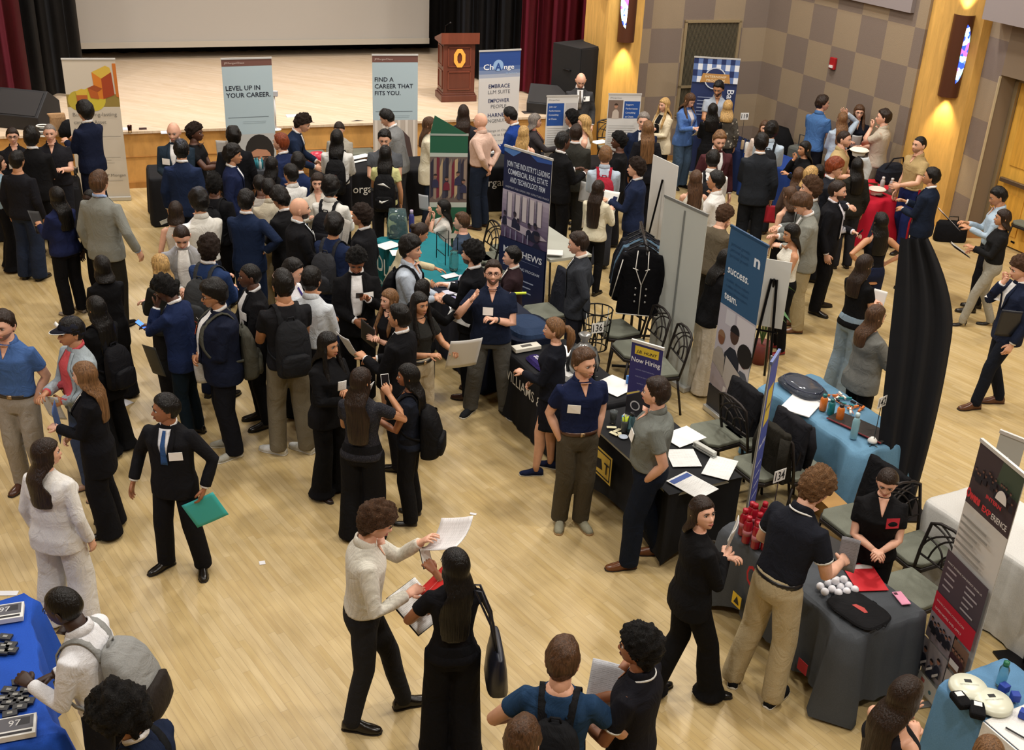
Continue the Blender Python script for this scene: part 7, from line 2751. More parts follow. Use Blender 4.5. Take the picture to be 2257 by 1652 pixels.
# williams table
P = at(1160, 762, .80)
o = small('booklet_box', 'white booklet box on the black table with the serif name', 'box', (P.x, P.y, .764), AT0 + R(90), lambda g: g.box((0, 0, .02), (.30, .12, .04), mat('print', 'd6d2c4')), bevel=.004)
g = G()
g.box((0, 0, .041), (.12, .05, .002), mat('print', '4a4640'))
g.obj('printed_label', o)
P = at(1190, 800, .77)
o = small('folded_shirt', 'folded purple shirt on the black table with the serif name', 'shirt', (P.x, P.y, .764), AT0 + R(0), lambda g: loft(g, [superring(.20 - z, .09 - z, 0, 0, z, 20, 4) for z in (0, .015, .028)], mat('cloth', '2e2458')))
g = G()
text_into(g, 'SUMMER', mat('print', 'd4d0dc'), Matrix.Translation((0, -.01, .031)), .26, None, 'C', .03)
g.obj('lettering', o)
sheetp(1238, 775, 'white brochure stack beside the light brown ponytail', .22, .30, 20, n=3, kind='plastic')
sheetp(1255, 812, 'stack of white booklets under the smiling man’s ear', .24, .30, 20, n=16, kind='plastic')
# shiny bag with balloons shape
P = at(1285, 800, .9)
o = small('gift_bag', 'shiny silver and black drawstring bag beside the card numbered 136', 'bag', (P.x, P.y, .76), .3, lambda g: g.lathe([(.05, 0), (.13, .02), (.16, .14), (.13, .28), (.05, .36), (.03, .38), (.07, .46), (.05, .47)], mat('metal', '8e9090', metal=.6, rough=.25), 22), smooth=True)
g = G()
for i in range(6):
    a = i * PI / 3
    g.tube([(.15 * math.cos(a), .15 * math.sin(a), .04), (.168 * math.cos(a), .168 * math.sin(a), .15), (.11 * math.cos(a), .11 * math.sin(a), .31)], .016, mat('plastic', '141416'), 6)
g.obj('stripe', o, True)
P = at(1308, 700, .9)
cb = thing('wire_basket', 'black wire basket on the chair behind the card numbered 136', 'basket', (P.x + .05, P.y + .1, .5), .4)
g = G()
for z in (0, .16, .32, .46):
    r_ = .13 + z * .08
    g.tube([(r_ * math.cos(a * PI / 8), r_ * math.sin(a * PI / 8), z) for a in range(17)], .008, mat('metal', '1c1c1e'), 5)
for a in range(12):
    t = a * PI / 6
    g.tube([(.13 * math.cos(t), .13 * math.sin(t), 0), (.166 * math.cos(t + .3), .166 * math.sin(t + .3), .46)], .007, mat('metal', 'b0b2b0' if a % 3 == 0 else '1c1c1e'), 5)
g.obj('basket', cb, True)
# navy table leaflets
for i, (px, py, rz_) in enumerate(((992, 607, 10), (1022, 612, 60), (985, 625, -20), (1015, 628, 30), (1040, 632, 80), (995, 642, 0), (1022, 648, 15), (1000, 660, 50), (1032, 666, 5), (1060, 640, 40), (1010, 676, -15), (1045, 684, 25))):
    sheetp(px, py, 'white and violet leaflet scattered on the dark navy table', .12, .20, rz_, n=1 + i % 3, col=('dcdce0', 'c4c4d4', 'd8d8dc', '8c88b0')[i % 4], kind='plastic', name='leaflet', cat='leaflet').__setitem__('group', 'leaflets on the dark navy table')
P = at(1145, 646, .78)
small('highlighter', 'bright yellow-green marker at the end of the navy table', 'pen', (P.x, P.y, .78), .2, lambda g: g.tube([(-.08, 0, 0), (.08, 0, 0)], .016, mat('plastic', 'd6e642'), 8))
P = at(1140, 705, .9)
o = small('folded_cloth', 'pile of folded dark blue cloth beside the waving man', 'cloth', (P.x + .1, P.y, 0), AT0, lambda g: (loft(g, [superring(.34, .30, 0, 0, z, 24, 4) for z in (.3, .32, .78, .82)], mat('cloth', '161c2c')), loft(g, [superring(w_, d_, .02, 0, z, 24, 3) for z, w_, d_ in ((.80, .30, .24), (.86, .28, .22), (.90, .18, .15))], mat('cloth', '2b3a54'))))
# teal table
bottle(907, 487, 'tall violet insulated bottle on the teal table', '3a3c7c', .30, .038, cap_='b8a8c0')
P = at(876, 500, .9)
o = small('clear_bag', 'clear plastic bag full of dark gifts on the teal table', 'bag', (P.x, P.y, .764), 0, lambda g: loft(g, [superring(w_, d_, 0, 0, z, 20, 3) for z, w_, d_ in ((0, .12, .09), (.03, .14, .10), (.22, .13, .09), (.38, .11, .05))], mat('glass', '9ac0c4')), smooth=True)
g = G()
for i in range(7):
    g.ell((.06 * math.cos(i * 2), .04 * math.sin(i * 2), .06 + .04 * i), (.05, .035, .04), mat('plastic', ('2a3c44', '5a7478', '3a3430')[i % 3]), 10, 7)
g.obj('gifts', o, True)
P = at(912, 512, .85)
small('tent_card', 'small white tent card beside the violet bottle', 'card', (P.x, P.y, .764), R(-10), lambda g: g.prism([(-.05, 0), (.05, 0), (0, .14)], -.05, .05, mat('print', 'd8d6ca'), Matrix.Rotation(R(90), 4, 'X')))
sheetp(856, 540, 'white sheet on the teal table nearest the lettering', .22, .28, 20, kind='plastic')
sheetp(884, 556, 'second white sheet on the teal table, half hidden by the light blue shirt', .20, .26, -10, kind='plastic')
P = at(985, 560, .85)
rk = thing('wire_rack', 'black wire brochure rack on the teal table', 'rack', (P.x, P.y, .764), AT0)
g = G()
for x in (-.14, .14):
    g.tube([(x, -.08, 0), (x, -.08, .34), (x, .08, .34), (x, .08, 0)], .006, mat('metal', '1c1c1e'), 5)
for z in (.12, .34):
    g.tube([(-.14, -.08, z), (.14, -.08, z)], .006, mat('metal', '1c1c1e'), 5)
g.obj('frame', rk)
P = at(1000, 588, .80)
o = small('glass_jar', 'clear glass jar with teal mints on the teal table', 'jar', (P.x, P.y, .764), 0, lambda g: g.lathe([(.05, 0), (.06, .05), (.055, .18), (.04, .22), (.05, .24)], mat('glass', '8cc4c0'), 18), smooth=True)
# bluegrey table
sheetp(1765, 893, 'white sign-up sheets at the left end of the blue-grey table', .30, .36, 30, kind='plastic', n=2)
sheetp(1797, 876, 'white card stack behind the orange bottle', .16, .26, -10, kind='plastic')
bottle(1816, 886, 'orange bottle nearest the white sheets', 'd2722c', .17, .036, cap_='1c6a6c')
bottle(1833, 896, 'teal bottle between two orange ones', '1c7074', .16, .034, cap_='155a5c')
bottle(1853, 908, 'orange bottle nearest the dark mats', 'd2722c', .17, .036, cap_='2a2a2c')
bottle(1886, 938, 'tall pale blue curved bottle on the blue-grey table', '8cb8c4', .26, .034, cap_='c4dce0')
for i, (px, py) in enumerate(((1832, 872), (1842, 880), (1850, 886), (1868, 892), (1880, 898), (1874, 905), (1888, 890), (1862, 878), (1898, 902), (1856, 872))):
    P = at(px, py, .77)
    small('sunglasses', 'pair of orange, teal or white folded sunglasses on the blue-grey table', 'sunglasses', (P.x, P.y, .775), i * .9, lambda g: (g.box((-.04, 0, 0), (.055, .02, .022), mat('plastic', ('d2722c', 'e8e0d4', '1c1c20', '2a8086')[i % 4])), g.box((.04, 0, 0), (.055, .02, .022), mat('plastic', ('d2722c', 'e8e0d4', '1c1c20', '2a8086')[i % 4])), g.tube([(-.07, 0, 0), (.06, .03, -.004)], .004, mat('plastic', 'c86a2c'), 5)), 'folded sunglasses', bevel=.004)
for i, (px, py) in enumerate(((1866, 927), (1897, 940), (1925, 956))):
    P = at(px, py, .77)
    small('placemat', ('dark grey felt sleeve nearest the orange bottles', 'dark grey felt sleeve in the middle beside the pale blue bottle', 'dark grey felt sleeve nearest the black feather flag')[i], 'laptop sleeve', (P.x, P.y, .768 + .002 * i), AT0 + R(15), lambda g: (g.box((0, 0, .006), (.30, .22, .012), mat('cloth', '3a3634')), g.box((0, -.112, .006), (.30, .006, .014), mat('plastic', '8c2c2c'))), bevel=.003)
P = at(1769, 850, .80)
o = small('clear_bag', 'pile of clear vinyl bags at the far end of the blue-grey table', 'bag', (P.x, P.y, .764), AT0, lambda g: loft(g, [superring(w_, d_, 0, 0, z, 24, 3) for z, w_, d_ in ((0, .26, .17), (.03, .27, .18), (.06, .24, .15), (.08, .15, .1))], mat('glass', '9aa4b8')), smooth=True)
g = G()
for i in range(3):
    g.tube([(.24 * math.cos(a * .5), .15 * math.sin(a * .5), .02 + .022 * i) for a in range(14)], .009, mat('plastic', '2a3044'), 6)
g.obj('piping', o, True)
P = at(1922, 974, .77)
small('mouse', 'white dome shaped puck on the corner of the blue-grey table', 'puck', (P.x, P.y, .775), 0, lambda g: g.lathe([(.045, 0), (.042, .02), (.02, .045), (.003, .05)], mat('plastic', 'e2e0da'), 18), smooth=True)
# bottom right tables
for i, (px, py, lab) in enumerate(((2135, 1512, 'round white tin with a black label, the farther of two'), (2189, 1545, 'round white tin with a black label, the nearer of two'))):
    P = at(px, py, .80)
    o = small('round_tin', lab, 'tin', (P.x, P.y, .768), AT0 + R(60 + 10 * i), lambda g: g.lathe([(.11, 0), (.125, .01), (.125, .03), (.115, .045), (.05, .052), (.002, .053)], mat('plastic', 'd6d8c4', rough=.3), 32), smooth=True)
    g = G()
    g.box((0, .03, .054), (.045, .028, .003), mat('print', '1a1c1c'))
    text_into(g, 'NATIONAL COATING', mat('print', '6a6e66'), Matrix.Translation((0, -.01, .056)), .12, None)
    g.obj('label', o)
for i, (px, py, lab) in enumerate(((2118, 1543, 'black zip pouch with a white tag beside the farther tin'), (2154, 1565, 'black zip pouch with a white tag below the nearer tin'))):
    P = at(px, py, .79)
    o = small('zip_pouch', lab, 'pouch', (P.x, P.y, .768), AT0 + R(75 - 30 * i), lambda g: g.box((0, 0, .025), (.095, .14, .05), mat('cloth', '141416')), bevel=.015)
    g = G()
    g.box((0, .03, .052), (.05, .04, .002), mat('print', 'e2e2e0'))
    g.obj('tag', o)
for i, (px, py, lab) in enumerate(((2213, 1517, 'blue foam cube beside the water bottle'), (2237, 1537, 'blue foam cube beside the nearer tin'), (2256, 1575, 'blue foam cube on the white runner'))):
    P = at(px, py, .79)
    small('foam_cube', lab, 'cube', (P.x, P.y, .770), .5 + i, lambda g: g.box((0, 0, .03), (.055, .055, .055), mat('plastic', '1c3c9c')), bevel=.006)
bottle(2212, 1484, 'small clear water bottle with a green cap on the sky blue table', '9cd0dc', .20, .032, kind='glass', cap_='1c6a4a')
P = at(2240, 1618, .77)
small('pen', 'black pen lying on the white runner cloth', 'pen', (P.x, P.y, .778), AT0 + .3, lambda g: g.tube([(-.07, 0, 0), (.07, 0, 0)], .006, mat('plastic', '141418'), 6))
# left blue table
rnd = random.Random(3)
for i, (px, py, rz_) in enumerate(((12, 1404, 0), (8, 1424, 5), (22, 1421, 0), (24, 1433, 0), (5, 1436, 3), (42, 1502, 30), (20, 1521, 0), (60, 1521, 20), (34, 1532, 10), (6, 1540, 10), (46, 1541, 12), (20, 1549, 10), (44, 1558, 15), (22, 1573, 25), (4, 1560, 5), (60, 1545, 8))):
    P = at(px, py, .77)
    o = small('gift_box', 'small black box with a grey seal on the royal blue cloth', 'box', (P.x, P.y, .764), AT0 + R(60 + rz_), lambda g: g.box((0, 0, .009), (.085, .055, .018), mat('plastic', '26282c', rough=.5)), 'small black boxes', bevel=.002)
    g = G()
    g.box((0, 0, .0188), (.03, .02, .0006), mat('print', '8c8c88'))
    g.obj('seal', o)
for px, py, lab in ((10, 1350, 'stack of printed booklets at the far end of the royal blue cloth'), (32, 1602, 'stack of printed booklets at the near end of the royal blue cloth')):
    P = at(px, py, .79)
    o = small('booklet_stack', lab, 'booklets', (P.x, P.y, .764), AT0 + R(82), lambda g: g.box((0, 0, .018), (.24, .17, .036), mat('print', 'dcdcd8')))
    g = G()
    g.box((0, .02, .0365), (.21, .11, .001), mat('print', '55555c'))
    g.box((.05, .03, .0372), (.07, .06, .001), mat('print', '24242a'))
    g.box((0, -.06, .0372), (.2, .02, .001), mat('print', '1c1c22'))
    text_into(g, '97', mat('print', 'd0d0d0'), Matrix.Translation((.0, .0, .038)), None, .05)
    g.obj('cover_print', o)
# red table
for i, (px, py, lab) in enumerate(((1932, 423, 'cream peaked uniform cap on the red cloth'), (1893, 337, 'white peaked cap above the dark hair beside the khaki uniform'))):
    P = at(px, py, .80 if i == 0 else 1.66)
    o = small('peaked_cap', lab, 'cap', (P.x, P.y, .764 if i == 0 else 1.62), .6, lambda g: (g.lathe([(.085, 0), (.095, .05), (.14, .085), (.12, .10), (.01, .105)], mat('print', 'dcd6c8'), 24), g.prism([(-.08, -.05), (.08, -.05), (.05, -.13), (-.05, -.13)], .005, .015, mat('plastic', '141416', rough=.2))), smooth=False)
for i, (px, py, lab) in enumerate(((1945, 405, 'silver bottle with dark cap on the red table'), (1965, 408, 'clear shaker bottle on the red table nearest the wall'), (1950, 388, 'white topped bottle behind the silver one'))):
    bottle(px, py, lab, ('b8b4b4', 'a8a0a0', '5c1c24')[i], .22, .036, cap_='e0dcdc')
for i, (px, py, rz_) in enumerate(((1905, 408, 20), (1918, 398, -30), (1950, 412, 50))):
    sheetp(px, py, ('red folder at the far end of the red cloth', 'red folder standing out behind the cream cap', 'red folder between the bottles')[i], .2, .26, rz_, col='c01c2c', kind='plastic', name='folder', cat='folder', n=2)
P = at(1908, 372, 1.2)
mn = small('mannequin_arm', 'white padded sleeve standing on the red table', 'sleeve', (P.x, P.y, .764), .4, lambda g: g.tube([(0, 0, 0), (0, .02, .25), (.02, 0, .45), (-.05, 0, .58), (-.14, 0, .60)], [.07, .075, .08, .07, .05], mat('cloth', 'c9d0d4'), 14), smooth=True)
P = at(1942, 372, 1.0)
o = small('duffel_bag', 'black and grey duffel bag on the red table by the wall', 'bag', (P.x + .2, P.y + .1, .764), .5, lambda g: loft(g, [superring(w_, d_, 0, 0, z, 22, 3) for z, w_, d_ in ((0, .22, .14), (.05, .25, .16), (.2, .24, .15), (.3, .16, .08))], mat('cloth', '1d2028')))
g = G()
g.tube([(-.2, -.05, .25), (-.1, -.1, .42), (.1, -.1, .42), (.2, -.05, .25)], .012, mat('cloth', '1c1c20'), 6)
g.obj('handle', o)
# left and bank tables
sheetp(128, 388, 'white sheets on the far left black table, the nearer pair', .26, .22, 110, n=2, kind='plastic')
sheetp(147, 372, 'white sheets on the far left black table beside the cup', .28, .20, 110, n=2, kind='plastic')
cup(167, 378, 'small white cup at the edge of the far left black table', .76, 0, 'e4e4e0')
sheetp(470, 368, 'white leaflets on the bank table behind the navy jacket', .30, .2, 110, n=2, kind='plastic')
P = at(566, 366, 1.0)
o = small('display_box', 'grey box of small teal bottles on the leftmost bank table', 'box', (P.x, P.y - .1, .764), RS, lambda g: g.box((0, 0, .11), (.28, .22, .22), mat('plastic', '3c4048')), bevel=.005)
for i in range(7):
    g = G()
    g.lathe([(.02, .22), (.02, .33), (.009, .36), (.009, .38)], mat('plastic', ('2c8a9c', '56a8b4', 'c8dce0')[i % 3]), 10, (-.1 + .034 * i, .05 * math.sin(i * 2.2), 0))
    g.obj('bottle', o, True)
P = at(697, 346, .85)
small('gift_bag', 'crumpled bright red plastic bag on the bank table', 'bag', (P.x, P.y, .764), RS, lambda g: loft(g, [superring(w_, d_, .02 * math.sin(z * 40), 0, z, 16, 2.2) for z, w_, d_ in ((0, .12, .08), (.04, .15, .10), (.10, .14, .08), (.17, .08, .05))], mat('plastic', 'c82440', rough=.3)), smooth=True)
sheetp(790, 345, 'row of white leaflets on the middle bank table', .42, .16, 110, n=2, kind='plastic')
sheetp(786, 356, 'fan of pens laid out on the middle bank table', .40, .08, 110, n=1, kind='paper', name='pens', cat='pens')
sheetp(1090, 330, 'white booklets on the right bank table behind the pink shirt', .30, .22, 100, n=3, kind='plastic')
sheetp(1078, 350, 'dark leaflet pile on the right bank table', .26, .16, 130, n=2, col='5a5c64', kind='plastic')
sheetp(1322, 312, 'pale sheets on the table between the poster boards', .30, .2, 100, n=2, kind='plastic')
sheetp(1215, 555, 'folded white leaflets on the bare grey table', .30, .18, 60, n=3, kind='plastic')
P = at(1651, 322, .86)
bottle(1646, 322, 'white pump bottle on the navy table by the checkered wall', 'dcdcda', .24, .035)
bottle(1637, 316, 'small gold topped bottle beside the white pump bottle', 'b8a080', .20, .03)
# floor litter
for px, py, lab, w_, h_, rz_ in ((270, 886, 'white sheet dropped on the floor at the left', .13, .20, 60), (578, 1240, 'small white sticker on the bare floor', .05, .05, 20), (1043, 1132, 'tiny white scrap on the floor in the middle', .03, .06, 80), (14, 1307, 'white strip of paper on the floor by the blue table', .06, .18, 95)):
    P = at(px, py, .002)
    small('dropped_paper', lab, 'paper', (P.x, P.y, .002), R(rz_), lambda g: g.box((0, 0, .0015), (w_, h_, .003), mat('print', 'e2e2e6')))
# cardboard box, briefcase, suitcase, trolley
P = at(1880, 1150, .1)
cbx = thing('cardboard_box', 'open cardboard box under the blue-grey table', 'box', (P.x + .02, P.y + .05, 0), AT0 + R(-8))
g = G()
cm = mat('plastic', 'b38a52', rough=.9)
for c, d in (((0, -.2, .16), (.85, .008, .32)), ((0, .2, .16), (.85, .008, .32)), ((-.425, 0, .16), (.008, .4, .32)), ((.425, 0, .16), (.008, .4, .32)), ((0, 0, .005), (.85, .4, .01))):
    g.box(c, d, cm)
g.obj('box', cbx)
g = G()
g.box((0, -.27, .34), (.84, .16, .006), cm, M=Matrix.Rotation(R(20), 4, 'X'))
g.obj('flap', cbx)
P = at(2090, 505, .15)
o = small('briefcase', 'black soft briefcase on the floor against the yellow column', 'briefcase', (P.x, P.y - .12, 0), -.05, lambda g: loft(g, [superring(w_, d_, 0, 0, z, 24, 5) for z, w_, d_ in ((0, .24, .09), (.03, .25, .1), (.28, .24, .08), (.33, .21, .04))], mat('cloth', '15161a')), smooth=True)
g = G()
g.tube([(-.08, 0, .32), (-.07, 0, .40), (.07, 0, .40), (.08, 0, .32)], .009, mat('leather', '101012'), 6)
g.obj('handle', o, True)
P = at(1765, 312, .9)
sc_s = thing('suitcase', 'grey hard-shell suitcase standing by the checkered wall', 'suitcase', (4.95, 19.55, .0), -.9)
g = G()
g.box((0, 0, .42), (.50, .28, .72), mat('plastic', '5c605c', rough=.5))
g.obj('shell', sc_s, bevel=.05)
g = G()
for x in (-.2, .2):
    g.ell((x, 0, .03), (.03, .03, .03), mat('rubber', '141414'))
g.obj('wheels', sc_s)
g = G()
g.tube([(-.12, 0, .76), (-.12, 0, .98), (.12, 0, .98), (.12, 0, .76)], .012, mat('metal', '8a8c8c'), 6)
g.obj('handle', sc_s)
small('duffel_bag', 'black duffel bag leaning against the checkered wall', 'bag', (4.62, 20.25, 0), -.9, lambda g: loft(g, [superring(w_, d_, 0, 0, z, 20, 3) for z, w_, d_ in ((0, .3, .2), (.1, .35, .22), (.7, .33, .2), (.95, .2, .1))], mat('cloth', '121214')), smooth=True)
P = at(2236, 540, .0)
tr = thing('luggage_trolley', 'black folding trolley with a draped cloth at the right edge', 'trolley', (P.x, P.y, 0), .3)
g = G()
lm = mat('metal', '151517')
g.tube([(-.15, 0, .1), (-.12, .05, 1.25), (-.12, .05, 1.3), (-.02, .05, 1.34), (.06, .05, 1.30), (.06, .05, 1.22), (-.08, .05, 1.2)], .014, lm, 6)
g.box((.1, 0, .12), (.6, .4, .03), lm)
g.tube([(-.2, .05, .9), (.5, .05, .9)], .012, lm, 6)
g.obj('frame', tr, True)
g = G()
loft(g, [superring(w_, d_, .2, 0, z, 18, 3) for z, w_, d_ in ((.14, .3, .2), (.5, .32, .22), (.8, .3, .2), (.86, .2, .1))], mat('drape', '161618'))
g.obj('cloth_cover', tr, True)

# ---------------------------------------------------------------- stage furniture
lc = thing('lectern', 'dark wooden lectern with a large gold letter on the stage', 'lectern', (0, 0, STZ), RS - R(2))
A = at(1004, 226, STZ)
lc.location = (A.x - .02, A.y + .32, STZ)
wd = mat('wood', '5c2f22', rough=.35)
wd2 = mat('wood', '6e3a2a', rough=.3)
g = G()
g.prism([(-.34, -.27), (.34, -.27), (.34, .27), (-.34, .27)], 0, .12, wd)
g.prism([(-.315, -.25), (.315, -.25), (.315, .25), (-.315, .25)], .12, .16, wd)
g.prism([(-.30, -.235), (.30, -.235), (.30, .235), (-.30, .235)], .16, 1.06, wd)
g.obj('body', lc, bevel=.008)
g = G()
for x0, x1, z0, z1 in ((-.22, .22, .22, .56), (-.22, .22, .64, 1.0)):
    for a in ((x0, x1, z0, z0 + .02), (x0, x1, z1 - .02, z1), (x0, x0 + .02, z0, z1), (x1 - .02, x1, z0, z1)):
        g.box(((a[0] + a[1]) / 2, -.24, (a[2] + a[3]) / 2), (a[1] - a[0], .02, a[3] - a[2]), wd2)
        g.box((-.305, (a[0] + a[1]) / 2 * .75, (a[2] + a[3]) / 2), (.02, (a[1] - a[0]) * .75 + .0, a[3] - a[2]), wd2)
g.obj('panel_moulding', lc)
g = G()
g.prism([(-.30, 1.06), (.26, 1.06), (.26, 1.10), (-.30, 1.26)], -.36, .36, wd2, Matrix(((0, 0, 1, 0), (1, 0, 0, 0), (0, 1, 0, 0), (0, 0, 0, 1))))
g.obj('top', lc)
g = G()
oc = [(math.copysign(abs(math.cos(a)), math.cos(a)), math.sin(a)) for a in [PI / 8 + i * PI / 4 for i in range(8)]]
out_ = [(.108 * x / .924, .165 * y / .924) for x, y in oc]
inn = [(.045 * x / .924, .095 * y / .924) for x, y in oc]
gm = mat('print', 'e0a040')
n = 8
for zz in (0,):
    vs_ = [Vector((x, -.262, .80 + y)) for x, y in out_] + [Vector((x, -.262, .80 + y)) for x, y in inn] + [Vector((x, -.24, .80 + y)) for x, y in out_] + [Vector((x, -.24, .80 + y)) for x, y in inn]
    fs = []
    for i in range(8):
        j = (i + 1) % 8
        fs += [(i, j, 8 + j, 8 + i), (i, 16 + i, 16 + j, j), (8 + i, 8 + j, 24 + j, 24 + i)]
    g.add(vs_, fs, gm)
g.obj('letter_emblem', lc)
g = G()
g.tube([(-.2, .1, 1.2), (-.22, -.02, 1.34), (-.16, -.10, 1.40)], .006, mat('metal', '18181a'), 6)
g.ell((-.15, -.11, 1.41), (.015, .025, .015), mat('plastic', '18181a'))
g.obj('microphone', lc, True)
# tall loudspeaker
P = at(1288, 250, STZ)
sp = thing('loudspeaker', 'tall black loudspeaker cabinet on the stage beside the wooden column', 'loudspeaker', (.98, 20.66, STZ), RS + R(20))
g = G()
g.prism([(-.30, -.30), (.30, -.30), (.36, .38), (-.36, .38)], 0, 1.22, mat('plastic', '111113', rough=.8))
g.obj('cabinet', sp, bevel=.01)
g = G()
g.box((0, -.305, .62), (.56, .02, 1.14), mat('metal', '1a1a1c', metal=.2, rough=.7))
g.obj('grille', sp)
g = G()
g.tube([(-.32, -.1, .8), (-.345, -.1, .8), (-.345, .08, .8), (-.32, .08, .8)], .012, mat('metal', '2c2c2e'), 6)
g.obj('handle', sp)


def monitor(px, py, label, rz, s__=1):
    P = at(px, py, STZ)
    m_ = thing('stage_monitor', label, 'loudspeaker', (P.x, P.y, STZ), rz, None, s__)
    g = G()
    g.prism([(-.25, 0), (.25, 0), (.28, .18), (-.02, .46), (-.25, .30)], -.34, .34, mat('plastic', '17171a', rough=.7), Matrix(((0, 0, 1, 0), (1, 0, 0, 0), (0, 1, 0, 0), (0, 0, 0, 1))))
    g.obj('cabinet', m_, bevel=.01)
    g = G()
    g.quad([(-.30, .27, .20), (.30, .27, .20), (.30, .01, .445), (-.30, .01, .445)], mat('metal', '2c2a2a', metal=.2, rough=.8))
    g.obj('grille', m_)


monitor(62, 275, 'black wedge stage monitor at the left end of the stage', RS + R(150), 1.25)
monitor(1208, 245, 'black wedge stage monitor at the right end of the stage', RS + R(150), 1.05)
# wall loudspeaker
P = at(1338, 22, 3.3)
ws = thing('loudspeaker', 'small black loudspeaker mounted high on the wooden column', 'loudspeaker', (1.30, 20.36, 3.13), R(25))
g = G()
g.prism([(-.11, -.09), (.11, -.09), (.08, .09), (-.08, .09)], 0, .36, mat('plastic', '121214', rough=.7))
g.obj('cabinet', ws, bevel=.01)
g = G()
g.box((0, -.094, .18), (.19, .01, .33), mat('metal', '1e1e20', metal=.2))
g.obj('grille', ws)
g = G()
g.tube([(0, .08, .18), (0, .22, .18)], .02, mat('metal', '18181a'), 8)
g.obj('bracket', ws)
# fire alarm strobe
P = CR + dr * 1.98
fa = thing('fire_alarm', 'red fire alarm strobe on the checkered wall', 'alarm', P + Vector((math.sin(WR), -math.cos(WR), 0)) * .02 + Vector((0, 0, 2.18)), WR)
g = G()
g.box((0, -.01, 0), (.14, .05, .20), mat('plastic', 'a01820', rough=.4))
g.obj('housing', fa, bevel=.01)
g = G()
g.box((0, -.045, -.05), (.08, .03, .04), mat('plastic', 'e4e0e0'))
g.obj('strobe', fa)
# paper bag and other things on the stage edge
P = at(124, 300, STZ)
pb = small('paper_bag', 'crumpled brown paper bag on the stage edge', 'bag', (P.x, P.y + .12, STZ), .4, lambda g: loft(g, [superring(w_, d_, dx, 0, z, 18, 4) for z, w_, d_, dx in ((0, .12, .08, 0), (.02, .125, .085, 0), (.28, .12, .07, .01), (.33, .13, .05, -.01))], mat('cloth', '9a7a58')), smooth=False)
P = at(150, 303, STZ)
small('duffel_bag', 'black bag slumped on the stage beside the brown paper bag', 'bag', (P.x, P.y + .1, STZ), .2, lambda g: loft(g, [superring(w_, d_, 0, 0, z, 18, 3) for z, w_, d_ in ((0, .16, .12), (.1, .17, .12), (.22, .10, .08), (.26, .03, .03))], mat('cloth', '141416')), smooth=True)
P = at(92, 303, STZ)
cc = thing('cable_coil', 'coiled white cables on the stage edge', 'cables', (P.x, P.y + .1, STZ), 0)
g = G()
for i in range(5):
    g.tube([((.13 - .008 * i) * math.cos(a * PI / 10), (.10 - .006 * i) * math.sin(a * PI / 10), .02 + .035 * i) for a in range(21)], .011, mat('plastic', ('d8dcd8', '2a2a28')[i % 2]), 6)
g.obj('coil', cc, True)
P = at(605, 290, STZ)
fs_ = thing('floor_stand', 'thin white stand with a small box head on the stage', 'stand', (P.x, P.y + .12, STZ), 0)
g = G()
g.tube([(0, 0, 0), (0, 0, .56)], .012, mat('plastic', 'd4d4d4'), 8)
g.lathe([(.09, 0), (.09, .015), (.02, .025)], mat('plastic', 'd4d4d4'), 18)
g.obj('pole', fs_, True)
g = G()
g.box((0, 0, .60), (.12, .06, .09), mat('plastic', 'b4b4b8'))
g.obj('head', fs_, bevel=.01)
P = at(315, 285, STZ)
small('remote_control', 'small dark remote lying on the stage', 'remote', (P.x, P.y, STZ + .012), RS, lambda g: g.box((0, 0, 0), (.12, .05, .024), mat('plastic', '3a2424')))
for px, py, lab in ((270, 285, 'white booklet on the stage edge beside the cup'), (370, 292, 'white leaflets on the stage edge behind the balding man'), (645, 256, 'tilted white sheet on the stage behind the leaning person'), (1165, 248, 'dark leaflet on the stage edge near the right monitor')):
    P = at(px, py, STZ)
    small('paper_sheets', lab, 'paper', (P.x, P.y, STZ), RS, lambda g: g.box((0, 0, .006), (.22, .16, .012), mat('print', 'd8dce6' if 'dark' not in lab else '3a3430')))

# ---------------------------------------------------------------- clothes rack
RK0, RK1 = at(1388, 478, 1.55), at(1462, 520, 1.55)
Pm = at(1420, 520, 1.5)
rk = thing('clothes_rack', 'black clothes rail with hanging suits behind the white banner back', 'clothes rack', (Pm.x, Pm.y, 0), AT0 - R(28))
bk_ = mat('metal', '151517', metal=.3)
g = G()
for x in (-.45, .45):
    g.tube([(x, 0, .04), (x, 0, 1.50)], .018, bk_, 8)
    g.tube([(x, -.28, .04), (x, .28, .04)], .018, bk_, 8)
g.tube([(-.45, 0, .12), (.45, 0, .12)], .014, bk_, 8)
g.tube([(-.5, 0, 1.50), (.5, 0, 1.50)], .018, bk_, 8)
g.obj('frame', rk, True)


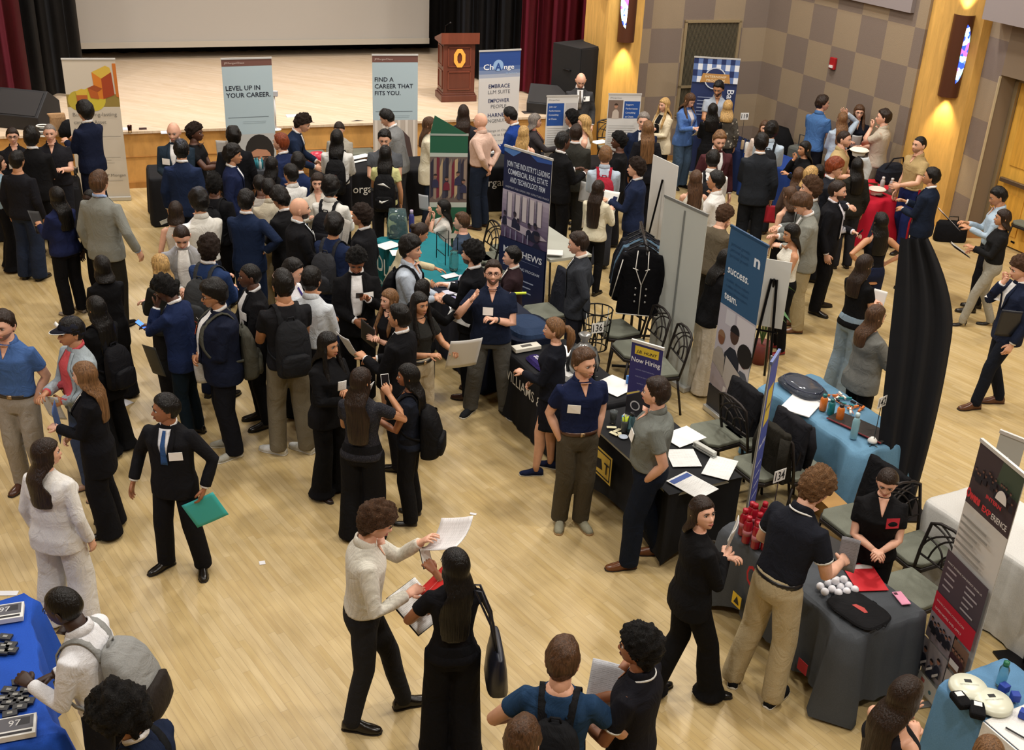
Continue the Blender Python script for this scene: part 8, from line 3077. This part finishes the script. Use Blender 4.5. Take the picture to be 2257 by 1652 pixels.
def garment(x, col, label, blen=.75, trimc=None, rz=0, yoff=0, zt=1.42):
    q = AT0 - R(28)
    loc = Vector((Pm.x, Pm.y, 0)) + Matrix.Rotation(q, 3, 'Z') @ Vector((x, yoff, 0))
    rt = thing('hanging_jacket', label, 'jacket', loc, q + R(90) + rz, 'garments on the clothes rail' if 'plain' in label else None)
    g = G()
    m = mat('cloth', col)
    loft(g, [superring(w_, d_, 0, 0, z, 24, 2.6) for z, w_, d_ in ((zt - blen, .25, .075), (zt - blen * .5, .21, .075), (zt - .2, .22, .085), (zt - .08, .20, .07), (zt, .09, .05))], m)
    for sd in (-1, 1):
        g.tube([(sd * .17, 0, zt - .09), (sd * .26, 0, zt - .30), (sd * .29, .02, zt - .62)], [.06, .055, .05], m, 10)
    put(bake(g, 'jacket', .014, 2), 'jacket', rt)
    g = G()
    g.tube([(-.16, 0, zt - .04), (0, 0, zt + .05), (.16, 0, zt - .04)], .008, bk_, 6)
    g.tube([(0, 0, zt + .05), (0, 0, zt + .09), (.02, 0, zt + .11)], .004, bk_, 6)
    g.obj('hanger', rt)
    if trimc:
        g = G()
        tm_ = mat('print', trimc)
        y = -.088
        for pts in ([(-.05, y + .03, zt - .02), (-.06, y, zt - .22), (.02, y, zt - .42), (.02, y - .002, zt - blen + .02)], [(.07, y + .03, zt - .02), (.08, y, zt - .22), (.02, y, zt - .42)],
                    [(-.21, -.06, zt - .14), (-.30, -.05, zt - .60)], [(-.24, y + .01, zt - blen + .01), (.24, y + .01, zt - blen + .01)], [(-.09, y, zt - .22), (-.03, y, zt - .24)], [(.10, y, zt - .22), (.05, y, zt - .24)]):
            g.tube(pts, .006, tm_, 5)
        for bx in (-.04, .08):
            for bz in (.46, .54, .62):
                g.ell((bx, y - .002, zt - bz), (.012, .006, .012), mat('metal', 'c4c4c4'))
        g.obj('piping', rt, True)
    return rt


for i, (c_, l_) in enumerate((('15161a', 'plain dark jacket hanging in the row on the rail'), ('1c1e26', 'plain dark jacket hanging in the row on the rail'), ('4c6478', 'faded denim jacket hanging on the clothes rail'), ('1a1a1e', 'plain dark jacket hanging in the row on the rail'), ('5a7084', 'grey-blue jacket hanging on the clothes rail next to the denim one'), ('16171c', 'plain dark jacket hanging in the row on the rail'))):
    garment(-.34 + .12 * i, c_, l_, .70, None, R(4 * (i % 3) - 4))
q = garment(.50, '0f0f12', 'black jacket with white piping and silver buttons shown at the end of the rail', .80, 'dedad2', 0, 0, 1.50)
dv = (Vector((0, 0, 0)) - Vector((Pm.x, Pm.y, 0))).normalized()
q.rotation_euler = (0, 0, math.atan2(dv.x, -dv.y) * -1 * -1)
q.location = Vector((Pm.x, Pm.y, 0)) + dv * .40
q.rotation_euler = (0, 0, math.atan2(dv.y, dv.x) + PI / 2)
# plant in a pot beside the easel
P = at(1697, 790, .1)
pt = thing('potted_plant', 'green leafy plant behind the blue fabric banner', 'plant', (P.x - .1, P.y + .1, 0), 0)
g = G()
g.lathe([(.10, 0), (.14, .26), (.13, .26), (.0, .24)], mat('plastic', '6a2a24'), 16)
g.obj('pot', pt, True)
g = G()
rnd = random.Random(4)
for i in range(11):
    a = i * 2.4
    r1 = .18 + .16 * rnd.random()
    z1 = .5 + .5 * rnd.random()
    b0 = Vector((0, 0, .24))
    tip = Vector((r1 * math.cos(a), r1 * math.sin(a), z1))
    mid = Vector((tip.x * .4, tip.y * .4, z1 + .1))
    g.tube([b0, mid * .7 + b0 * .3, mid], .006, mat('plastic', '4a6a3a'), 5)
    sdv = Vector((-math.sin(a), math.cos(a), 0)) * .045
    q1 = mid.lerp(tip, .5) + Vector((0, 0, .03))
    g.add([mid, q1 + sdv, tip + (tip - mid) * .3, q1 - sdv, q1 + Vector((0, 0, -.02))], [(0, 1, 4), (1, 2, 4), (2, 3, 4), (3, 0, 4)], mat('plastic', '4e8048', rough=.4))
g.obj('leaves', pt)
bpy.data.scenes.remove(TMP)
